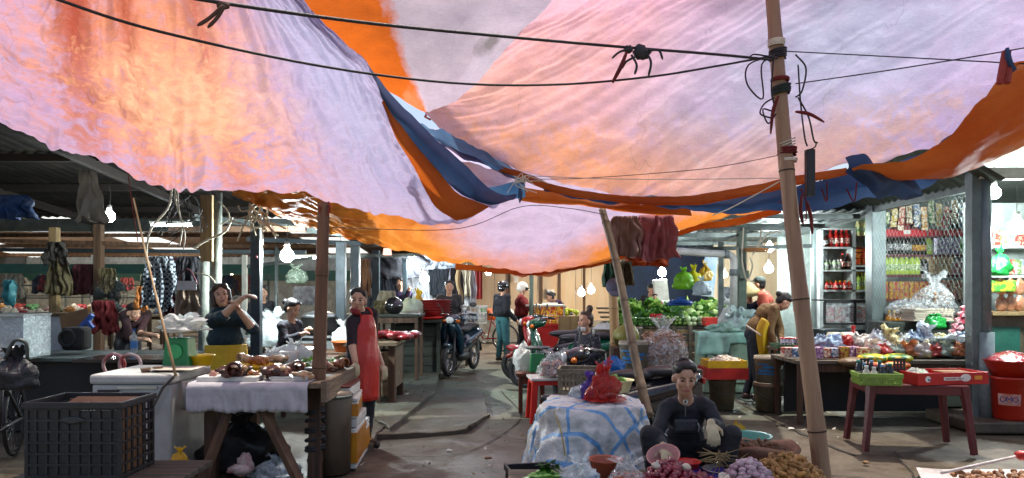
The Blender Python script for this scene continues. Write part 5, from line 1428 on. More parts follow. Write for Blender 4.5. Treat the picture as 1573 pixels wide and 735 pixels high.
bag('plastic_bag','white plastic bag standing behind the round tray',(XA(452,6.8),6.85,tz+.02),(.13,.1,.17),M_film_w,seed=8,jit=.6)
bag('plastic_bag','white bag of cuts lying by the pale ear',(XA(412,6.5),6.6,tz+.02),(.12,.09,.12),M_film_w,seed=9,jit=.6)
# under the table
bag('plastic_bag','small yellow plastic bag hanging beside the freezer',(XA(290,5.5),5.35,ZA(722,5.4)),(.075,.06,.14),mat('yellow_film','#c9a41e',.3,transl=.3,bump=.8,bs=24),seed=5)
bag('plastic_bag','big black bag in the dark under the meat table',(XA(372,6.1),6.1,.0),(.32,.25,.4),M_black_pl,seed=6)
bag('plastic_bag','clear bag on the floor under the meat table',(XA(424,5.7),5.72,.02),(.18,.12,.14),M_film_m,seed=7,jit=.6)
pk=mb().ell(W(378,712,5.65),(.06,.04,.09),10,8,jit=.6).ell(W(368,722,5.62),(.09,.05,.04),10,8,jit=.6)
pk.build('offcuts',mat('pink_offcut','#b8736c',.5,c2='#d8d0c8',s=10),label='pink and white offcuts in the bag under the table',cat='meat',smooth=True)
bxg=thing('metal_bin','dull grey brown metal bin between the pole and the foam boxes','bin',(XA(505,5.9),6.0,0))
mb().lathe([(.15,0),(.16,.5),(.165,.62),(.15,.66),(.001,.67)],n=20).build('drum',mat('grey_brown_metal','#6a5f52',.5,metal=.4,dirt=.4),bxg,smooth=True)
mb().torus((0,0,.62),.167,.012,'z',24,6).build('rim',M_steel,bxg,smooth=True)
def foam_box(label,x,y,z,L,Wd,H,rz,band,mlid=M_foam):
    t=thing('foam_box',label,'box',(x,y,z),rz,group='stacked foam boxes beside the meat table')
    mb().box((0,0,H*.4),(L*.96,Wd*.96,H*.8),tx=1.03,ty=1.03).build('tub',M_foam,t,bev=.01)
    mb().box((0,0,H*.91),(L,Wd,H*.17)).build('lid',mlid,t,bev=.008)
    if band:mb().box((0,0,H*.42),(L*1.0,Wd*1.0,H*.6)).build('tape',band,t,bev=.004)
M_tape=mat('yellow_orange_tape','#d9930f',.35,c2='#b8720a',dirt=.2)
foam_box('tall foam box wrapped in yellow tape, lowest of the stack',XA(527,6.3),6.35,0,.3,.6,.42,R(4),M_tape)
foam_box('yellow taped foam box in the middle of the stack',XA(524,6.25),6.3,.421,.3,.56,.17,R(8),M_tape)
foam_box('open white foam box tilted on top of the stack',XA(520,6.2),6.22,.60,.28,.5,.10,R(2),None,mat('box_maroon','#5a2a24',.7))
foam_box('small foam box on the floor behind the taped ones',XA(545,6.7),6.85,0,.2,.4,.3,R(4),M_tape)
# bicycle at the extreme left, dark
def wheel(t,c,r,axis,tyre,rim,spokes=18,tr_=.02):
    w=mb().torus((0,0,0),r-tr_,tr_,axis,30,8).build('tyre',tyre,t,smooth=True)
    w.location=c
    q=mb().torus((0,0,0),r-tr_*2.1,.011,axis,28,6).build('rim',rim,w,smooth=True)
    s=mb()
    for i in range(spokes):
        a=2*PI*i/spokes
        e=(0,(r-tr_*2)*math.cos(a),(r-tr_*2)*math.sin(a))if axis=='x' else ((r-tr_*2)*math.cos(a),0,(r-tr_*2)*math.sin(a))
        s.tube([(0,0,0),e],.0022,4,cap=False)
    s.tube([(-.04,0,0),(.04,0,0)]if axis=='x' else [(0,-.04,0),(0,.04,0)],.022,10)
    s.build('spokes',rim,w)
    return w
M_chrome=mat('chrome','#c4c6c6',.2,metal=.95,dirt=.15)
def bicycle(label,c,rz,mf,basket=True,mr=None):
    t=thing('bicycle',label,'bicycle',c,rz)
    wheel(t,(0,.52,.33),.33,'x',M_black_rubber,mr or M_chrome);wheel(t,(0,-.5,.33),.33,'x',M_black_rubber,mr or M_chrome)
    f=mb()
    for a,b in (((0,.38,.82),(0,.04,.3)),((0,.36,.72),(0,.0,.42)),((0,-.06,.3),(0,-.18,.82)),((0,0,.3),(.05,-.5,.33)),((0,0,.3),(-.05,-.5,.33)),((.05,-.5,.33),(0,-.15,.72)),((-.05,-.5,.33),(0,-.15,.72))):f.tube([a,b],.015,8)
    f.build('frame',mf,t,smooth=True)
    mb().tube([(0,.36,.86),(.045,.4,.66),(.05,.52,.33)],.012,7).tube([(-.045,.4,.66),(-.05,.52,.33)],.012,7).build('fork',mf,t)
    mb().tube(cr([(.27,.22,1.0),(.2,.34,1.02),(0,.36,.98),(-.2,.34,1.02),(-.27,.22,1.0)],16),.012,7).build('handlebar',M_chrome,t,smooth=True)
    mb().ell((0,-.2,.87),(.09,.13,.04),12,8).build('saddle',M_black_pl,t,smooth=True)
    mb().torus((.04,0,.3),.09,.008,'x',20,6).build('chainring',M_chrome,t)
    mb().box((0,-.5,.7),(.12,.36,.015)).build('rack',M_chrome,t)
    mb().grid([[(.03*(q-1),.52+.36*math.cos(a),.33+.36*math.sin(a))for q in range(3)]for a in np.linspace(.2,2.6,12)]).build('mudguard',mf,t,smooth=True,solid=.003)
    if basket:
        b=mb()
        for i in range(9):b.box((-.16+.04*i,.48,.86),(.004,.26,.004)).box((-.16+.04*i,.61,.93),(.004,.004,.2)).box((-.16+.04*i,.36,.93),(.004,.004,.2))
        for i in range(6):b.box((0,.61,.84+.035*i),(.34,.004,.004)).box((0,.36,.84+.035*i),(.34,.004,.004)).box((.16,.485,.84+.035*i),(.004,.26,.004)).box((-.16,.485,.84+.035*i),(.004,.26,.004))
        b.build('basket',M_chrome,t)
    return t
bicycle('dark parked bicycle with a bag at the left picture edge',(XA(8,6.2),6.1,0),R(200),M_black_pl,mr=mat('dark_rim','#2a2a2a',.5,metal=.6))
bag('shopping_bag','dark bag hanging on the parked bicycle',(XA(18,5.7),5.75,ZA(600,5.7)),(.17,.12,.26),mat('dark_bag',(.02,.022,.026),.5,bump=.5),seed=12)
mb().tube(cr([W(8,552,5.7),W(22,524,5.68),W(40,528,5.7),W(42,552,5.72)],16),.014,8).build('bag_handle',M_steel,label='curved grey carrying handle over the dark bag',cat='handle',smooth=True)

# ================================================================ left stalls behind
# dark counter with steel edge
kc=thing('stall_counter','long black stall counter with a steel edge left of the freezer','counter',(XA(150,8),8,0))
mb().box((XA(140,8),8.15,.36),(2.0,.9,.72)).build('base',M_dark,kc,w=True)
mb().box((XA(140,8),8.15,.745),(2.1,1.0,.04)).build('top',M_steel,kc,w=True,bev=.006)
mb().box((XA(250,8),7.6,.765),(1.2,.5,.03)).build('board',mat('black_wet_board',(.02,.02,.02),.15),kc,w=True)
for i,px in enumerate((175,200)):
    mb().torus(W(px,561,6.9),.10,.016,'y',28,8).build('hoop',mat('red_white_hoop','#b8302a',.4,c2='#d8d0c8',s=5),label=['red and white hoop on the counter, larger pair left','red hoop half hidden behind the freezer papers'][i],cat='hoop',smooth=True)
bottle('water_bottle','clear water bottle on the counter by the leaning woman',(XA(213,8.3),8.2,.77),.27,.038,M_film_m,mat('blue_cap','#2a5ab0',.4),mat('blue_wrap','#4f86c8',.4))
# white chest at left, clear display cabinet
wc=thing('white_chest','white chest cabinet left of the black motor','chest',(XA(82,9),9,0))
mb().box((XA(84,9),9,.58),(.62,.5,1.16)).build('cabinet',mat('grey_white_paint','#a9adaf',.5,dirt=.3),wc,w=True,bev=.01)
mb().box((XA(84,9),9,1.175),(.66,.54,.035)).build('lid',wood('lid_wood','#7b6243','#56432d',axis=(.1,1,1)),wc,w=True)
gcab=thing('glass_cabinet','clear plastic food cabinet at the left picture edge','cabinet',(XA(20,7.6),7.6,.77))
xg=XA(20,7.6)
mb().box((xg,7.6,.77+.02),(.5,.45,.04)).build('base',M_steel,gcab,w=True)
mb().grid(patch([[Vector((xg-.25+.5*i/3,7.37+.03*math.sin(z*2),.8+z))for i in range(4)]for z in (0,.2,.42)],10,8)).build('pane',M_film_m,gcab,w=True,solid=.004)
mb().box((xg+.25,7.6,1.0),(.006,.44,.42)).build('pane',M_film_m,gcab,w=True)
mb().box((xg,7.6,1.22),(.52,.46,.02)).build('top',M_alu,gcab,w=True)
lumps('fried_food',mat('fried_golden','#b8693a',.5,c2='#d8b08a'),14,(xg,7.6,.82),(.2,.14,.1),.055,label='pieces of fried food inside the clear cabinet',cat='food',kind='stuff')
# cardboard and blue bracket
mb().box(W(116,498,8.6),(.34,.012,.3),ry=R(-14),rx=R(-8)).build('cardboard',M_card,label='leaning brown cardboard sheet beside the white chest',cat='cardboard')
bl=thing('blue_bracket','blue plastic bracket leaning on the cardboard','bracket',W(122,510,8.5))
mb().bar(W(116,512,8.45),W(142,484,8.45),.06,.04).build('arm',mat('blue_plastic','#2b58a8',.4),bl,w=True);mb().bar(W(132,491,8.44),W(143,504,8.44),.05,.035).build('strut',mat('blue_plastic','#2b58a8',.4),bl,w=True)
gr_=thing('meat_grinder','black rounded grinder motor on the counter','grinder',W(104,530,8.1))
mb().torus(W(104,520,8.1),.085,.022,'y',24,10).build('flywheel',M_black_pl,gr_,w=True,smooth=True)
mb().box(W(118,520,8.2),(.24,.22,.26)).build('motor',M_dark,gr_,w=True,bev=.04)
# standing fan
fn=thing('standing_fan','dark standing fan blurred behind the counter','fan',(XA(182,9.9),9.9,0))
for rr_ in (.06,.11,.16,.205,.25):mb().torus((XA(178,9.9),9.72,ZA(455,9.9)),rr_,.004,'y',26,5).build('grille_ring',M_black_pl,fn,w=True)
gsp=mb()
for i in range(28):
    a=2*PI*i/28;c0=Vector((XA(178,9.9),9.72,ZA(455,9.9)));e=Vector((math.cos(a),0,math.sin(a)))
    gsp.tube([c0+e*.05-Vector((0,.02,0)),c0+e*.16-Vector((0,.03,0)),c0+e*.25],.0025,4,cap=False)
gsp.build('grille',M_black_pl,fn,w=True)
for i in range(3):
    a=2*PI*i/3+.4;c0=Vector((XA(178,9.9),9.76,ZA(455,9.9)))
    mb().grid([[c0+Vector((math.cos(a+d)*q,.05*(d-.3),math.sin(a+d)*q))for d in (0,.3,.6,.9)]for q in (.05,.12,.2,.23)]).build('blade',mat('grey_blade','#3f4a48',.4),fn,w=True,smooth=True,solid=.004)
mb().tube([(XA(180,9.9),9.9,0),(XA(180,9.9),9.9,1.38)],.022,8).build('stand',M_black_pl,fn,w=True);mb().ell((XA(178,9.9),9.85,ZA(455,9.9)),(.08,.1,.08)).build('motor',M_black_pl,fn,w=True,smooth=True)
mb().lathe([(.22,0),(.2,.03),(.03,.05)],(XA(180,9.9),9.9,0),20).build('foot',M_black_pl,fn,w=True,smooth=True)
# hanging things along the left stalls
M_check=None
def check_mat():
    m=mat('checked_cloth','#20262c',.85,bump=.4,bs=12)
    N,L=m.node_tree.nodes,m.node_tree.links
    tc=N.new('ShaderNodeTexCoord');mp=N.new('ShaderNodeMapping');mp.inputs['Scale'].default_value=(1,.001,1);L.new(tc.outputs['Object'],mp.inputs[0])
    ck=N.new('ShaderNodeTexChecker');ck.inputs['Scale'].default_value=34;ck.inputs[1].default_value=(.02,.025,.035,1);ck.inputs[2].default_value=(.30,.34,.36,1);L.new(mp.outputs[0],ck.inputs['Vector'])
    L.new(ck.outputs[0],N['Principled BSDF'].inputs['Base Color']);return m
M_check=check_mat()
M_maroon=cloth('maroon_cloth','#4a1620','#2e0c14')
M_khaki=cloth('khaki_sacking','#6b5f3e','#3d3722')
garment('black and white checked apron hanging left of the canvas bag',244,394,8.9,.34,.62,M_check,cat='apron',seed=1)
garment('dark maroon cloth hanging behind the checked apron',268,396,9.3,.24,.5,M_maroon,seed=2)
garment('black jacket hanging above the canvas bag',290,394,9.2,.3,.46,M_black_cloth,cat='jacket',seed=3)
garment('maroon rag hanging below the checked apron',262,455,9.0,.15,.34,M_maroon,cat='rag',seed=4)
cvb=thing('canvas_bag','stained beige canvas bag hanging beside the concrete post','bag',W(288,505,8.55))
garment(None,288,438,8.55,.28,.48,cloth('stained_canvas','#a08a76','#7a6554',dirt=.4),None,name='pouch',seed=6,flare=.12,folds=1.5)
pch=bpy.data.objects['pouch'];pch.parent=cvb;pch.location=pch.location-cvb.location
mb().grid(patch([[Vector((XA(273+15*i,8.5),8.48,ZA(z,8.5)))for i in range(3)]for z in (446,438,432)],8,5)).build('lining',M_whitecloth,cvb,w=True,solid=.004)
mb().tube(cr([W(272,440,8.5),W(280,418,8.5),W(292,416,8.5),W(304,438,8.5)],10),.012,6).build('strap',M_maroon,cvb,w=True)
garment('khaki sack hanging from the timber post at the far left',88,394,9.4,.26,.5,M_khaki,cat='sack',seed=7,folds=2)
garment('dark sacking bundle hanging above the khaki sack',86,372,9.35,.24,.3,cloth('dark_sacking','#2c2820','#1b1813'),cat='sack',seed=8,folds=2)
garment('dark red jacket hanging behind the standing fan',128,406,10.6,.3,.44,M_maroon,cat='jacket',seed=9)
garment('blackish apron hanging beside the dark red jacket',118,412,10.9,.22,.4,M_black_cloth,cat='apron',seed=10)
garment('olive coat hanging next to the standing fan',164,412,10.2,.22,.5,M_khaki,cat='coat',seed=11)
garment('red apron hanging over the fan stand',160,462,9.5,.3,.42,cloth('dull_red_cloth','#7a1c20','#551216'),cat='apron',seed=12)
garment('pale orange cloth hanging left of the leaning stick',216,440,9.2,.12,.3,cloth('orange_cloth','#c07a3a','#9a5a22'),cat='cloth',seed=13)
garment('turquoise plastic bag hanging at the left edge',14,430,8.6,.13,.3,mat('turquoise_film','#4fa8ae',.4,transl=.3),cat='bag',seed=14,folds=2)
garment('pale torn tarpaulin scrap slung under the dark roof',138,262,7.6,.14,.52,mat('pale_scrap','#8d8a7c',.8,transl=.3,dirt=.3),cat='tarpaulin',seed=15,flare=1.4,folds=1)
garment('blue tarpaulin scrap under the dark roof at the edge',12,300,8.0,.5,.26,mat('blue_scrap','#1a3a66',.7,dirt=.3),cat='tarpaulin',seed=16,flare=.2)
mb().tube(cr([W(196,262,7.4),W(204,320,7.4),W(212,372,7.4)],12),.005,5).build('string',M_redrag,label='dull red cord hanging under the lilac tarpaulin',cat='string')
# tangled cables by the concrete post
M_cable_w=mat('dirty_white_cable','#b8ae98',.6,dirt=.4)
for i,q in enumerate([[(264,290,7.7),(258,320,7.7),(232,352,7.7),(225,392,7.7),(232,410,7.7)],[(272,290,7.7),(276,330,7.7),(284,360,7.7),(282,384,7.7)],[(298,382,8.0),(320,368,8),(346,356,8),(357,334,8)],[(357,340,8),(392,350,7.9),(420,345,7.9),(440,352,7.9)],
        [(268,288,7.8),(272,318,7.7),(280,345,7.7),(276,378,7.7)],[(336,310,8),(348,322,8),(352,336,8),(338,346,8)],[(300,420,8.3),(320,424,8.25),(330,434,8.2)]]):
    mb().tube(cr([W(*p)for p in q],26),.012 if i in (0,2,3)else .008,6).build('dangling_cable',M_cable_w,label=['thick pale cable looping down left of the concrete post','thin pale cable hanging straight beside the loop','pale cable bending across the concrete post','pale cable running to the bundle over the slate post','doubled pale cable in the hanging tangle','curled pale cable at the top of the concrete post','short pale wire looped on the concrete post'][i],cat='cable',smooth=True)
tg=thing('cable_bundle','frayed bundle of pale cables above the slate post','cable',W(395,330,7.85))
kb=mb();random.seed(21)
for i in range(16):
    a=W(394+U(-10,10),326+U(-12,12),7.85+U(-.05,.05))
    kb.tube(cr([a,a+Vector((U(-.12,.12),U(-.05,.05),U(-.05,.12))),a+Vector((U(-.2,.2),U(-.05,.05),U(-.28,.04)))],10),U(.005,.011),5)
kb.build('strands',M_cable_w,tg,w=True,smooth=True)
mb().ell(W(394,395,8.0),(.012,.012,.018)).build('red_tip',M_redpl,tg,w=True);mb().tube([W(394,345,8.0),W(394,392,8.0)],.003,4).build('pull_cord',M_rope,tg,w=True)
random.seed(31)
tg2=thing('cable_bundle','dark tangle of wires hanging by the timber board','cable',W(282,340,8.0))
kb=mb()
for i in range(14):
    a=W(280+U(-16,24),306+U(-12,16),8.0+U(-.1,.1))
    kb.tube(cr([a,a+Vector((U(-.2,.2),U(-.05,.05),U(-.2,.0))),a+Vector((U(-.3,.3),U(-.05,.05),U(-.5,-.1)))],12),U(.004,.008),5)
kb.build('strands',M_rope,tg2,w=True)
bag('plastic_bag','cloudy plastic bag hanging below the big glaring bulb',W(455,436,9.8),(.15,.1,.2),mat('grey_green_film','#5a6658',.35,alpha=.5,bump=.8,bs=20),seed=15)
# far hall stalls: tables with goods
random.seed(5)
for i,(px,D,wd,clr)in enumerate([(20,17,1.5,'#5c3a2c'),(110,18.5,1.6,'#3a4a52'),(200,17.5,1.4,'#6a5a48'),(280,19,1.5,'#4a3f36'),(360,17,1.3,'#38444a'),(40,21.5,1.8,'#6b4a34'),(160,22,1.8,'#4c5a5e'),(300,22.5,1.7,'#5a4638')]):
    x=XA(px,D)
    ft=table('market_table','distant market table '+['with heaped goods at the left edge','under the hanging khaki sack','behind the leaning woman','behind the canvas bag','behind the woman in teal','at the very back on the left','at the very back by the fan','at the very back by the post'][i],(x,D,0),wd,.8,.85,M_deskw,M_timber)
    CN={'#b8b0a4':'beige','#9a3a30':'red','#c9c4b4':'cream','#4a7a52':'green','#c08a50':'tan','#7a8aa0':'blue grey','#d8cfc0':'white','#8a2f38':'maroon'}
    where=['at the left edge','under the khaki sack','behind the leaning woman','behind the canvas bag','behind the woman in teal','at the back on the left','at the back by the fan','at the back by the post'][i]
    for q in range(7):
        c_=random.choice(['#b8b0a4','#9a3a30','#c9c4b4','#4a7a52','#c08a50','#7a8aa0','#d8cfc0','#8a2f38'])
        lumps('goods_bundle',mat('bundle_'+c_,c_,.7),4,(x+U(-wd/2,wd/2)*.85,D+U(-.3,.3),.86),(.12,.1,.12),.09,label=CN[c_]+' bundle on the distant hall table '+where,cat='goods',group='bundles on the distant hall tables')
    for q in range(2):
        mb().bar((x-wd/2,D+.42,1.25+.3*q),(x+wd/2,D+.42,1.25+.3*q),.03,.03).build('rail',M_steel,ft,w=True)
    for sx in (-1,1):mb().bar((x+sx*wd/2,D+.42,0),(x+sx*wd/2,D+.42,1.9),.04,.04).build('upright',M_steel,ft,w=True)
    for q in range(3):
        garment(['dark blue','brick red','grey','moss green','brown'][(i+q)%5]+' cloth hanging over the distant hall table '+where,HX+(x+U(-.6,.6))*FOC/(D+.4),HY-(1.8-EYE)*FOC/(D+.4),D+.4,U(.3,.5),U(.3,.55),cloth('hang_%d'%((i+q)%5),['#2c3440','#6a2a2c','#8a8678','#3c4c3c','#54402c'][(i+q)%5]),seed=i*3+q,group='cloths over the distant hall tables')
# the area behind the seated woman: grey cabinet, stall counters, pots
pc=thing('steel_counter','steel topped counter behind the seated woman in florals','counter',(XA(480,10.4),10.4,0))
mb().box((XA(470,10.4),10.5,.4),(1.5,.6,.8)).build('base',mat('grey_cabinet','#7d8484',.5,dirt=.4),pc,w=True,bev=.01)
mb().box((XA(470,10.4),10.48,.82),(1.6,.7,.03)).build('top',M_alu,pc,w=True)
pot=thing('cooking_pot','large black pot on the steel counter','pot',(XA(487,10.2),10.3,.84))
mb().lathe([(.001,0),(.2,0),(.25,.1),(.24,.24),(.26,.25),(.23,.25)],n=24).build('body',M_dark,pot,smooth=True)
mb().lathe([(.25,.25),(.2,.3),(.05,.34),(.001,.34)],n=24).build('lid',M_alu,pot,smooth=True)
mb().ell((0,0,.36),(.03,.03,.025)).build('knob',M_black_pl,pot,smooth=True)
garment('white coat hanging on the rail above the black pot',470,440,11.6,.4,.3,M_whitecloth,cat='coat',seed=20,flare=.05)
basin('clay_basin','orange clay basin behind the red aproned vendor',(XA(530,9.2),9.2,ZA(540,9.2)),.16,.12,mat('orange_clay','#b8622a',.6))
table('stall_table','low dark table carrying the clay basin and bag',(XA(525,9.25),9.3,0),1.1,.6,ZA(540,9.2)-.002,M_timber,M_timber)
bag('plastic_bag','white bag with violet lettering behind the red aproned vendor',(XA(524,9.5),9.6,ZA(541,9.2)),(.15,.12,.3),M_film_w,seed=17)
bag('plastic_bag','milky bag slumped behind the floral blouse',(XA(412,9.3),9.4,.75),(.28,.2,.36),M_film_m,seed=18)
table('stall_table','dark table behind the slate post',(XA(420,9.6),9.6,0),1.0,.6,.75,M_timber,M_timber)
for i,(px,D)in enumerate(((445,8.05),)):
    basin('steel_basin','steel basin the seated woman works over',(XA(470,8.25),8.25,.72),.2,.1,M_alu)
table('work_table','small dark work table in front of the seated woman',(XA(468,8.3),8.3,0),.7,.5,.718,M_timber,M_timber)
# ---- red meat counter, mid left
rm=thing('meat_counter','worn wooden counter carrying a slab of red meat','counter',(XA(590,9.4),9.4,0))
x0,x1=XA(540,9.4),XA(612,9.4)
for i in range(4):mb().box(((x0+x1)/2,9.15+.22*i,.80),(x1-x0+.06,.215,.045)).build('plank',wood('meat_bench_wood','#8a7a5e','#5b4e3a',axis=(.1,1,1)),rm,w=True,bev=.004)
for i in range(3):mb().box(((x0+x1)/2,9.12,.24+.19*i),(x1-x0-.04,.03,.18)).build('board',wood('meat_bench_wood','#8a7a5e','#5b4e3a',axis=(.1,1,1)),rm,w=True,bev=.003)
for x in (x0+.05,x1-.04):
    for y in (9.14,9.8):mb().box((x,y,.39),(.08,.08,.78)).build('leg',M_timber,rm,w=True)
mb().box((x1-.01,9.45,.5),(.03,.6,.5)).build('end_board',wood('meat_bench_wood','#8a7a5e','#5b4e3a'),rm,w=True)
M_meat=mat('raw_red_meat','#8a1620',.3,c2='#c8807c',s=15,lo=.56,hi=.68,bump=.9,bs=20,coat=.4)
random.seed(19)
pr=[('e','m',Vector((XA(568+5*i,9.3),9.3+U(0,.3),.87+U(0,.035))),Matrix.Rotation(U(0,3),3,'Z')@Matrix.Rotation(U(-.4,.4),3,'X'),(U(.1,.19),U(.08,.13),U(.04,.075)*(1-.03*i)))for i in range(14)]
remesh('meat_slab',pr,.014,{'m':M_meat},None,1)
tag(col.objects[-1],'slab of marbled red meat on the wooden counter','meat')
for i in range(5):mb().ell(W(548+3*i,520-i,8.9),(.035,.03,.012),8,5).build('metal_disc',M_alu,label='small metal weight hanging beside the vendor',cat='weight',group='metal weights beside the vendor',smooth=True)
gc=thing('green_cabinet','dark green boarded cabinet beside the blue scooter','cabinet',(XA(640,12.4),12.6,0))
x0,x1=XA(604,12.4),XA(674,12.4)
for i in range(5):mb().box(((x0+x1)/2,12.38,.10+.165*i),(x1-x0,.03,.155)).build('board',M_counter,gc,w=True,bev=.004)
mb().box(((x0+x1)/2,12.75,.45),(x1-x0-.02,.7,.86)).build('carcass',M_counter,gc,w=True)
mb().box(((x0+x1)/2,12.72,.93),(x1-x0+.12,.85,.05)).build('top',M_counter,gc,w=True,bev=.006)
for x in (x0,x1):mb().box((x,12.36,.45),(.06,.05,.9)).build('stile',M_counter,gc,w=True)
M_brightred=mat('bright_red_plastic','#d0281c',.4)
mb().lathe([(.001,0),(.2,.0),(.28,.04),(.275,.045),(.001,.02)],n=26,sx=1.3).build('red_tray',M_brightred,loc=(XA(648,12.4),12.55,.957),label='flat bright red tray on the green cabinet',cat='tray',smooth=True)
for i in range(5):basin('red_basin','dull red basin in the stack on the green cabinet',(XA(668,12.9),12.95,.958+.05*i),.28,.12,mat('dull_red_plastic','#7a1f1f',.45),group='stacked red basins')
bag('sack','pale green white sack on the green cabinet',(XA(630,12.7),12.8,.957),(.27,.2,.36),mat('pale_green_sack','#b3c4b0',.6,transl=.2,bump=.6),cat='sack',seed=22,tail=False)
bag('plastic_bag','yellow bag peeping behind the pale sack',(XA(642,12.9),13.0,.957),(.12,.1,.4),mat('yellow_film','#c9a41e',.3),seed=23)
garment('olive cloth draped on a rack behind the red meat',588,462,11.6,.3,.22,M_khaki,cat='cloth',seed=30)
hl=mb().ell((0,0,.12),(.15,.17,.14),16,10).build('black_helmet',mat('black_helmet',(.012,.012,.013),.18,coat=.6),loc=(XA(605,11.5),11.5,ZA(482,11.5)),label='black helmet resting on the stall behind the red meat',cat='helmet',smooth=True)
st=table('stall_table','dark stall table under the black helmet',(XA(590,11.6),11.6,0),1.2,.7,ZA(482,11.5)-.005,M_counter,M_timber)
# clothes stall
random.seed(11)
GC=['#c9cdd2','#8f98a0','#2a3038','#cfc9ba','#20242c','#5a6a7c','#b8bcc0','#36302c']
for i in range(15):
    px=556+i*11.5
    garment(['white','grey','black','cream','navy','blue grey','silver','brown'][i%8]+(' shirt hanging in the clothes stall row' if i<8 else ' shirt hanging nearer the red screen in the clothes stall'),px,402+6*(i%3),15.4+.2*(i%2),.34,U(.6,.95),cloth('shirt_%d'%(i%8),GC[i%8],bump=.4),cat='shirt',seed=50+i,group='clothes hanging in the clothes stall')
for i,(px,lab,cl)in enumerate(((557,'brown trousers hanging at the edge of the clothes stall','#4a352a'),(700,'dark coat hanging by the red panel','#2a2a30'),(712,'pale jacket hanging by the red panel','#a8a08c'))):
    garment(lab,px,(398,412,404)[i],13.2+i,.26,.7,cloth('extra_%d'%i,cl),cat='clothes',seed=80+i)
garment('grey long sleeved shirt on a hanger facing the lane',594,447,13.4,.36,.6,cloth('grey_shirt','#9a9d92','#7f8278'),cat='shirt',seed=90,flare=.02)
garment('black blanket hung high in the clothes stall',600,392,14.6,1.3,.5,M_black_cloth,cat='blanket',seed=91,flare=0)
mb().bar(W(640,395,14.8),W(740,392,14.8),.03,.03).build('clothes_rail',M_steel,label='thin rail with folded clothes near the red panel',cat='rail')
garment('folded grey clothes slung on the thin rail',668,392,14.7,.7,.28,cloth('grey_folded','#8a929c','#4a525c'),cat='clothes',seed=92)
mb().tube(cr(WR([(707,408,14.2),(703,430,14.2),(708,455,14.2),(704,475,14.2)]),12),.05,8).build('bundled_poles',M_timber_l,label='bundle of pale poles standing by the red panel',cat='poles')
table('stall_table','pale table heaped with cloth in the clothes stall',(XA(650,14.2),14.4,0),1.8,.8,.95,M_deskw,M_timber)
for i,c_ in enumerate(('#a33a30','#c9bfae','#38507a','#8a8f94','#d2a89a')):
    lumps('folded_cloth',cloth('folded_%d'%i,c_),5,(XA(634+12*i,14),14.2,.96),(.14,.12,.1),.1,label=['folded red cloth','folded cream cloth','folded blue cloth','folded grey cloth','folded rose cloth'][i]+' on the pale clothes table',cat='cloth')
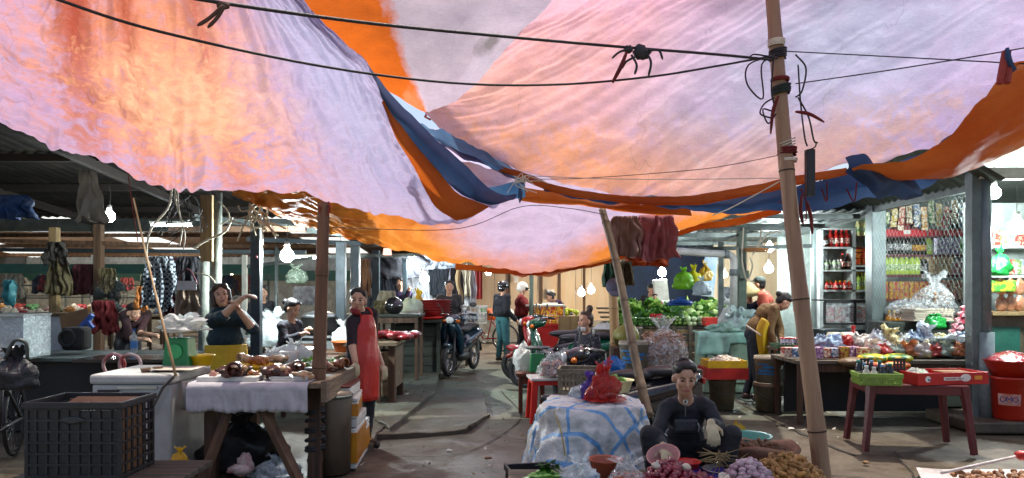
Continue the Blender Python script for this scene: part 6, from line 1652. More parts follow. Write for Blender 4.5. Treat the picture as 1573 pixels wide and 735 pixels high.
# ================================================================ scooters
def scooter(label,c,rz,paint,paint2=None,seat=True,lean=0,shield='#20242a'):
    t=thing('motor_scooter',label,'scooter',c,rz)
    I=Matrix.Identity(3)
    p2=paint2 or paint
    for nm,y in (('front_wheel',.62),('rear_wheel',-.6)):
        w=mb().torus((0,0,0),.225,.048,'x',32,10,sq=.9).build(nm,M_black_rubber,t,smooth=True);w.location=(0,y,.272)
        mb().torus((0,0,0),.18,.016,'x',30,6).build('rim',M_chrome,w,smooth=True)
        s=mb()
        for i in range(20):
            a=2*PI*i/20
            s.tube([(.02*(-1)**i,.03*math.cos(a+.5),.03*math.sin(a+.5)),(0,.175*math.cos(a),.175*math.sin(a))],.003,4,cap=False)
        s.tube([(-.05,0,0),(.05,0,0)],.045,12)
        s.build('spokes',M_chrome,w)
        mb().torus((.05,0,0),.08,.012,'x',20,5).build('brake_disc',M_steel,w)
    remesh('front_fender',[('e','p',Vector((0,.60,.50)),Matrix.Rotation(.25,3,'X'),(.068,.23,.075)),('e','p',Vector((0,.74,.43)),Matrix.Rotation(-.5,3,'X'),(.06,.12,.05))],.016,{'p':paint},t,3)
    remesh('leg_shield',[('e','p',Vector((.10,.42,.62)),Matrix.Rotation(-.3,3,'X')@Matrix.Rotation(.35,3,'Z'),(.13,.045,.30)),('e','p',Vector((-.10,.42,.62)),Matrix.Rotation(-.3,3,'X')@Matrix.Rotation(-.35,3,'Z'),(.13,.045,.30)),('e','p',Vector((0,.47,.74)),Matrix.Rotation(-.3,3,'X'),(.07,.06,.2))],.016,{'p':paint},t,3)
    remesh('cowl',[('e','p',Vector((0,.42,.98)),I,(.14,.11,.075)),('e','p',Vector((0,.50,.95)),I,(.10,.08,.08))],.016,{'p':paint},t,3)
    remesh('rear_body',[('c','p',Vector((.07,-.05,.52)),Vector((.08,-.72,.68)),.10,.07),('c','p',Vector((-.07,-.05,.52)),Vector((-.08,-.72,.68)),.10,.07),('c','p',Vector((0,-.1,.6)),Vector((0,-.8,.72)),.1,.06),('c','p',Vector((0,.32,.42)),Vector((0,-.1,.45)),.09,.11)],.02,{'p':p2},t,3)
    remesh('seat',[('e','p',Vector((0,-.12,.765)),I,(.115,.26,.06)),('e','p',Vector((0,-.5,.80)),I,(.125,.28,.06))],.016,{'p':mat('black_vinyl_seat',(.016,.015,.018),.4,bump=.2)},t,3)
    remesh('engine',[('e','p',Vector((0,-.05,.30)),I,(.11,.24,.1)),('c','p',Vector((.09,-.1,.28)),Vector((.09,-.6,.28)),.05,.05)],.02,{'p':mat('grey_engine','#4c4f50',.45,metal=.6,dirt=.4)},t,2)
    mb().ell((0,.575,.95),(.075,.03,.055),14,8).build('headlight',mat('headlight_glass','#cfd4d4',.1,var=.05,coat=.5),t,smooth=True)
    for s in (-1,1):
        mb().ell((.12*s,.50,.93),(.045,.03,.03),10,6).build('indicator',mat('amber_lens','#c8640e',.2),t,smooth=True)
        mb().tube([(.06*s,.46,.74),(.075*s,.56,.45),(.075*s,.62,.27)],.024,8).build('fork',M_steel,t,smooth=True)
        mb().tube(cr([(.02*s,.38,1.03),(.2*s,.36,1.05),(.33*s,.27,1.03)],8),.015,8).build('handlebar',M_chrome,t,smooth=True)
        mb().tube([(.25*s,.33,1.042),(.36*s,.25,1.03)],.02,8).build('grip',M_black_rubber,t,smooth=True)
        m_=mb().tube(cr([(.2*s,.36,1.05),(.24*s,.36,1.15),(.30*s,.35,1.2)],6),.007,6).build('mirror',M_black_pl,t,smooth=True)
        mb().ell((.34*s,.35,1.21),(.065,.012,.042),12,8).build('mirror_glass',M_black_pl,m_,smooth=True)
        mb().tube([(.1*s,-.6,.3),(.1*s,-.56,.6)],.02,8).build('shock',M_chrome,t)
    mb().tube(cr([(.13,.0,.2),(.15,-.3,.2),(.15,-.75,.3)],8),[.02,.022,.03,.042,.045,.045,.045,.04],10).build('exhaust',M_chrome,t,smooth=True)
    mb().box((0,-.86,.7),(.12,.03,.06)).build('tail_light',M_redpl,t,bev=.01)
    mb().grid([[(.06*(q-1),-.6+.31*math.cos(a),.272+.31*math.sin(a))for q in range(3)]for a in np.linspace(1.2,3.0,10)]).build('rear_fender',M_black_pl,t,smooth=True,solid=.004)
    mb().tube([(0,-.1,.25),(.16,-.05,.01)],.012,6).build('stand',M_steel,t)
    return t
M_blue_paint=mat('dark_blue_paint','#16384a',.22,c2='#0f2836',coat=.7,bump=0,s=3)
M_green_paint=mat('green_paint_gloss','#0f5a40',.22,c2='#0a4632',coat=.7,bump=0,s=3)
M_red_paint=mat('red_paint_gloss','#b01e1c',.22,c2='#8c1515',coat=.7,bump=0,s=3)
M_black_paint=mat('black_paint_gloss',(.014,.013,.016),.22,coat=.7,bump=0,s=3)
scooter('dark blue scooter parked nose out beside the green cabinet',(XA(709,12.9),12.95,0),R(163),M_blue_paint)
scooter('glossy green scooter behind the seated woman in dots',(XA(872,10.7),10.8,0),R(78),M_green_paint)
scooter('red and black scooter behind the green one',(XA(856,11.6),11.7,0),R(84),M_red_paint,M_black_paint)
scooter('long seated black scooter behind the garlic seller, front under the striped sheet',(XA(954,6.7),6.75,0),R(97),M_black_paint).scale=(.91,.91,.91)
bicycle('red bicycle parked beyond the lane behind the helmet customers',(XA(745,17.2),17.2,0),R(74),M_red_paint)
wcr=crate('wire_crate','white wire crate of blue packets on the blue scooter',(XA(722,13.4),13.55,.83),.5,.4,.34,M_white_paint,rows=4,cols=6,rz=R(-20))
lumps('packets',mat('blue_packet','#2f6f9a',.4,c2='#c8ccd0',s=8),6,(XA(722,13.4),13.55,.86),(.15,.12,.16),.08,label='blue and white packets in the wire crate',cat='packets')
# bench goods beyond the lane at the ledge
for i,(px,py,c_,r_,lab)in enumerate(((760,452,'#c05a1e',.3,'orange cloth bundle on the concrete ledge'),(748,470,'#2f7a3a',.2,'green tub on the concrete ledge'),(735,466,'#b8b8b8',.22,'pale bundle on the concrete ledge'),(780,466,'#d0cfc8',.24,'white bundle on the concrete ledge'),(868,470,'#2a6a4a',.2,'green basin by the plywood wall'))):
    lumps('bundle',mat('ledge_%d'%i,c_,.6),4,(XA(px,20.3),20.3,.6),(r_*.6,.12,.25),r_*.6,label=lab,cat='bundle')

# ================================================================ snack cart
cx=XA(840,15.2)
sc_=thing('snack_cart','red cart with a glass front of printed snack packets','cart',(cx,15.4,0))
mb().box((cx,15.4,.45),(.72,.6,.5)).build('body',mat('cart_red','#b8201c',.35,coat=.3),sc_,w=True,bev=.02)
mb().box((cx,15.4,.73),(.76,.66,.05)).build('tray',mat('cart_red','#b8201c',.35),sc_,w=True)
mb().box((cx-.04,15.38,1.13),(.8,.66,.03)).build('counter_top',M_white_paint,sc_,w=True)
for sx in (-1,1):mb().box((cx+sx*.35,15.1,.93),(.03,.03,.4)).build('frame_post',M_alu,sc_,w=True)
for sx in (-1,1):
    w=mb().torus((0,0,0),.16,.03,'y',22,8).build('cart_wheel',M_black_rubber,sc_,smooth=True);w.location=(sx*.28,-.33,.17)
random.seed(2)
for r in range(2):
    for i in range(5):
        b=mb().box((0,0,.085),(.125,.09,.17)).build('snack_packet',mat('snack_print','#c8271c',.35,c2='#e0b030',s=26,lo=.48,hi=.52),loc=(cx-.28+.138*i,15.12,.757+.185*r),bev=.01,label='red and yellow snack packet behind the cart front, %s row'%('lower','upper')[r],cat='packet',group='snack packets in the red cart')
mb().grid([[Vector((XA(832+8*i,15.4),15.2,1.15+.05*abs(noise.noise(Vector((i,q,0))))+.02*q))for i in range(4)]for q in range(3)]).build('white_wrap',M_film_w,label='white wrapping sheet on the snack cart top',cat='wrapping',smooth=True)
lumps('yellow_flowers',mat('yellow_fruit','#c9c02a',.5,c2='#8aa01e',s=18),14,(XA(877,15),15.2,.95),(.15,.1,.08),.05,label='yellow green fruit beside the snack cart',cat='fruit',kind='stuff')
mb().box((XA(877,15),15.2,.46),(.5,.4,.92)).build('fruit_stand',M_timber_l,label='timber stand under the yellow green fruit',cat='stand',bev=.01)
bf=post('steel_post','thin green grey tube rising from the snack cart',816,15.0,.09,405,mat('green_grey_steel','#56665a',.55),'r')

# ================================================================ middle of the lane, right side
# small table with a scale, red stool table, bags, basket
ws=table('wooden_stool','small brown wooden stool carrying a green scale',(XA(816,8.9),8.9,0),.36,.34,.48,wood('brown_stool','#7a4630','#4a281a',axis=(.1,1,1)),wood('brown_stool_leg','#7a4630','#4a281a'),cat='stool')
s2=thing('kitchen_scale','green scale with grey pan on the wooden stool','scale',(XA(826,8.8),8.9,.482))
mb().box((0,0,.11),(.2,.18,.22),tx=.8,ty=.8).build('case',M_green_pl,s2,bev=.012)
mb().tube([(0,0,.2),(0,0,.27)],.02,8).build('stem',M_alu,s2)
mb().lathe([(.001,0),(.13,.004),(.16,.03),(.155,.032),(.12,.008),(.001,.006)],(0,0,.27),20).build('pan',M_steel,s2,smooth=True)
bag('plastic_bag','tall white plastic bag hanging beside the stool scale',(XA(803,9.2),9.1,ZA(572,9.1)),(.11,.1,.36),M_film_w,seed=33,tail=False,neck=.3)
rt=thing('red_stool_table','red plastic side table with a white top','table',(XA(842,8.3),8.3,0),R(6))
mb().box((0,0,.485),(.44,.42,.03)).build('top',M_foam,rt,bev=.008)
mb().box((0,0,.445),(.40,.38,.05)).build('apron_frame',M_brightred,rt,bev=.008)
for sx in (-1,1):
    for sy in (-1,1):mb().bar((.17*sx,.16*sy,.45),(.2*sx,.19*sy,0),.07,.05).build('leg',M_brightred,rt,bev=.008)
random.seed(9)
def fill(n,sp,rad,m,name='contents',z=.01):
    def f(t):
        b=mb()
        for i in range(n):
            a,q=U(0,6.28),math.sqrt(U(0,1))
            b.ell((sp[0]*q*math.cos(a),sp[1]*q*math.sin(a),z+U(.05,1)*sp[2]),(rad*U(.6,1.6),rad*U(.5,1),rad*U(.5,1)),6,4,M=Matrix.Rotation(U(0,3),3,'Z')@Matrix.Rotation(U(0,3),3,'X'))
        o=b.build(name,m,t,smooth=True);o['kind']='stuff'
    return f
M_shrimp=mat('pink_dried_shrimp','#c08870',.6,c2='#a05c4a',s=30,rnd=.2)
bag('clear_bag','clear bag of pink dried shrimp on the red side table',(XA(852,8.2),8.2,.502),(.2,.16,.24),M_film,seed=34,inner=fill(120,(.16,.12,.15),.022,M_shrimp),tail=True,neck=.8)
M_wicker=mat('grey_wicker','#8d8068',.75,c2='#5f5545',s=20,bump=.4,dirt=.3)
zb_=ZA(606,6.2)
wb=crate('wicker_basket','grey brown slatted basket standing on the striped sheet',(XA(898,6.2),6.25,zb_),.42,.30,.22,M_wicker,rz=R(-8),rows=4,cols=13,t_=.011,cat='basket')
mb().box((0,0,.03),(.39,.27,.03)).build('mat',M_wicker,wb)
bag('plastic_bag','blue plastic bag hanging behind the slatted basket',(XA(948,7.0),7.2,ZA(583,7)),(.12,.1,.2),mat('blue_film','#1e72b8',.3,transl=.3,bump=.8,bs=22),seed=36,tail=False)
basin('plastic_bowl','pale yellow bowl with green leaves behind the red net',(XA(952,6.3),6.35,zb_),.12,.10,mat('cream_plastic','#c9c49a',.45))
lumps('lime_heap',mat('lime_green','#5c8a1e',.4),8,(XA(950,6.3),6.35,zb_+.08),(.07,.06,.03),.035,label='green limes in the pale yellow bowl',cat='limes',kind='stuff')
# striped sheet over a mound
def stripe_mat():
    m=mat('striped_sheet','#cfcdc6',.5,var=.1,bump=.7,bs=24,dirt=.22,s=5)
    N,L=m.node_tree.nodes,m.node_tree.links
    b=N['Principled BSDF']
    src=b.inputs['Base Color'].links[0].from_socket
    uv=N.new('ShaderNodeUVMap');uv.uv_map='uv'
    sx=N.new('ShaderNodeSeparateXYZ');L.new(uv.outputs[0],sx.inputs[0])
    def band(sock,freq,ph,w):
        a=N.new('ShaderNodeMath');a.operation='MULTIPLY_ADD';a.inputs[1].default_value=freq;a.inputs[2].default_value=ph;L.new(sock,a.inputs[0])
        f=N.new('ShaderNodeMath');f.operation='FRACT';L.new(a.outputs[0],f.inputs[0])
        l=N.new('ShaderNodeMath');l.operation='LESS_THAN';l.inputs[1].default_value=w;L.new(f.outputs[0],l.inputs[0]);return l.outputs[0]
    mx1=N.new('ShaderNodeMix');mx1.data_type='RGBA';L.new(band(sx.outputs[1],8.2,.15,.16),mx1.inputs[0]);L.new(src,mx1.inputs[6]);mx1.inputs[7].default_value=(.16,.36,.62,1)
    mx2=N.new('ShaderNodeMix');mx2.data_type='RGBA';L.new(band(sx.outputs[0],3.0,.52,.05),mx2.inputs[0]);L.new(mx1.outputs[2],mx2.inputs[6]);mx2.inputs[7].default_value=(.16,.36,.62,1)
    L.new(mx2.outputs[2],b.inputs['Base Color'])
    return m
M_stripe=stripe_mat()
sm=thing('covered_mound','white and blue striped plastic sheet draped over piled goods','covered goods',(XA(908,5.7),5.75,0))
nu,nv=121,50
rows=[]
for i in range(nv):
    v=i/(nv-1)
    row=[]
    for q in range(nu):
        a=2*PI*q/(nu-1)
        ca,sa=math.cos(a),math.sin(a)
        sup=(abs(ca)**3+abs(sa)**3)**(-1/3)
        if v<.45:rr=v/.45*.90;z=.62-.015*(v/.45)**2
        else:
            d=(v-.45)/.55
            rr=.90+.12*math.sin(d*PI/2)+.2*d*d
            z=.605-.565*d**1.1
        x,y=.42*sup*rr*ca,.44*sup*rr*sa
        k=max(0,v-.35)
        fold=.045*k*math.sin(a*11+2*math.sin(a*3))+.03*k*math.sin(a*23+v*4)
        pv=Vector((x,y,z));nzv=noise.noise_vector(pv*3.2+Vector((0,0,4)))*.035+noise.noise_vector(pv*8)*.018+Vector((ca,sa,.6))*((.5-abs(noise.noise(pv*5.5))*2)*.028+(.5-abs(noise.noise(pv*12))*2)*.012)
        lump=.02*math.exp(-((x+.15)**2+(y+.1)**2)/.03)+.02*math.exp(-((x-.2)**2+y*y)/.03)
        row.append(Vector((x+ca*fold,y+sa*fold,max(.02,z+(lump if v<.6 else 0))))+nzv*(1 if z>.1 else .4))
    rows.append(row)
o=mb().grid(rows).build('sheet',M_stripe,sm,smooth=True)
ul=o.data.uv_layers.new(name='uv')
# the weave runs straight across the sheet: planar coordinates before draping
for l in o.data.loops:
    i,q=divmod(l.vertex_index,nu)
    v,a=i/(nv-1),2*PI*q/(nu-1)
    ul.data[l.index].uv=(.5+.62*v*math.cos(a+.5),.5+.62*v*math.sin(a+.5))
mb().tube(cr([W(850,628,5.45),W(862,664,5.3),W(868,700,5.25)],8),.005,6).build('cord',mat('mustard_cord','#a8944a',.8),sm,w=True)
# red net bag, violet bag
M_redfilm=mat('red_net_film','#d8281c',.3,c2='#a81810',s=26,transl=.3,alpha=.62,bump=.9,bs=40,coat=.3)
random.seed(29)
rn=bag('net_bag','bulging red net bag tied at the top on the striped sheet',(XA(930,5.6),5.62,.625),(.105,.09,.24),M_redfilm,seed=38,jit=.55,neck=.55,part='net',inner=fill(16,(.07,.06,.13),.034,mat('red_fruit','#b0241c',.35,c2='#c85a3a',s=12)))
fl=mb()
fl.grid([[Vector((.165*q*math.cos(a)*(1+.18*math.sin(a*3)),.12*q*math.sin(a),.012+.05*(1-q)+.03*abs(noise.noise(Vector((a*2,q*5,3))))))for a in np.linspace(0,2*PI,40)]for q in np.linspace(.3,1,8)])
fl.build('slack_net',M_redfilm,rn,smooth=True)
bag('plastic_bag','small violet bag tied beside the red net',(XA(906,5.7),5.75,.63),(.07,.06,.16),mat('violet_film','#5a3a9a',.3,transl=.35,bump=.8,bs=24),seed=40)
bag('clear_bag','white onion bag between the violet bag and the basket',(XA(894,5.75),5.82,.63),(.09,.07,.10),M_film_m,seed=41,tail=False)
# ================================================================ foreground produce
pt=thing('low_platform','low wooden platform under the garlic and ginger heaps','platform',(XA(1020,4.4),4.4,0))
for i in range(6):mb().box((XA(1005,4.4),4.08+.15*i,.275),(1.75,.14,.03)).build('plank',M_deskw,pt,w=True,bev=.003)
for x in (XA(800,4.4),XA(1005,4.4),XA(1210,4.4)):mb().box((x,4.45,.13),(.08,.85,.26)).build('bearer',M_timber,pt,w=True)
ZP=.29
def proto_mesh(fn,name,mats):
    o=fn().build(name,mats,smooth=True,loc=(0,0,0));me=o.data
    bpy.data.objects.remove(o)
    return me
def scatter(name,label,cat,group,meshes,pts,scl=(.85,1.2)):
    for p in pts:
        o=bpy.data.objects.new(name,random.choice(meshes))
        col.objects.link(o)
        o.location=p;s=U(*scl);o.scale=(s,s,s*U(.9,1.1))
        o.rotation_euler=(U(0,6.28),U(-.8,.8),U(0,6.28))
        tag(o,label,cat,group)
def heap(c,rx,ry,h,n,layer=1):
    out=[]
    for i in range(n):
        q=math.sqrt((i+.5)/n);a=i*2.39996+U(-.2,.2)
        out.append(Vector((c[0]+rx*q*math.cos(a),c[1]+ry*q*math.sin(a),c[2]+h*(1-q**1.8)+U(-.008,.01))))
    return out
random.seed(17)
M_onion=mat('red_onion','#8e1630',.3,c2='#5a0c1e',s=9,rnd=.35,coat=.3,bump=.15,stretch=(2,2,.5))
M_garlic=mat('garlic_skin','#c4aeb4',.55,c2='#8d6a78',s=12,rnd=.25,bump=.3)
M_garlic_w=mat('white_garlic','#d8cfc0',.5,c2='#b8a894',s=12,rnd=.15,bump=.3)
M_ginger=mat('ginger_skin','#b98a4c',.7,c2='#8a6030',s=16,rnd=.3,bump=.5,bs=50)
M_galangal=mat('brown_galangal','#8a6344',.75,c2='#5a3c28',s=16,rnd=.35,bump=.5,bs=50)
M_nut=mat('brown_nut','#a5764c',.6,c2='#7a4f2e',s=16,rnd=.35,bump=.3)
onion=[proto_mesh(lambda:mb().lathe([(.001,-.016),(.010,-.014),(.019,-.004),(.020,.004),(.013,.014),(.005,.020),(.003,.03)],n=10),'shallot',M_onion)for _ in range(1)]
garlic=[proto_mesh(lambda:mb().lathe([(.001,-.012),(.014,-.011),(.021,-.002),(.018,.008),(.008,.016),(.004,.026)],n=10),'garlic',M_garlic)]
garlicw=[proto_mesh(lambda:mb().lathe([(.001,-.012),(.014,-.011),(.023,-.002),(.018,.01),(.006,.018),(.004,.03)],n=10),'garlic',M_garlic_w)]
def ging():
    b=mb()
    a=U(0,6)
    b.ell((0,0,0),(.034,.018,.015),8,6,jit=.4)
    for i in range(U(0,1)<.7 and 3 or 2):
        an=a+i*2.1+U(-.4,.4)
        b.ell((.026*math.cos(an),.022*math.sin(an),U(-.006,.008)),(.021,.013,.012),7,5,M=Matrix.Rotation(an,3,'Z'),jit=.4)
    return b
ginger=[proto_mesh(ging,'ginger',M_ginger)for _ in range(4)]
galan=[proto_mesh(ging,'galangal',M_galangal)for _ in range(4)]
nut=[proto_mesh(lambda:mb().ell((0,0,0),(.02,.017,.015),8,6,jit=.3),'nut',M_nut)for _ in range(2)]
def core(label,c,rx,ry,h,m,name='heap_base'):
    "the inside of a heap: the tray or sack lining its items rest on"
    return mb().lathe([(1.0,0),(.9,.18),(.7,.5),(.4,.82),(.001,.95)],n=20).build(name,m,label=label,cat='heap',smooth=True,loc=c)
def heap_of(name,label,cat,group,meshes,c,rx,ry,h,n,m,clabel,scl=(.85,1.2)):
    o=core(clabel,c,rx,ry,h,m);o.scale=(rx*.93,ry*.93,h*.9)
    scatter(name,label,cat,group,meshes,heap((c[0],c[1],c[2]+.012),rx,ry,h,n),scl)
heap_of('shallot','glossy red shallot in the heap before the pink bowl','shallot','red shallots in the heap',onion,(XA(1028,4.35),4.33,ZP),.20,.18,.17,190,M_onion,'inner part of the red shallot heap',(.9,1.3))
heap_of('shallot','small red shallot in the heap beside the garlic','shallot','red shallots beside the garlic',onion,(XA(1078,4.3),4.28,ZP),.11,.13,.10,80,M_onion,'inner part of the smaller shallot heap')
heap_of('garlic_bulb','violet tinged garlic bulb in the heap beside the ginger','garlic','violet garlic bulbs',garlic,(XA(1150,4.3),4.3,ZP),.18,.18,.18,130,M_garlic,'inner part of the violet garlic heap',(.95,1.35))
heap_of('garlic_bulb','white garlic bulb between the two heaps','garlic','white garlic bulbs',garlicw,(XA(1112,4.25),4.22,ZP),.07,.1,.11,30,M_garlic_w,'inner part of the white garlic pile')
heap_of('ginger_root','golden ginger root in the heap by the leaning pole','ginger','golden ginger roots',ginger,(XA(1205,4.45),4.42,ZP),.24,.24,.18,150,M_ginger,'inner part of the golden ginger heap',(.9,1.3))
for q,(px,py)in enumerate(((1008,704),(1034,706))):
    scatter('garlic_bulb',['single white garlic bulb lying on the red shallots','white garlic bulb lying near the pink bowl'][q],'garlic',None,garlicw,[W(px+20*q,py+12,4.3)],(1.3,1.4))
# ginger sack
gs=thing('open_sack','open rolled sack full of brown galangal roots','sack',(XA(1169,4.95),4.95,0))
M_sack=cloth('pinkish_sacking','#a5785e','#7c5440',bump=.5,bs=40)
rows=[]
for rr_,z in ((.14,0),(.2,.05),(.22,.2),(.215,.33),(.235,.40),(.25,.425),(.235,.45),(.205,.43),(.19,.38),(.15,.36),(.001,.36)):
    rows.append([Vector((rr_*math.cos(a)*(1+.05*math.sin(a*5+z*9)),rr_*.8*math.sin(a)*(1+.05*math.sin(a*5+z*9)),z+(.018*math.sin(a*3+1)if z>.3 else 0)))for a in np.linspace(0,2*PI,41)])
mb().grid(rows).build('cloth',M_sack,gs,smooth=True)
scatter('galangal_root','brown galangal root in the rolled sack','galangal','brown galangal roots',galan,heap((XA(1169,4.95),4.95,.37),.185,.14,.07,95),(.9,1.35))
basin('mesh_basket','turquoise plastic basket behind the galangal sack',(XA(1148,5.25),5.28,ZA(690,5.25)),.17,.09,mat('turquoise_plastic','#3f9a88',.4))
mb().box((XA(1148,5.25),5.28,ZA(690,5.25)/2),(.3,.3,ZA(690,5.25)-.002)).build('wooden_box',M_timber_l,label='wooden box under the turquoise basket',cat='box')
bag('plastic_bag','yellow bag peeping over the turquoise basket',(XA(1136,5.45),5.5,.2),(.1,.08,.28),mat('yellow_film','#c9a41e',.3),seed=44,tail=False)
# pink bowl held, red basin, violet cloth, pan, dry stalks
Rm=Matrix.Rotation(R(28),4,'X')@Matrix.Rotation(R(-14),4,'Y')
bw_=mb().lathe([(.001,.0),(.05,0),(.075,.03),(.10,.085),(.103,.09),(.096,.088),(.07,.034),(.046,.008),(.001,.007)],n=28).build('pink_bowl',mat('dusty_pink_plastic','#b07a74',.5,dirt=.2),loc=W(1022,716,4.52),label='dusty pink plastic bowl held by the garlic seller',cat='bowl',smooth=True)
bw_.rotation_euler=Rm.to_euler()
basin('red_basin','bright red plastic bowl beside the seller feet',(XA(1058,4.65),4.68,ZP+.002),.075,.10,M_brightred)
mb().grid(patch([[Vector((XA(1050+18*i,4.5),4.42+.09*q,ZP+.05+.06*abs(noise.noise(Vector((i*.9,q*.9,2))))))for i in range(5)]for q in range(4)],24,20)).build('violet_cloth',mat('violet_cloth','#3a2a8a',.5,c2='#2a1c66',bump=.6,bs=20),label='crumpled violet bag beside the red bowl',cat='bag',smooth=True,solid=.004)
pan=thing('scale_pan','round steel scale pan lying among dry stalks','pan',(XA(1108,4.62),4.62,ZP+.05))
mb().lathe([(.001,0),(.09,.004),(.12,.022),(.117,.025),(.088,.008),(.001,.006)],n=24).build('dish',M_alu,pan,smooth=True)
kb=mb();random.seed(4)
for i in range(26):
    a=W(1116+U(-24,20),706+U(-8,14),4.5);d=Vector((U(-.12,.12),U(-.05,.05),U(-.03,.08)))
    kb.tube([a-d,a+Vector((0,0,.01)),a+d],[.002,.004,.002],5)
kb.build('dry_stalks',mat('dry_stalk','#a08a5c',.8,c2='#6a5636'),label='dry garlic stalks scattered by the scale pan',cat='stalks',kind='stuff')
# bags at the left end of the platform
bag('clear_bag','clear bag of small pink peanuts before the striped sheet',(XA(962,4.35),4.32,ZP),(.115,.09,.17),M_film,seed=50,inner=fill(200,(.09,.07,.11),.011,mat('pink_peanut','#c48a74',.5,c2='#a8644e',s=40,rnd=.1)),neck=.9)
bag('clear_bag','large cloudy clear bag lying before the striped sheet',(XA(888,4.4),4.42,ZP),(.13,.1,.15),M_film_m,seed=51,jit=.6)
bag('clear_bag','cloudy bluish bag beside the peanut bag',(XA(916,4.25),4.25,ZP),(.12,.1,.10),mat('bluish_film','#9fc0dc',.25,alpha=.45,bump=.9,bs=24),seed=52,jit=.6,tail=False)
basin('clay_dish','brown clay dish behind the cloudy bags',(XA(930,4.62),4.62,ZP),.10,.13,mat('terracotta','#9a4a2e',.6))
gb_=bag('plastic_bag','light green bag of leaves at the end of the platform',(XA(838,4.4),4.4,ZP),(.12,.1,.10),mat('light_green_film','#8fc46a',.35,transl=.3,bump=.8,bs=22),seed=53,tail=False,neck=1.7)
lv=mb();random.seed(6)
for i in range(40):
    p=W(845+U(-14,14),716+U(-8,6),4.4);a=U(0,6.3);d=Vector((math.cos(a),math.sin(a),U(0,.6)))*U(.025,.05);s=Vector((-d.y,d.x,0))*.35
    lv.add([p-d,p+s,p+d,p-s],[(0,1,2,3)])
lv.build('leaf_bunch',mat('dark_leaf','#2f6a1e',.5,c2='#4f8a2a',transl=.3),label='green leaves inside the light green bag',cat='leaves',kind='stuff')
crate('black_crate','small black crate on the floor at the lane edge',(XA(816,5.0),5.05,.02),.3,.3,.24,M_black_pl,rows=4,cols=6,rz=R(12))
# nuts on a sheet at the bottom right
ns=thing('ground_sheet','pale plastic sheet on the floor under the brown nuts','sheet',(XA(1530,5.6),5.5,0))
mb().grid([[Vector((XA(1440+42*i,5.65-.15*q),5.95-.2*q,.03+.03*abs(noise.noise(Vector((i,q,1))))+.015*(i==0)))for i in range(8)]for q in range(5)]).build('film',mat('pale_sheet','#b8aca8',.4,dirt=.2,bump=.7,bs=20),ns,w=True,smooth=True)
mb().tube(cr([W(1446,727,5.5),W(1500,715,5.62),W(1560,702,5.75),W(1620,690,5.9)],10),.012,8).build('rolled_edge',mat('pale_sheet','#b8aca8',.4),ns,w=True,smooth=True)
mb().ell(W(1570,700,5.65),(.05,.04,.04),jit=.5).build('red_corner',M_redpl,ns,w=True,smooth=True)
random.seed(8)
scatter('brown_nut','brown nut spread on the pale sheet at the corner','nut','brown nuts on the sheet',nut,[Vector((XA(U(1495,1600),5.35),U(5.05,5.6),.075+U(0,.03)))for i in range(150)],(1.0,1.4))

# ================================================================ buckets, dried goods bag, garlic trays
def bucket(label,c,r,h,m,band=None,group=None,lid=False):
    t=thing('plastic_bucket',label,'bucket',c,group=group)
    mb().lathe([(.001,0),(r*.86,0),(r*.98,h*.88),(r*1.04,h*.885),(r*1.04,h*.93),(r,h*.935),(r*1.02,h),(r*.95,h),(r*.82,.02),(.001,.02)],n=28).build('tub',m,t,smooth=True)
    if band:
        b=mb()
        for z0,z1,a0,a1 in ((.32,.38,3.3,4.9),(.42,.52,3.6,5.2),(.56,.64,4.0,5.4),(.68,.73,3.4,4.4)):
            b.grid([[((r*(.865+.12*z/.88)*1.0+.003)*math.cos(a),(r*(.865+.12*z/.88)+.003)*math.sin(a),h*z)for a in np.linspace(a0,a1,12)]for z in (z0,z1)])
        b.build('print',band,t,smooth=True)
    mb().tube(cr([(-r*1.04,0,h*.88),(-r*.6,-r*.9,h*.55),(r*.6,-r*.95,h*.55),(r*1.04,0,h*.88)],16),.004,5).build('handle',M_steel,t,smooth=True)
    if lid:mb().lathe([(r*1.05,h),(r*1.06,h+.015),(.001,h+.02)],n=28).build('lid',m,t,smooth=True)
    return t
M_bk=mat('dirty_white_bucket','#b3ab98',.55,c2='#8f8672',dirt=.35)
M_bk2=mat('tan_dirty_bucket','#8f8068',.6,c2='#6e6250',dirt=.45)
M_bluep=mat('blue_print','#2a78b4',.5)
bucket('white bucket with blue print, upper of the two stacked ones',(XA(1180,9.0),9.0,.345),.165,.32,M_bk,M_bluep)
bucket('dirty tan bucket under the blue printed one',(XA(1180,9.0),9.0,0),.17,.34,M_bk2)
bucket('dirty tan bucket under the red and yellow trays',(XA(1109,9.15),9.15,0),.165,.38,M_bk2)
bucket('white bucket with blue print beside the bag of dried sticks',(XA(976,7.9),8.0,ZA(572,8)),.16,.34,M_bk,M_bluep,lid=False)
mb().box((XA(978,8),8.0,ZA(572,8)/2),(.55,.5,ZA(572,8)-.004)).build('wooden_box',M_deskw,label='wooden box under the blue printed bucket',cat='box',bev=.008)
def tray(name,label,c,L,Wd,H,m,rz=0,cat='tray'):
    t=thing(name,label,cat,c,rz)
    mb().box((0,0,.008),(L,Wd,.014)).build('floor_panel',m,t)
    for sy in (-1,1):mb().box((0,sy*Wd/2,H/2),(L+.02,.012,H)).build('side',m,t,bev=.003)
    for sx in (-1,1):mb().box((sx*L/2,0,H/2),(.012,Wd-.012,H)).build('side',m,t,bev=.003)
    return t
tray('red_tray','deep red plastic tray on the tan bucket',(XA(1110,9.1),9.1,.382),.5,.38,.14,M_redpl)
tray('yellow_tray','yellow plastic tray of garlic on the red tray',(XA(1111,9.1),9.08,.522),.46,.34,.09,M_yel_pl)
random.seed(14)
scatter('garlic_bulb','pale garlic bulb in the yellow tray','garlic','pale garlic in the yellow tray',garlicw,heap((XA(1111,9.1),9.08,.57),.2,.14,.06,60),(1.4,1.8))
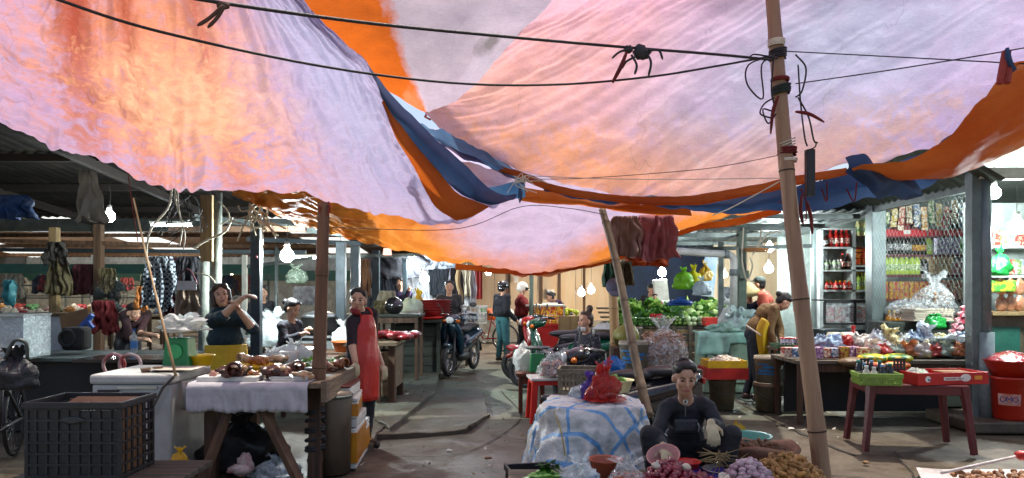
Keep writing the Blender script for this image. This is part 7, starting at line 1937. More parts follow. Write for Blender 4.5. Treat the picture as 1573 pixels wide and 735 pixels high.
def sticks(t):
    b=mb();random.seed(3)
    for i in range(230):
        a,q=U(0,6.28),U(.4,1)**.6
        p=Vector((.225*q*math.cos(a),.20*q*math.sin(a),U(.03,.38)))
        d=Vector((U(-1,1),U(-1,1),U(-.6,.6))).normalized()*U(.03,.07)
        b.tube([p-d,p+Vector((U(-.01,.01),0,U(-.01,.01))),p+d],U(.005,.011),5)
    o=b.build('dried_sticks',mat('dried_bark','#8a5c44',.7,c2='#c0a088',s=30,rnd=.1),t);o['kind']='stuff'
bag('clear_bag','tall clear bag stuffed with brown dried sticks',(XA(1021,8.0),8.05,ZA(566,8)),(.27,.24,.44),M_film,seed=60,inner=sticks,neck=.5,jit=.14)
mb().box((XA(1025,8),8.1,ZA(566,8)/2),(.7,.5,ZA(566,8)-.004)).build('wooden_box',M_deskw,label='wooden box under the bag of dried sticks',cat='box',bev=.008)
# wide brown basket left of the slim poles
wbk=mb().lathe([(.001,0),(.28,0),(.4,.1),(.48,.26),(.49,.27),(.46,.26),(.38,.1),(.001,.03)],n=32).build('wide_basket',M_wicker,loc=(XA(940,11),11.2,.62),label='wide shallow wicker basket behind the pale bamboo post',cat='basket',smooth=True)
mb().box((XA(940,11),11.2,.31),(.6,.5,.616)).build('wooden_box',M_timber,label='wooden box under the wide wicker basket',cat='box')
bag('plastic_bag','white bag lying in the wide wicker basket',(XA(930,11),11.1,.70),(.2,.16,.25),M_film_w,seed=61,tail=False)
bag('plastic_bag','clear bag in the wide wicker basket beside the slim pole',(XA(958,11),11.1,.72),(.16,.14,.16),M_film_m,seed=62,tail=False)
mb().ell((0,0,.13),(.16,.16,.15),14,10,jit=.15).build('melon',mat('yellow_green_melon','#8a8a3a',.5,c2='#6a6a28',s=8),loc=(XA(964,8.9),9.0,ZA(533,9)),label='yellow green gourd behind the blue printed bucket',cat='gourd',smooth=True)
mb().box((XA(964,9),9.0,ZA(533,9)/2),(.4,.4,ZA(533,9)-.004)).build('wooden_box',M_timber,label='wooden box under the yellow green gourd',cat='box')
# ================================================================ vegetable stall
vx0,vx1=XA(930,13.2),XA(1128,13.2)
vs=thing('vegetable_stall','slatted wooden vegetable stall heaped with greens','stall',((vx0+vx1)/2,13.6,0))
for i in range(6):mb().box(((vx0+vx1)/2,12.9,.2+.105*i),(vx1-vx0,.03,.085)).build('slat',M_timber_l if i%2 else M_deskw,vs,w=True,bev=.004)
n_=9
for i in range(n_):mb().box((vx0+(vx1-vx0)*i/(n_-1),12.87,.42),(.06,.04,.84)).build('upright',M_deskw,vs,w=True)
for i in range(5):mb().box(((vx0+vx1)/2,13.05+.3*i,.80+.075*i),(vx1-vx0+.06,.28,.03)).build('plank',M_deskw,vs,w=True)
random.seed(23)
def leafbunch():
    b=mb()
    for i in range(26):
        a=U(0,6.28);e=U(.1,1.1)
        d=Vector((math.cos(a)*math.cos(e),math.sin(a)*math.cos(e),math.sin(e)))
        L_=U(.06,.13);s=d.cross(Vector((0,0,1))).normalized()*U(.02,.045)
        p0=d*.02;p1=d*L_*.6+Vector((0,0,.015));p2=d*L_-Vector((0,0,.01))
        b.add([p0,p1+s,p2,p1-s],[(0,1,2,3)])
    return b
M_lf=[mat('leaf_green_%d'%i,c1,.5,c2=c2,s=14,transl=.3,rnd=.25)for i,(c1,c2)in enumerate((('#3f7a24','#6ea03a'),('#2a5c20','#447a2c'),('#7fae44','#a8c468')))]
lfm=[proto_mesh(leafbunch,'leaf_bunch',M_lf[i%3])for i in range(6)]
def vpos(n,pxa,pxb,ya,yb,dz=0):
    out=[]
    for i in range(n):
        y=U(ya,yb);px=U(pxa,pxb)
        out.append(Vector((XA(px,y),y,.84+(y-13)*.26+dz+U(0,.07))))
    return out
def vscatter(name,label,cat,group,meshes,pts,scl,flat=False):
    scatter(name,label,cat,group,meshes,pts,scl)
    if flat:
        pass
scatter('leaf_bunch','bunch of leafy greens on the vegetable stall','greens','leafy bunches on the vegetable stall',lfm,vpos(170,940,1126,13.0,14.3),(1.0,1.7))
rad=[proto_mesh(lambda:mb().lathe([(.001,-.13),(.02,-.11),(.04,-.02),(.045,.08),(.035,.12),(.001,.125)],n=12),'radish',mat('white_radish','#d5dcc0',.45,c2='#b5cc90',s=6,rnd=.1))]
random.seed(24)
def lay(name,label,cat,group,me,pts,rot=(R(90),0)):
    for p in pts:
        o=bpy.data.objects.new(name,me);col.objects.link(o);o.location=p
        o.rotation_euler=(rot[0]+U(-.1,.1),rot[1],U(-.25,.25));s=U(.85,1.15);o.scale=(s,s,s)
        tag(o,label,cat,group)
lay('white_radish','white radish laid end on in the vegetable stall','radish','white radishes on the stall',rad[0],[Vector((XA(1058+9*(i%7),12.95),12.98+.03*(i%2),.87+.08*(i//7)))for i in range(14)])
cuc=proto_mesh(lambda:mb().lathe([(.001,-.1),(.018,-.095),(.026,-.03),(.026,.05),(.016,.095),(.001,.1)],n=10),'cucumber',mat('cucumber_green','#3c6e28',.4,c2='#6a9a48',s=10,rnd=.25))
lay('cucumber','dark green cucumber at the front of the stall','cucumber','cucumbers at the stall front',cuc,[Vector((XA(972+4.3*(i%12),12.95),12.97,.85+.05*(i//12)))for i in range(36)])
gpr=proto_mesh(lambda:mb().lathe([(.001,-.1),(.018,-.095),(.03,-.03),(.026,.05),(.016,.095),(.001,.1)],n=10),'marrow',mat('light_marrow','#8cb050',.4,c2='#a8c870',s=10,rnd=.2))
lay('pale_marrow','light green marrow beside the white radishes','marrow','light green marrows',gpr,[Vector((XA(1024+4.5*(i%8),12.95),13.0,.86+.05*(i//8)))for i in range(24)],(R(78),R(12)))
tom=proto_mesh(lambda:mb().ell((0,0,0),(.032,.032,.028),10,7),'tomato',mat('tomato_red','#b81c14',.3,rnd=.2,coat=.3))
lay('tomato','red tomato in the small pile on the stall','tomato','tomatoes on the stall',tom,[Vector((XA(1001+3.6*(i%5),12.93),12.95,.86+.05*(i//5)))for i in range(20)])
cbg=proto_mesh(lambda:mb().ell((0,0,0),(.09,.09,.08),14,10,jit=.25),'cabbage',mat('pale_cabbage','#b8cc88',.5,c2='#8fb05c',s=9,bump=.6,rnd=.15))
lay('cabbage','pale cabbage head on the vegetable stall','cabbage','pale cabbages on the stall',cbg,vpos(12,1060,1112,13.3,14.0,.03))
mb().ell((0,0,.09),(.1,.1,.1),14,10,jit=.1).build('green_pumpkin',mat('dark_pumpkin','#2c4a24',.5),loc=(XA(1046,12.95),13.0,.86),label='round dark green pumpkin at the stall front',cat='pumpkin',smooth=True)
tray('red_tray','bright red tray at the right end of the vegetable stall',(XA(1104,12.6),12.75,.84),.42,.26,.14,M_brightred)
# hanging bags above the stall
for i,(px,py,D,c_,rad_,lab)in enumerate(((1050,445,12.4,'#7ab82a',(.17,.12,.3),'light green plastic bag hanging over the stall'),(1066,445,12.5,'#c9c41e',(.16,.12,.32),'yellow green plastic bag hanging over the stall'),(1083,432,12.7,'#b8962a',(.12,.1,.26),'mustard plastic bag hanging over the stall'),(1078,454,12.3,'#b8c4cc',(.16,.12,.24),'whitish plastic bag hanging below the mustard one'),(1046,470,12.9,'#1c4a9a',(.22,.12,.12),'blue plastic sheet bundle behind the hanging bags'))):
    bag('hanging_bag',lab,W(px,py,D),rad_,mat('hang_film_%d'%i,c_,.3,transl=.35,bump=.8,bs=20),seed=70+i,neck=.3)
wdev=thing('white_scale','white hanging scale with a curved chute in the dark recess','scale',W(1020,468,15))
mb().box(W(1015,448,15),(.3,.12,.5),ry=R(-6)).build('column',M_white_paint,wdev,w=True,bev=.03);mb().box(W(1026,466,14.9),(.55,.2,.1)).build('foot',M_white_paint,wdev,w=True,bev=.03)
# teal white cabinet with cloth
tcb=thing('pale_cabinet','pale green cabinet draped with a mint cloth','cabinet',(XA(1118,10.6),10.7,0))
mb().box((XA(1116,10.6),10.75,.42),(.72,.5,.84)).build('carcass',mat('pale_green_paint','#8fa894',.5,c2='#75907c',dirt=.35),tcb,w=True,bev=.01)
mb().box((XA(1100,10.6),10.48,.45),(.32,.02,.62)).build('door',mat('pale_green_paint','#8fa894',.5),tcb,w=True,bev=.006);mb().box((XA(1133,10.6),10.48,.45),(.32,.02,.62)).build('door',mat('pale_green_paint','#8fa894',.5),tcb,w=True,bev=.006)
rows=[]
for i in range(14):
    v=i/13
    rows.append([Vector((XA(1072+78*q/24,10.6)-.06*v*(q<6),10.95-.5*min(1,v/.5)-.03*math.sin(q*.9)*max(0,v-.5),.855-max(0,v-.5)*(.62 if q<14 else .3)+.012*noise.noise(Vector((q*.5,v*4,0)))))for q in range(25)])
mb().grid(rows).build('mint_cloth',cloth('mint_cloth','#8fc4b4','#a8d2c4',bump=.5),label='mint green cloth hanging over the pale cabinet',cat='cloth',smooth=True,solid=.004)
for i,(px,D,c_,lab)in enumerate(((1112,10.6,'#a8cfc0','mint plastic bags piled on the pale cabinet'),(1128,10.9,'#c8d4d0','white plastic bags piled behind the mint ones'),(1140,10.7,'#b8d0cc','pale bags beside the stooping trader'))):
    bag('plastic_bag',lab,(XA(px,D),D,.86),(.17,.12,.13+.06*i),mat('pile_film_%d'%i,c_,.35,transl=.3,bump=.8,bs=18),seed=80+i,tail=i>0,neck=.9,jit=.8)
bag('plastic_bag','tall white bag behind the pale cabinet',(XA(1123,11.4),11.4,.8),(.2,.14,.42),M_film_w,seed=84)
tgc=table('stall_table','dark table behind the pale cabinet',(XA(1125,11.5),11.5,0),1.1,.5,.8,M_timber,M_timber)
# clothes hung on the slim pole, net, cap
garment('greyish brown raincoat hanging from the slim leaning pole',962,332,6.9,.28,.38,cloth('grey_brown_coat','#b08c80','#8a6c62',transl=.3),cat='raincoat',seed=101,flare=.1,folds=3)
garment('dusty rose raincoat hanging beside the brown one',1008,331,6.95,.36,.42,cloth('maroon_coat','#c07a7c','#a05c60',transl=.35),cat='raincoat',seed=102,flare=.2,folds=3)
garment('orange netting slung under the dusty rose raincoat',990,390,9.4,.55,.16,mat('orange_net','#d8641c',.6,c2='#a8440e',s=40,transl=.4),cat='netting',seed=103,flare=.05,folds=6)
garment('dark green cloth hanging at the top of the pale bamboo post',936,402,9.1,.14,.32,cloth('dark_green_cloth','#2c5a44','#1c3e2e'),cat='cloth',seed=104)
garment('olive cloth hanging beside the pale bamboo post',962,402,9.3,.18,.3,M_khaki,cat='cloth',seed=105)
cp=thing('cap','grey blue cap hung on the pale bamboo post','cap',W(943,444,8.95))
mb().ell((0,0,.03),(.1,.085,.1),14,10).build('crown',cloth('grey_blue_cap','#5a6078','#454a60'),cp,smooth=True);mb().ell((.02,-.07,-.05),(.09,.06,.02),14,6,M=Matrix.Rotation(R(50),3,'X')).build('peak',cloth('grey_blue_cap','#5a6078'),cp,smooth=True)
random.seed(41)
wl=thing('cable_bundle','coils of cable hung on the green grey stall post','cable',W(1150,385,10.9))
kb=mb()
for i in range(5):kb.torus(W(1160+U(-6,6),384+U(-4,4),10.85),U(.12,.2),.007,'z',24,5)
kb.build('coil',mat('orange_cable','#b07a4a',.6),wl,w=True)
kb=mb()
for q in ([(1170,352),(1166,375),(1156,392)],[(1142,350),(1140,400),(1146,430)],[(1152,395),(1156,410),(1150,430)],[(1166,375),(1180,360),(1200,356)]):kb.tube(cr([W(x,y,10.85)for x,y in q],12),.012,6)
kb.build('cable',M_cable_w,wl,w=True)
bxm=mb().box(W(1142,422,10.9),(.14,.1,.12)).build('meter_box',mat('green_grey_steel','#56665a',.55),label='small grey switch box on the stall post',cat='switch box',bev=.006)
mb().box(W(1118,455,12.2),(.3,.02,.3)).build('poster',mat('poster_print','#b8bcc0',.6,c2='#6a7078',s=12,lo=.45,hi=.55),label='grey printed poster hung below the white pipe',cat='poster')
mb().box(W(1228,460,12.9),(.2,.05,.42)).build('red_sign',mat('cart_red','#b8201c',.35),label='red upright board behind the leaning bamboo pole',cat='board')
mb().box(W(1090,420,14.2),(.24,.03,.9),ry=R(6)).build('roller_board',mat('pale_board','#a9b0ac',.6,c2='#6d8aa8',s=2,dirt=.2),label='pale board leaning in the corner of the stall',cat='board')
# ================================================================ grocery shop goods
def pack_mat(name,c1,c2,s=24):return mat(name,c1,.4,c2=c2,s=s,lo=.47,hi=.53,bump=.2)
M_shelf=mat('white_shelf','#c3cac6',.45,dirt=.2)
ws1=thing('shelf_unit','white metal shelf unit at the back of the shop','shelf',(XA(1303,12.8),12.9,0))
sx0,sx1=XA(1262,12.7),XA(1346,12.7)
xm=XA(1312,12.7)
for x in (sx0,xm,sx1):mb().box((x,12.9,1.25),(.06,.4,2.5)).build('side',M_shelf,ws1,w=True)
SHY=(352,381,416,447)
for py in SHY+(470,):mb().box(((sx0+sx1)/2,12.9,ZA(py,12.7)),(sx1-sx0-.06,.4,.03)).build('shelf',M_shelf,ws1,w=True)
mb().box(((sx0+sx1)/2,13.12,1.25),(sx1-sx0,.02,2.5)).build('back_panel',M_shelf,ws1,w=True)
ws2=thing('shelf_unit','tall shelf unit with maroon shelves behind the wire mesh','shelf',(XA(1424,11),11.2,0))
qx0,qx1=XA(1354,11),XA(1486,11)
for x in (qx0,qx1):mb().box((x,11.2,1.3),(.05,.4,2.6)).build('side',M_steel,ws2,w=True)
for py in (364,393,424,462,486):mb().box(((qx0+qx1)/2,11.2,ZA(py,11)),(qx1-qx0-.05,.4,.035)).build('shelf',mat('maroon_shelf','#5a1a1c',.5),ws2,w=True)
for px0,px1 in ((1360,1425),(1426,1484)):
    mb().box((XA((px0+px1)/2,10.95),10.96,ZA(358,10.95)),((px1-px0)/FOC*10.95-.02,.02,.1)).build('shelf_banner',mat('banner_red','#b81820',.4,c2='#c8323a',s=3),ws2,w=True)
mb().box((XA(1393,10.95),10.945,ZA(357,10.95)),(.1,.006,.06)).build('banner_mark',mat('paper','#d8d6cc',.8),ws2,w=True)
def row(make,label,group,pxs,z,D):
    p=make()
    p['label']=label;p['group']=group
    for i,px in enumerate(pxs):
        if i==0:p.location=(XA(px,D),D,z)
        else:dup(p,(XA(px,D),D+U(-.02,.02),z),U(-.3,.3))
def B(h,r,mb_,mc_,ml_=None,nm='drink_bottle'):return lambda:bottle(nm,'x',(0,0,0),h,r,mb_,mc_,ml_,n=10)
M_redliq=mat('red_sauce','#a01810',.25,coat=.3);M_brliq=mat('dark_soy','#2a120a',.2,coat=.3);M_cola=mat('cola_dark',(.016,.009,.007),.15,coat=.4)
M_lime=mat('lime_drink','#9ab83a',.2,c2='#b8cc5c',coat=.3);M_oil=mat('golden_oil','#c98a1c',.15,c2='#b07010',coat=.4)
M_wcap=mat('white_cap','#d8d8d4',.4);M_rcap=mat('red_cap','#c0201c',.4);M_ycap=mat('yellow_cap','#d8b01c',.4);M_gcap=mat('green_cap','#2a8a3c',.4);M_bcap=mat('black_cap','#16181a',.4)
M_lblw=pack_mat('label_white','#d0d0c8','#3a3f48',40);M_lbly=pack_mat('label_yellow','#d8b01c','#8a3a14',40);M_lblr=pack_mat('label_red','#b81c1c','#d8d0c0',40);M_lblg=pack_mat('label_green','#5a9a2c','#d8d8b0',40)
random.seed(51)
zs=lambda py,D=12.7:ZA(py,D)+.017
def rng(a,b,n):return [a+(b-a)*i/(n-1)for i in range(n)]
row(B(.30,.06,M_redliq,M_rcap,M_lblr),'red sauce bottle on the upper white shelf','red sauce bottles',rng(1276,1300,4),zs(381),12.75)
row(B(.22,.045,M_brliq,M_bcap,M_lblw),'small dark sauce jar on the upper white shelf','small dark sauce jars',rng(1268,1280,2),zs(381),12.72)
row(B(.17,.05,mat('grey_green_jar','#8a9a7a',.3),M_wcap,M_lblw),'grey green jar on the middle white shelf','grey green jars',rng(1269,1288,4),zs(416),12.74)
row(B(.28,.05,M_brliq,M_rcap,M_lblr),'brown sauce bottle on the middle white shelf','brown sauce bottles',rng(1294,1303,2),zs(416),12.74)
row(B(.16,.05,M_redliq,M_ycap,M_lblr),'squat red jar on the lower white shelf','squat red jars',rng(1270,1304,6),zs(447),12.74)
row(B(.30,.05,mat('pale_juice','#c9c48a',.2),M_gcap,M_lblg),'pale drink bottle at the top of the white shelves','pale drink bottles',rng(1318,1341,5),zs(364),12.74)
for px in rng(1319,1341,4):
    for k in range(3):
        mb().box((0,0,.055),(.13,.1,.1)).build('noodle_packet',pack_mat('noodle_print','#d88a2c','#c03018',22),loc=(XA(px,12.72),12.75,zs(409)+.108*k),bev=.01,label='orange noodle packet stacked on the white shelf',cat='packet',group='orange noodle packets')
mb().box(((sx1+xm)/2,12.9,zs(409)-.017),(sx1-xm-.06,.4,.03)).build('shelf',M_shelf,ws1,w=True)
row(B(.30,.05,M_lime,M_ycap,M_lblg),'lime drink bottle on the lower white shelf','lime bottles on the white shelf',rng(1318,1342,5),zs(447),12.74)
D2=11.05
z2=lambda py:ZA(py,11)+.02
row(B(.31,.05,M_cola,M_rcap,M_lblw),'cola bottle with pale label on the maroon shelf','cola bottles',rng(1366,1396,5),z2(393),D2)
row(B(.28,.048,M_cola,M_ycap,M_lbly),'dark bottle with yellow cap on the maroon shelf','yellow capped dark bottles',rng(1406,1418,3),z2(393),D2)
row(B(.30,.05,M_lime,M_ycap,M_lblg),'tall lime bottle at the end of the yellow capped ones','tall lime bottle',[1427],z2(393),D2)
row(B(.31,.052,M_lime,M_wcap,M_lblg),'lime drink bottle on the lower maroon shelf','lime bottles on the maroon shelf',rng(1361,1409,7),z2(424),D2)
row(B(.26,.045,M_cola,M_ycap,M_lblw),'small dark bottle beside the lime drinks','small dark bottles',rng(1415,1422,2),z2(424),D2)
def packs(label,group,pxs,py,D,sz,m,layers=1,name='carton_pack',cat='carton'):
    for k in range(layers):
        for px in pxs:
            mb().box((0,0,sz[2]/2),sz).build(name,m,loc=(XA(px,D),D,ZA(py,11)+.02+k*(sz[2]+.004)),rz=U(-.06,.06),bev=.006,label=label,cat=cat,group=group)
packs('lilac milk carton pack on the maroon shelf','lilac milk cartons',rng(1443,1466,3),393,11.05,(.11,.1,.13),pack_mat('lilac_print','#8a6aa8','#d0c8d8'),2)
packs('green milk carton pack on the maroon shelf','green milk cartons',rng(1475,1483,2),393,11.05,(.075,.1,.14),pack_mat('green_print','#4f9a2c','#d8dcc8'),2)
packs('white box of wafers under the lime shelf','white wafer boxes',rng(1466,1482,2),424,11.05,(.14,.1,.09),pack_mat('wafer_print','#d0c8cc','#b04a5c'),2)
packs('brown snack pouch on the maroon shelf','brown snack pouches',rng(1430,1458,4),424,11.05,(.085,.08,.15),pack_mat('pouch_print','#a87848','#d0b890'),2,'snack_pouch','pouch')
packs('yellow spice sachet row below the lime drinks','yellow spice sachets',rng(1360,1422,9),462,11.05,(.06,.06,.13),pack_mat('sachet_print','#c8a83c','#a83c2c'),2,'spice_sachet','sachet')
packs('red spice sachet row below the pouches','red spice sachets',rng(1432,1482,7),462,11.05,(.07,.06,.14),pack_mat('sachet_print2','#b8483c','#d8c8a8'),2,'spice_sachet','sachet')
row(B(.36,.055,M_oil,M_ycap,M_lbly),'golden cooking oil bottle at the foot of the shelves','golden cooking oil bottles',rng(1366,1440,11),ZA(516,10.3),10.3)
mb().box((XA(1410,10.3),10.35,ZA(516,10.3)/2),(1.1,.4,ZA(516,10.3)-.004)).build('wooden_crate',M_timber,label='long wooden crate under the cooking oil bottles',cat='crate',bev=.008)
random.seed(61)
# top of the shelf: dark tins and red bag
for i,(px,c_,lab)in enumerate(((1380,'#8a2a2a','dull red bundle on top of the maroon shelves'),(1400,'#7a3a34','brick red bundle on top of the maroon shelves'),(1470,'#2a2424','dark bundle on top of the maroon shelves'),(1464,'#9a2226','red bag on top of the maroon shelves'))):
    lumps('top_bundle',mat('top_%d'%i,c_,.5),4,(XA(px,11.1),11.15,ZA(352,11)+(.1 if i>2 else 0)),(.12,.1,.1),.1,label=lab,cat='bundle')
# hanging strings of sachets and dried goods
SC=['#4f8a3a','#c8a83c','#b8483c','#8a6a4a','#5a7aa8','#c88a3c'];SN=['green','yellow','red','brown','blue','orange']
for i in range(11):
    px=1362+11.5*i
    stp=thing('sachet_strip',SN[i%6]+' sachet strip hanging over the maroon shelves, '+('nearer the white shelves' if i<6 else 'nearer the grey posts'),'sachets',(XA(px,10.85),10.85,ZA(306+5*(i%3),10.85)),group='hanging sachet strips')
    for q in range(4):mb().box((U(-.008,.008),U(-.02,.02),-.06-.088*q),(.085,.012,.082),ry=U(-.12,.12),rx=U(-.2,.2)).build('sachet',pack_mat('strip_%d'%(i%6),SC[i%6],'#d8d0b8',30),stp)
bag('clear_bag','big clear bag of dark dried mushrooms on the shop counter',(XA(1443,9.4),9.5,ZA(486,9.4)),(.27,.2,.42),M_film,seed=90,inner=fill(90,(.2,.15,.28),.035,mat('dark_mushroom','#4a3424',.6,c2='#8a6a4a',s=20)),neck=.5)
bag('clear_bag','clear bag of grey dried goods beside the mushrooms',(XA(1395,9.6),9.6,ZA(490,9.5)),(.24,.18,.26),M_film,seed=91,inner=fill(70,(.18,.13,.16),.03,mat('grey_dried','#6a5a4c',.6,c2='#a8947c',s=20)),tail=False)
for k in range(7):mb().box((XA(1428,9.2),9.25,ZA(492,9.2)+.022*k),(.5+U(-.03,.03),.3,.018),rz=U(-.05,.05)).build('rice_paper_stack',mat('rice_paper','#b8ad98',.7,rnd=.15),label='stack layer of pale rice paper on the shop counter',cat='rice paper',group='stacked rice paper')
mb().box((XA(1420,9.4),9.45,ZA(492,9.3)/2-.01),(1.15,.5,ZA(492,9.3)-.03)).build('shop_counter',M_counter,label='dark counter behind the goods table',cat='counter',bev=.01)
bag('snack_bag','green snack bag leaning on the shop counter',(XA(1440,8.9),8.95,ZA(506,8.9)),(.13,.07,.18),mat('green_foil','#1f8a3a',.25,bump=.5,bs=18),seed=92,tail=False,neck=1.2,jit=.25)
for i in range(6):
    mb().box((XA(1458+6*i,8.8-.02*i),8.75,ZA(520-9*i,8.8)+.0),(.12,.05,.1),ry=R(-20)).build('pink_packet',pack_mat('pink_print','#c04a5c','#e0b8b8'),label='pink packet in the hanging strip beside the grey post',cat='packet',group='pink packet strip',bev=.01)
# glass showcase with pale boxes
dc=thing('glass_showcase','dark framed glass showcase with pale boxes','showcase',(XA(1303,10.9),11,0))
dx0,dx1=XA(1268,10.8),XA(1340,10.8)
mb().box(((dx0+dx1)/2,11.05,.44),(dx1-dx0,.45,.88)).build('base',M_slate,dc,w=True,bev=.01)
zt0,zt1=ZA(498,10.8),ZA(464,10.8)
for x in (dx0,(dx0*.35+dx1*.65),dx1):mb().box((x,10.83,(zt0+zt1)/2),(.03,.03,zt1-zt0)).build('frame_post',M_dark,dc,w=True)
for z in (zt0,zt1):mb().box(((dx0+dx1)/2,10.83,z),(dx1-dx0,.03,.03)).build('frame_rail',M_dark,dc,w=True)
mb().box(((dx0+dx1)/2,11.05,zt1+.02),(dx1-dx0+.02,.47,.02)).build('top',M_dark,dc,w=True)
mb().box(((dx0+dx1)/2,10.835,(zt0+zt1)/2),(dx1-dx0-.02,.006,zt1-zt0-.02)).build('pane',mat('thin_glass','#dfe6e6',.08,var=.02,alpha=.08,bump=0),dc,w=True)
for i,px in enumerate(rng(1276,1332,6)):
    mb().box((0,0,.12),(.1,.1,.23)).build('pale_box',pack_mat('pale_box_print','#cfc4b4','#b8605a',16),loc=(XA(px,10.98),11.02,zt0+.02),label='pale printed box inside the glass showcase',cat='box',group='pale boxes in the showcase',bev=.005)
# goods table along the front of the shop
gx0,gx1=XA(1206,8.4),XA(1486,8.4)
gtb=table('goods_table','long low table heaped with bagged goods before the shop',((gx0+gx1)/2,8.45,0),gx1-gx0,.8,.70,M_deskw,M_timber,planks=4)
mb().box(((gx0+gx1)/2,8.7,.35),(gx1-gx0-.2,.04,.62)).build('back_board',M_dark,gtb,w=True)
crt=thing('metal_cabinet','scuffed steel cabinet on castors beside the stacked buckets','cabinet',(XA(1236,9.4),9.5,0))
mb().box((XA(1236,9.4),9.55,.40),(.5,.45,.62)).build('carcass',mat('scuffed_steel','#565c5a',.4,metal=.6,dirt=.45),crt,w=True,bev=.01)
mb().box((XA(1224,9.4),9.31,.42),(.2,.02,.5)).build('door',mat('scuffed_steel','#565c5a',.4),crt,w=True,bev=.01);mb().box((XA(1250,9.4),9.31,.42),(.2,.02,.5)).build('door',mat('scuffed_steel','#565c5a',.4),crt,w=True,bev=.01)
for sx in (-1,1):mb().torus((XA(1236,9.4)+.2*sx,9.36,.05),.035,.015,'x',14,6).build('caster',M_black_rubber,crt,w=True)
mb().box((XA(1222,9.2),9.25,.735),(.56,.42,.03)).build('worktop',M_timber,crt,w=True)
random.seed(71)
tray('green_tray','dark green tray of small jars by the stooping trader',(XA(1217,9.1),9.15,.752),.4,.3,.05,mat('dark_green_plastic','#2c4a2a',.5))
jar=lambda:bottle('small_jar','x',(0,0,0),.11,.03,mat('jar_glass','#a8a4b0',.3,rnd=.3),M_rcap,M_lblw,n=10,neck=.8)
row(jar,'small jar in the dark green tray','small jars by the stooping trader',rng(1202,1232,6),.768,9.08)
row(jar,'small jar in the back of the dark green tray','small jars at the back of the green tray',rng(1202,1232,6),.768,9.2)
tray('red_tray','deep red tray of bagged sweets on the goods table',(XA(1290,8.6),8.55,.702),.9,.5,.10,M_redpl)
goods=[(1262,8.45,'#8aa0b8',.12,'bluish bag in the deep red tray'),(1282,8.55,'#a8c4dc',.13,'light blue bag in the deep red tray'),(1300,8.5,'#b03028',.1,'red bag in the deep red tray'),(1322,8.5,'#b0a8a0',.14,'grey bag at the end of the red tray'),(1348,8.55,'#c8b8b4',.2,'wide clear bag of pink white goods on the table'),(1375,8.6,'#c4b4a8',.2,'wide clear bag of beige goods on the table'),
         (1398,8.4,'#d0c48c',.15,'bag of pale yellow balls on the goods table'),(1416,8.35,'#c8bc8c',.16,'bag of cream goods at the table edge'),(1438,8.5,'#b8bcc0',.2,'clear silver bag on the goods table'),(1462,8.4,'#a4a8ac',.18,'large grey clear bag near the grey posts'),(1480,8.45,'#b0b4b8',.15,'small grey clear bag beside the grey post')]
for i,(px,D,c_,r_,lab)in enumerate(goods):
    bag('goods_bag',lab,(XA(px,D),D,.705+(.09 if i<4 else 0)),(r_,r_*.8,.12+.3*r_),mat('goods_film_%d'%i,c_,.25,transl=.2,bump=.9,bs=26,coat=.3,var=.25,s=16),seed=110+i,tail=i>7,neck=1.1,jit=.55)
random.seed(303)
XC=['#c8b8b0','#b8bcc4','#c03a30','#d8c890','#a8b4a0','#d0d0cc','#c87a4a','#8a9ab0'];XN=['rose white','silver','red','cream','sage','white','orange','blue grey']
for i in range(16):
    px=1338+9.6*i;D=8.28+.32*(i%2)
    bag('goods_bag',XN[i%8]+' small bag on the goods table, '+('front row' if i%2==0 else 'back row')+(' nearer the white shelves' if i<8 else ' nearer the grey posts'),(XA(px,D),D,.71+(.1 if i%2 else .02)),(U(.09,.13),U(.07,.1),U(.12,.2)),mat('heap_film_%d'%(i%8),XC[i%8],.25,transl=.2,bump=.9,bs=26,coat=.3,var=.3,s=22),seed=210+i,tail=i%3==0,neck=.9,jit=.6)
for i in range(9):
    px=1214+14*i
    mb().box((0,0,.06),(U(.09,.14),.08,U(.1,.16)),rz=U(-.4,.4)).build('small_packet',pack_mat('smallp_%d'%(i%4),['#b8483c','#3a6a9a','#c8a83c','#8a4a8a'][i%4],['#d8c8b0','#d0d4d8','#8a3a24','#d8b8c8'][i%4],30),loc=(XA(px,8.15),8.15+U(0,.1),.715),label=['red','blue','yellow','violet'][i%4]+' small packet along the goods table edge, '+('by the stacked buckets','behind the leaning pole','by the maroon table')[i//3],cat='packet',bev=.008)
for i,(px,z,lab,cl)in enumerate(((1298,.83,'white roll standing at the back of the red tray','#c8c8b4'),(1283,.83,'cream roll standing at the back of the red tray','#b8b49a'))):
    mb().tube([(XA(px,8.75)-.08,8.75,z+.08),(XA(px,8.75)+.08,8.75,z+.08)],.06,14).build('paper_roll',mat('roll_%d'%i,cl,.6),label=lab,cat='roll',smooth=True)
bottle('sauce_bottle','red sauce bottle standing behind the deep red tray',(XA(1311,8.8),8.8,.705),.34,.06,M_redliq,M_rcap,M_lblr)
for i,(px,D,z,m,lab)in enumerate(((1340,8.0,.73,pack_mat('yellow_bagprint','#d8b81c','#3a7a24',12),'bright yellow snack packet on the table edge'),(1378,8.0,.73,pack_mat('yellow_bagprint','#d8b81c','#3a7a24',12),'yellow green snack packet next to the yellow balls'),(1336,7.95,.66,pack_mat('orange_bagprint','#d0481c','#e0a030',12),'orange noodle packet under the yellow one'),(1374,7.95,.66,pack_mat('orange_bagprint','#d0481c','#e0a030',12),'orange noodle packet under the yellow green one'),(1312,8.0,.69,mat('brown_bag','#6a5438',.4,bump=.6),'brown glossy packet at the end of the row'))):
    remesh('snack_packet',[('e','p',Vector((XA(px,D),D,z)),Matrix.Identity(3),(.17,.13,.055)),('e','p',Vector((XA(px,D),D,z)),Matrix.Identity(3),(.18,.10,.03))],.016,{'p':m},None,2)
    tag(list(bpy.data.objects)[-1]if False else col.objects[-1],lab,'packet')
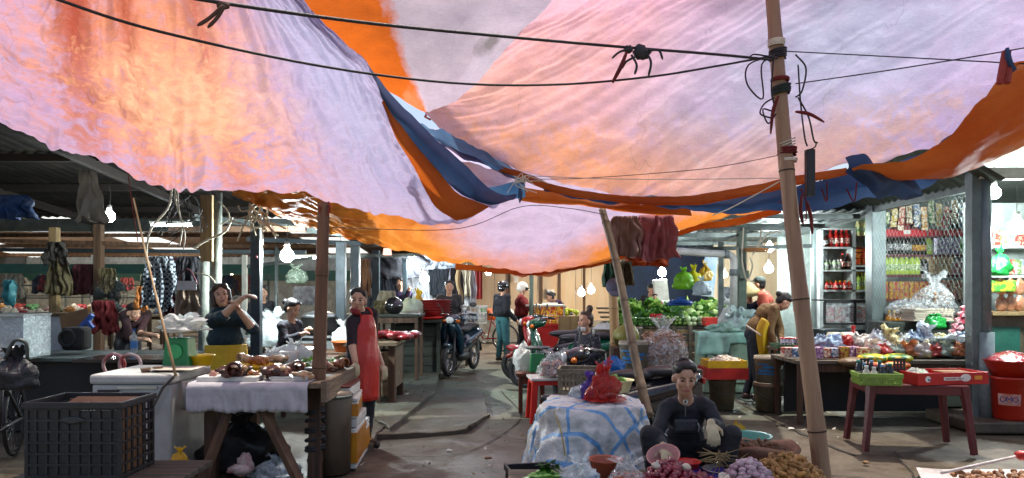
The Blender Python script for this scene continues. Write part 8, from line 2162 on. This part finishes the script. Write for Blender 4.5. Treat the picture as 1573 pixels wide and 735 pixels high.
# maroon plastic table with the basket of bottles and red tray
M_maroonpl=mat('maroon_plastic','#6a1e24',.4,c2='#531519',dirt=.25,s=4)
pt2=thing('plastic_table','maroon plastic table standing before the shop','table',(XA(1398,6.9),6.95,0),R(-9))
mb().box((0,0,.60),(.86,.56,.03)).build('top',M_maroonpl,pt2,bev=.01)
mb().box((0,-.265,.56),(.80,.02,.07)).box((0,.265,.56),(.80,.02,.07)).box((.415,0,.56),(.02,.5,.07)).box((-.415,0,.56),(.02,.5,.07)).build('skirt',M_maroonpl,pt2,bev=.004)
for sx in (-1,1):
    for sy in (-1,1):mb().tube([(.39*sx,.24*sy,.59),(.41*sx,.26*sy,.45),(.46*sx,.29*sy,0)],[.055,.04,.034],6).build('leg',M_maroonpl,pt2)
M_limepl=mat('lime_plastic','#7a9a3a',.45,dirt=.15)
gbx,gby=XA(1352,6.65),6.72
crate('green_basket','lime green plastic basket of bottles on the maroon table',(gbx,gby,.617),.36,.26,.11,M_limepl,rows=4,cols=14,t_=.007,rz=R(-9),cat='basket')
random.seed(77)
mdk=mat('dark_bottle','#1c1a20',.25,coat=.3);mwh=mat('white_bottle','#c4c0b0',.4)
spots=[(-.12,-.06,.16,mwh,M_wcap,'white'),(-.06,-.08,.15,mwh,M_wcap,'white'),(.02,-.07,.17,mdk,mat('sky_cap','#7aa0c0',.4),'dark, sky blue capped'),(.10,-.05,.18,mdk,mat('teal_cap','#3a8a7a',.4),'dark, teal capped'),(-.10,.02,.18,mdk,mat('sky_cap','#7aa0c0',.4),'dark, sky blue capped'),(-.03,.03,.2,mdk,mat('sky_cap','#7aa0c0',.4),'dark, sky blue capped'),(.05,.04,.2,mdk,mat('teal_cap','#3a8a7a',.4),'dark, teal capped'),(.12,.04,.17,mdk,M_wcap,'dark, white capped'),(-.14,.05,.2,mdk,mat('teal_cap','#3a8a7a',.4),'dark, teal capped')]
for i,(x,y,h_,m1,m2,ds)in enumerate(spots):bottle('small_bottle',ds+' small bottle, '+['front corner','front row second','front row third','front row end','middle row','centre','back row','back row end','back corner'][i]+' of the green basket',(gbx+x,gby+y,.632),h_,.03,m1,m2,M_lblw if m1 is mdk else None,n=12,neck=.5)
for i,(px,lab)in enumerate(((1333,'black flat lattice rack behind the green basket'),(1384,'black flat lattice rack between basket and red tray'))):
    rk=thing('black_rack',lab,'rack',(XA(px,6.85),6.88,.617))
    for k in range(4):mb().box((-.045+.03*k,0,.11),(.012,.02,.22)).build('bar',M_black_pl,rk)
    for k in range(5):mb().box((0,0,.03+.045*k),(.11,.022,.012)).build('rail',M_black_pl,rk)
tx_,ty_=XA(1448,6.8),6.85
rtr=tray('red_tray','long red cardboard tray with printed front on the maroon table',(tx_,ty_,.617),.70,.34,.11,mat('tray_red','#c8201a',.4,c2='#b01812',s=3),rz=R(9))

def text(body,parent,loc,size,m,rot,name='lettering',ext=.0008):
    cu=bpy.data.curves.new(name,'FONT');cu.body=body;cu.size=size;cu.extrude=ext;cu.align_x='CENTER';cu.align_y='CENTER'
    tmp=bpy.data.objects.new(name,cu);col.objects.link(tmp)
    me=bpy.data.meshes.new_from_object(tmp.evaluated_get(bpy.context.evaluated_depsgraph_get()));bpy.data.objects.remove(tmp)
    o=bpy.data.objects.new(name,me);col.objects.link(o);me.materials.clear();me.materials.append(m);o.parent=parent;o.location=loc;o.rotation_euler=rot
    return o
M_wht=mat('white_ink','#d8d4cc',.6);M_violet=mat('violet_ink','#3a2468',.5)
mb().lathe([(.001,0),(.028,0),(.028,.002)],(-.26,-.1775,.055),20,M=Matrix.Rotation(R(90),3,'X')).build('badge',M_wht,rtr)
for k in range(3):mb().box((-.258+.011*k,-.1795,.047),(.008,.002,.016)).build('print_mark',M_violet,rtr)
mb().box((0.02,-.1775,.055),(.24,.002,.03)).build('print_band',M_wht,rtr)
for k in range(15):
    if k != 9:mb().box((-.08+.0125*k,-.1795,.055),(.008,.002,.015)).build('print_mark',mat('grey_ink','#9a7a78',.5),rtr)
mb().lathe([(.001,0),(.034,0),(.034,.002)],(.12,-.178,.062),14,sx=1.6,M=Matrix.Rotation(R(90),3,'X')).build('badge',M_wht,rtr)
mb().box((.25,-.1775,.06),(.08,.002,.035)).build('print_mark',mat('orange_ink','#d88a2c',.5),rtr)
bag('plastic_bag','crumpled white and green bag inside the long red tray',(tx_-.22,ty_-.02,.63),(.12,.09,.11),mat('white_green_film','#c8ccc4',.35,c2='#2f8a4a',s=7,lo=.5,hi=.6,transl=.25,bump=.8,bs=20),seed=130,jit=.6,tail=False)
mb().grid([[Vector((tx_-.02+.09*i,ty_-.08+.09*q,.72+.02*noise.noise(Vector((i,q,7)))))for i in range(4)]for q in range(3)]).build('brown_paper',M_card,label='flattened brown paper in the long red tray',cat='paper',smooth=True,solid=.004)
# ---- right bay: counter, tub, shelves
rc=thing('green_counter','green panelled counter in the right bay of the shop','counter',(XA(1560,8.9),9,0))
rx0,rx1=XA(1512,8.9),XA(1700,8.9)
mb().box(((rx0+rx1)/2,9.05,.62),(rx1-rx0,.5,1.1)).build('carcass',mat('counter_brown','#6a5c48',.6),rc,w=True)
for i in range(4):mb().box((rx0+.19+.38*i,8.79,.82),(.33,.02,.42)).build('panel',mat('teal_green_panel','#2a6a58',.45,dirt=.2),rc,w=True,bev=.006)
mb().box(((rx0+rx1)/2,9.0,1.19),(rx1-rx0+.06,.62,.04)).build('top',M_timber_l,rc,w=True)
mb().box(((rx0+rx1)/2,8.78,.05),(rx1-rx0,.03,.1)).build('plinth',M_dark,rc,w=True)
plat=mb().box((XA(1640,7.6),8.0,.055),(2.0,.9,.12)).build('shop_step',M_ground,label='concrete step in front of the green counter',cat='step',bev=.02)
ob=thing('detergent_tub','large red tub with violet and white lettering by the grey posts','tub',(XA(1557,7.7),7.75,.117))
r_=.185
mb().lathe([(.001,0),(r_*.82,0),(r_*.86,.02),(r_,.42),(r_*1.05,.425),(r_*1.05,.45),(r_*.95,.45),(r_*.8,.03),(.001,.03)],n=30).build('tub',mat('tub_red','#c8301a',.35,c2='#b02412',s=3),ob,smooth=True)
b=mb().grid([[((r_*(.86+.14*z/.42)+.003)*math.sin(a),-(r_*(.86+.14*z/.42)+.003)*math.cos(a),z)for a in np.linspace(-1.25,-.05,12)]for z in (.16,.28)])
b.build('label_patch',mat('tub_patch','#c87a6a',.45,c2='#d8a898',s=8),ob,smooth=True)
for i,ch in enumerate('OMO'):
    a=-.96+.31*i
    text(ch,ob,((r_*.945+.006)*math.sin(a),-(r_*.945+.006)*math.cos(a),.22),.085,M_violet,(R(82),0,a))
    text(ch,ob,((r_*.945+.004)*math.sin(a),-(r_*.945+.004)*math.cos(a),.22),.098,M_wht,(R(82),0,a))
rbn=thing('red_basin','red plastic basin wrapped in clear film on the red tub','basin',(XA(1557,7.7),7.75,.57))
mb().lathe([(.001,0),(.17,0),(.25,.16),(.26,.17),(.24,.17),(.15,.02),(.001,.02)],n=30).build('bowl',mat('tub_red','#c8301a',.35),rbn,smooth=True)
mb().grid(patch([[Vector((.25*math.cos(a)*q,.25*math.sin(a)*q,.17+.09*(1-q*q)+.02*noise.noise(Vector((a*2,q*3,0)))))for a in np.linspace(0,2*PI,15)]for q in (.02,.4,.75,1.0)],40,14)).build('film',mat('red_film','#b8383a',.2,c2='#d8c8c8',s=14,lo=.55,hi=.7,bump=.9,bs=22,coat=.4),rbn,smooth=True)
# shelves above the counter
rs=thing('shelf_unit','wall shelves of snacks in the right bay','shelf',(XA(1560,9.3),9.4,1.2))
for py in (380,425):mb().box((XA(1600,9.3),9.4,ZA(py,9.3)),(1.5,.35,.03)).build('shelf',M_shelf,rs,w=True)
mb().box((XA(1600,9.3),9.6,1.9),(1.6,.03,1.4)).build('back_panel',mat('shop_wall','#98a39d',.8),rs,w=True)
random.seed(81)
for i in range(12):
    px=1522+(i%6)*11;k=i//6
    mb().box((0,0,.1),(.085,.07,.19)).build('snack_box',pack_mat('snackbox_%d'%(i%4),['#c8b89a','#b8483c','#d0ccc0','#8a9aa8'][i%4],['#a83c3c','#d8c0a0','#6a8a4a','#d0d0d0'][i%4],20),loc=(XA(px,9.3),9.35,ZA((380,425)[k],9.3)+.02),bev=.006,label=['beige','red','white','grey blue'][i%4]+' snack box on the '+('upper' if k==0 else 'lower')+' right bay shelf, '+'place %s from the posts'%['first','second','third','fourth','fifth','sixth'][i%6],cat='box')
for i in range(6):
    remesh('brown_pouch',[('e','p',Vector((XA(1540+14*(i%3),8.9),8.92,1.30+.2*(i//3))),Matrix.Identity(3),(.075,.05,.10)),('c','p',Vector((XA(1540+14*(i%3),8.9),8.92,1.3+.2*(i//3))),Vector((XA(1540+14*(i%3),8.9),8.92,1.39+.2*(i//3))),.05,.03)],.012,{'p':mat('brown_pouch','#9a5a3a',.3,c2='#c89878',s=12,coat=.4)},None,2)
    tag(col.objects[-1],'glossy brown food pouch on the green counter, %s row %s'%(('lower','upper')[i//3],('near the posts','middle','outer')[i%3]),'pouch')
bag('plastic_bag','green plastic bag hanging in the right bay',(XA(1540,8.7),8.75,ZA(424,8.7)),(.13,.1,.26),mat('green_film','#2aa04a',.3,transl=.3,bump=.8,bs=20),seed=140,neck=.3)
mb().box((XA(1538,8.75),8.8,ZA(440,8.75)),(.36,.12,.14)).build('yellow_packets',pack_mat('yellow_row','#c8c03a','#4a9a3a',14),label='row of yellow green packets below the green bag',cat='packets',bev=.02)
# small litter on the floor
random.seed(91)
for i,(px,py,lab)in enumerate(((1215,660,'white crumpled scrap on the floor joint'),(750,705,'small pale scrap on the lane floor'),(690,694,'brown scrap on the lane floor'),(1330,712,'pale scrap near the maroon table'),(1462,648,'small dark scrap behind the maroon table'),(708,585,'white scrap beside the slab edge'))):
    p=G(px,py);mb().ell((p.x,p.y,.008),(.035,.025,.012),8,6,jit=.7).build('litter_scrap',mat('paper','#d8d6cc',.8)if i%2==0 else M_card,label=lab,cat='litter',smooth=True)
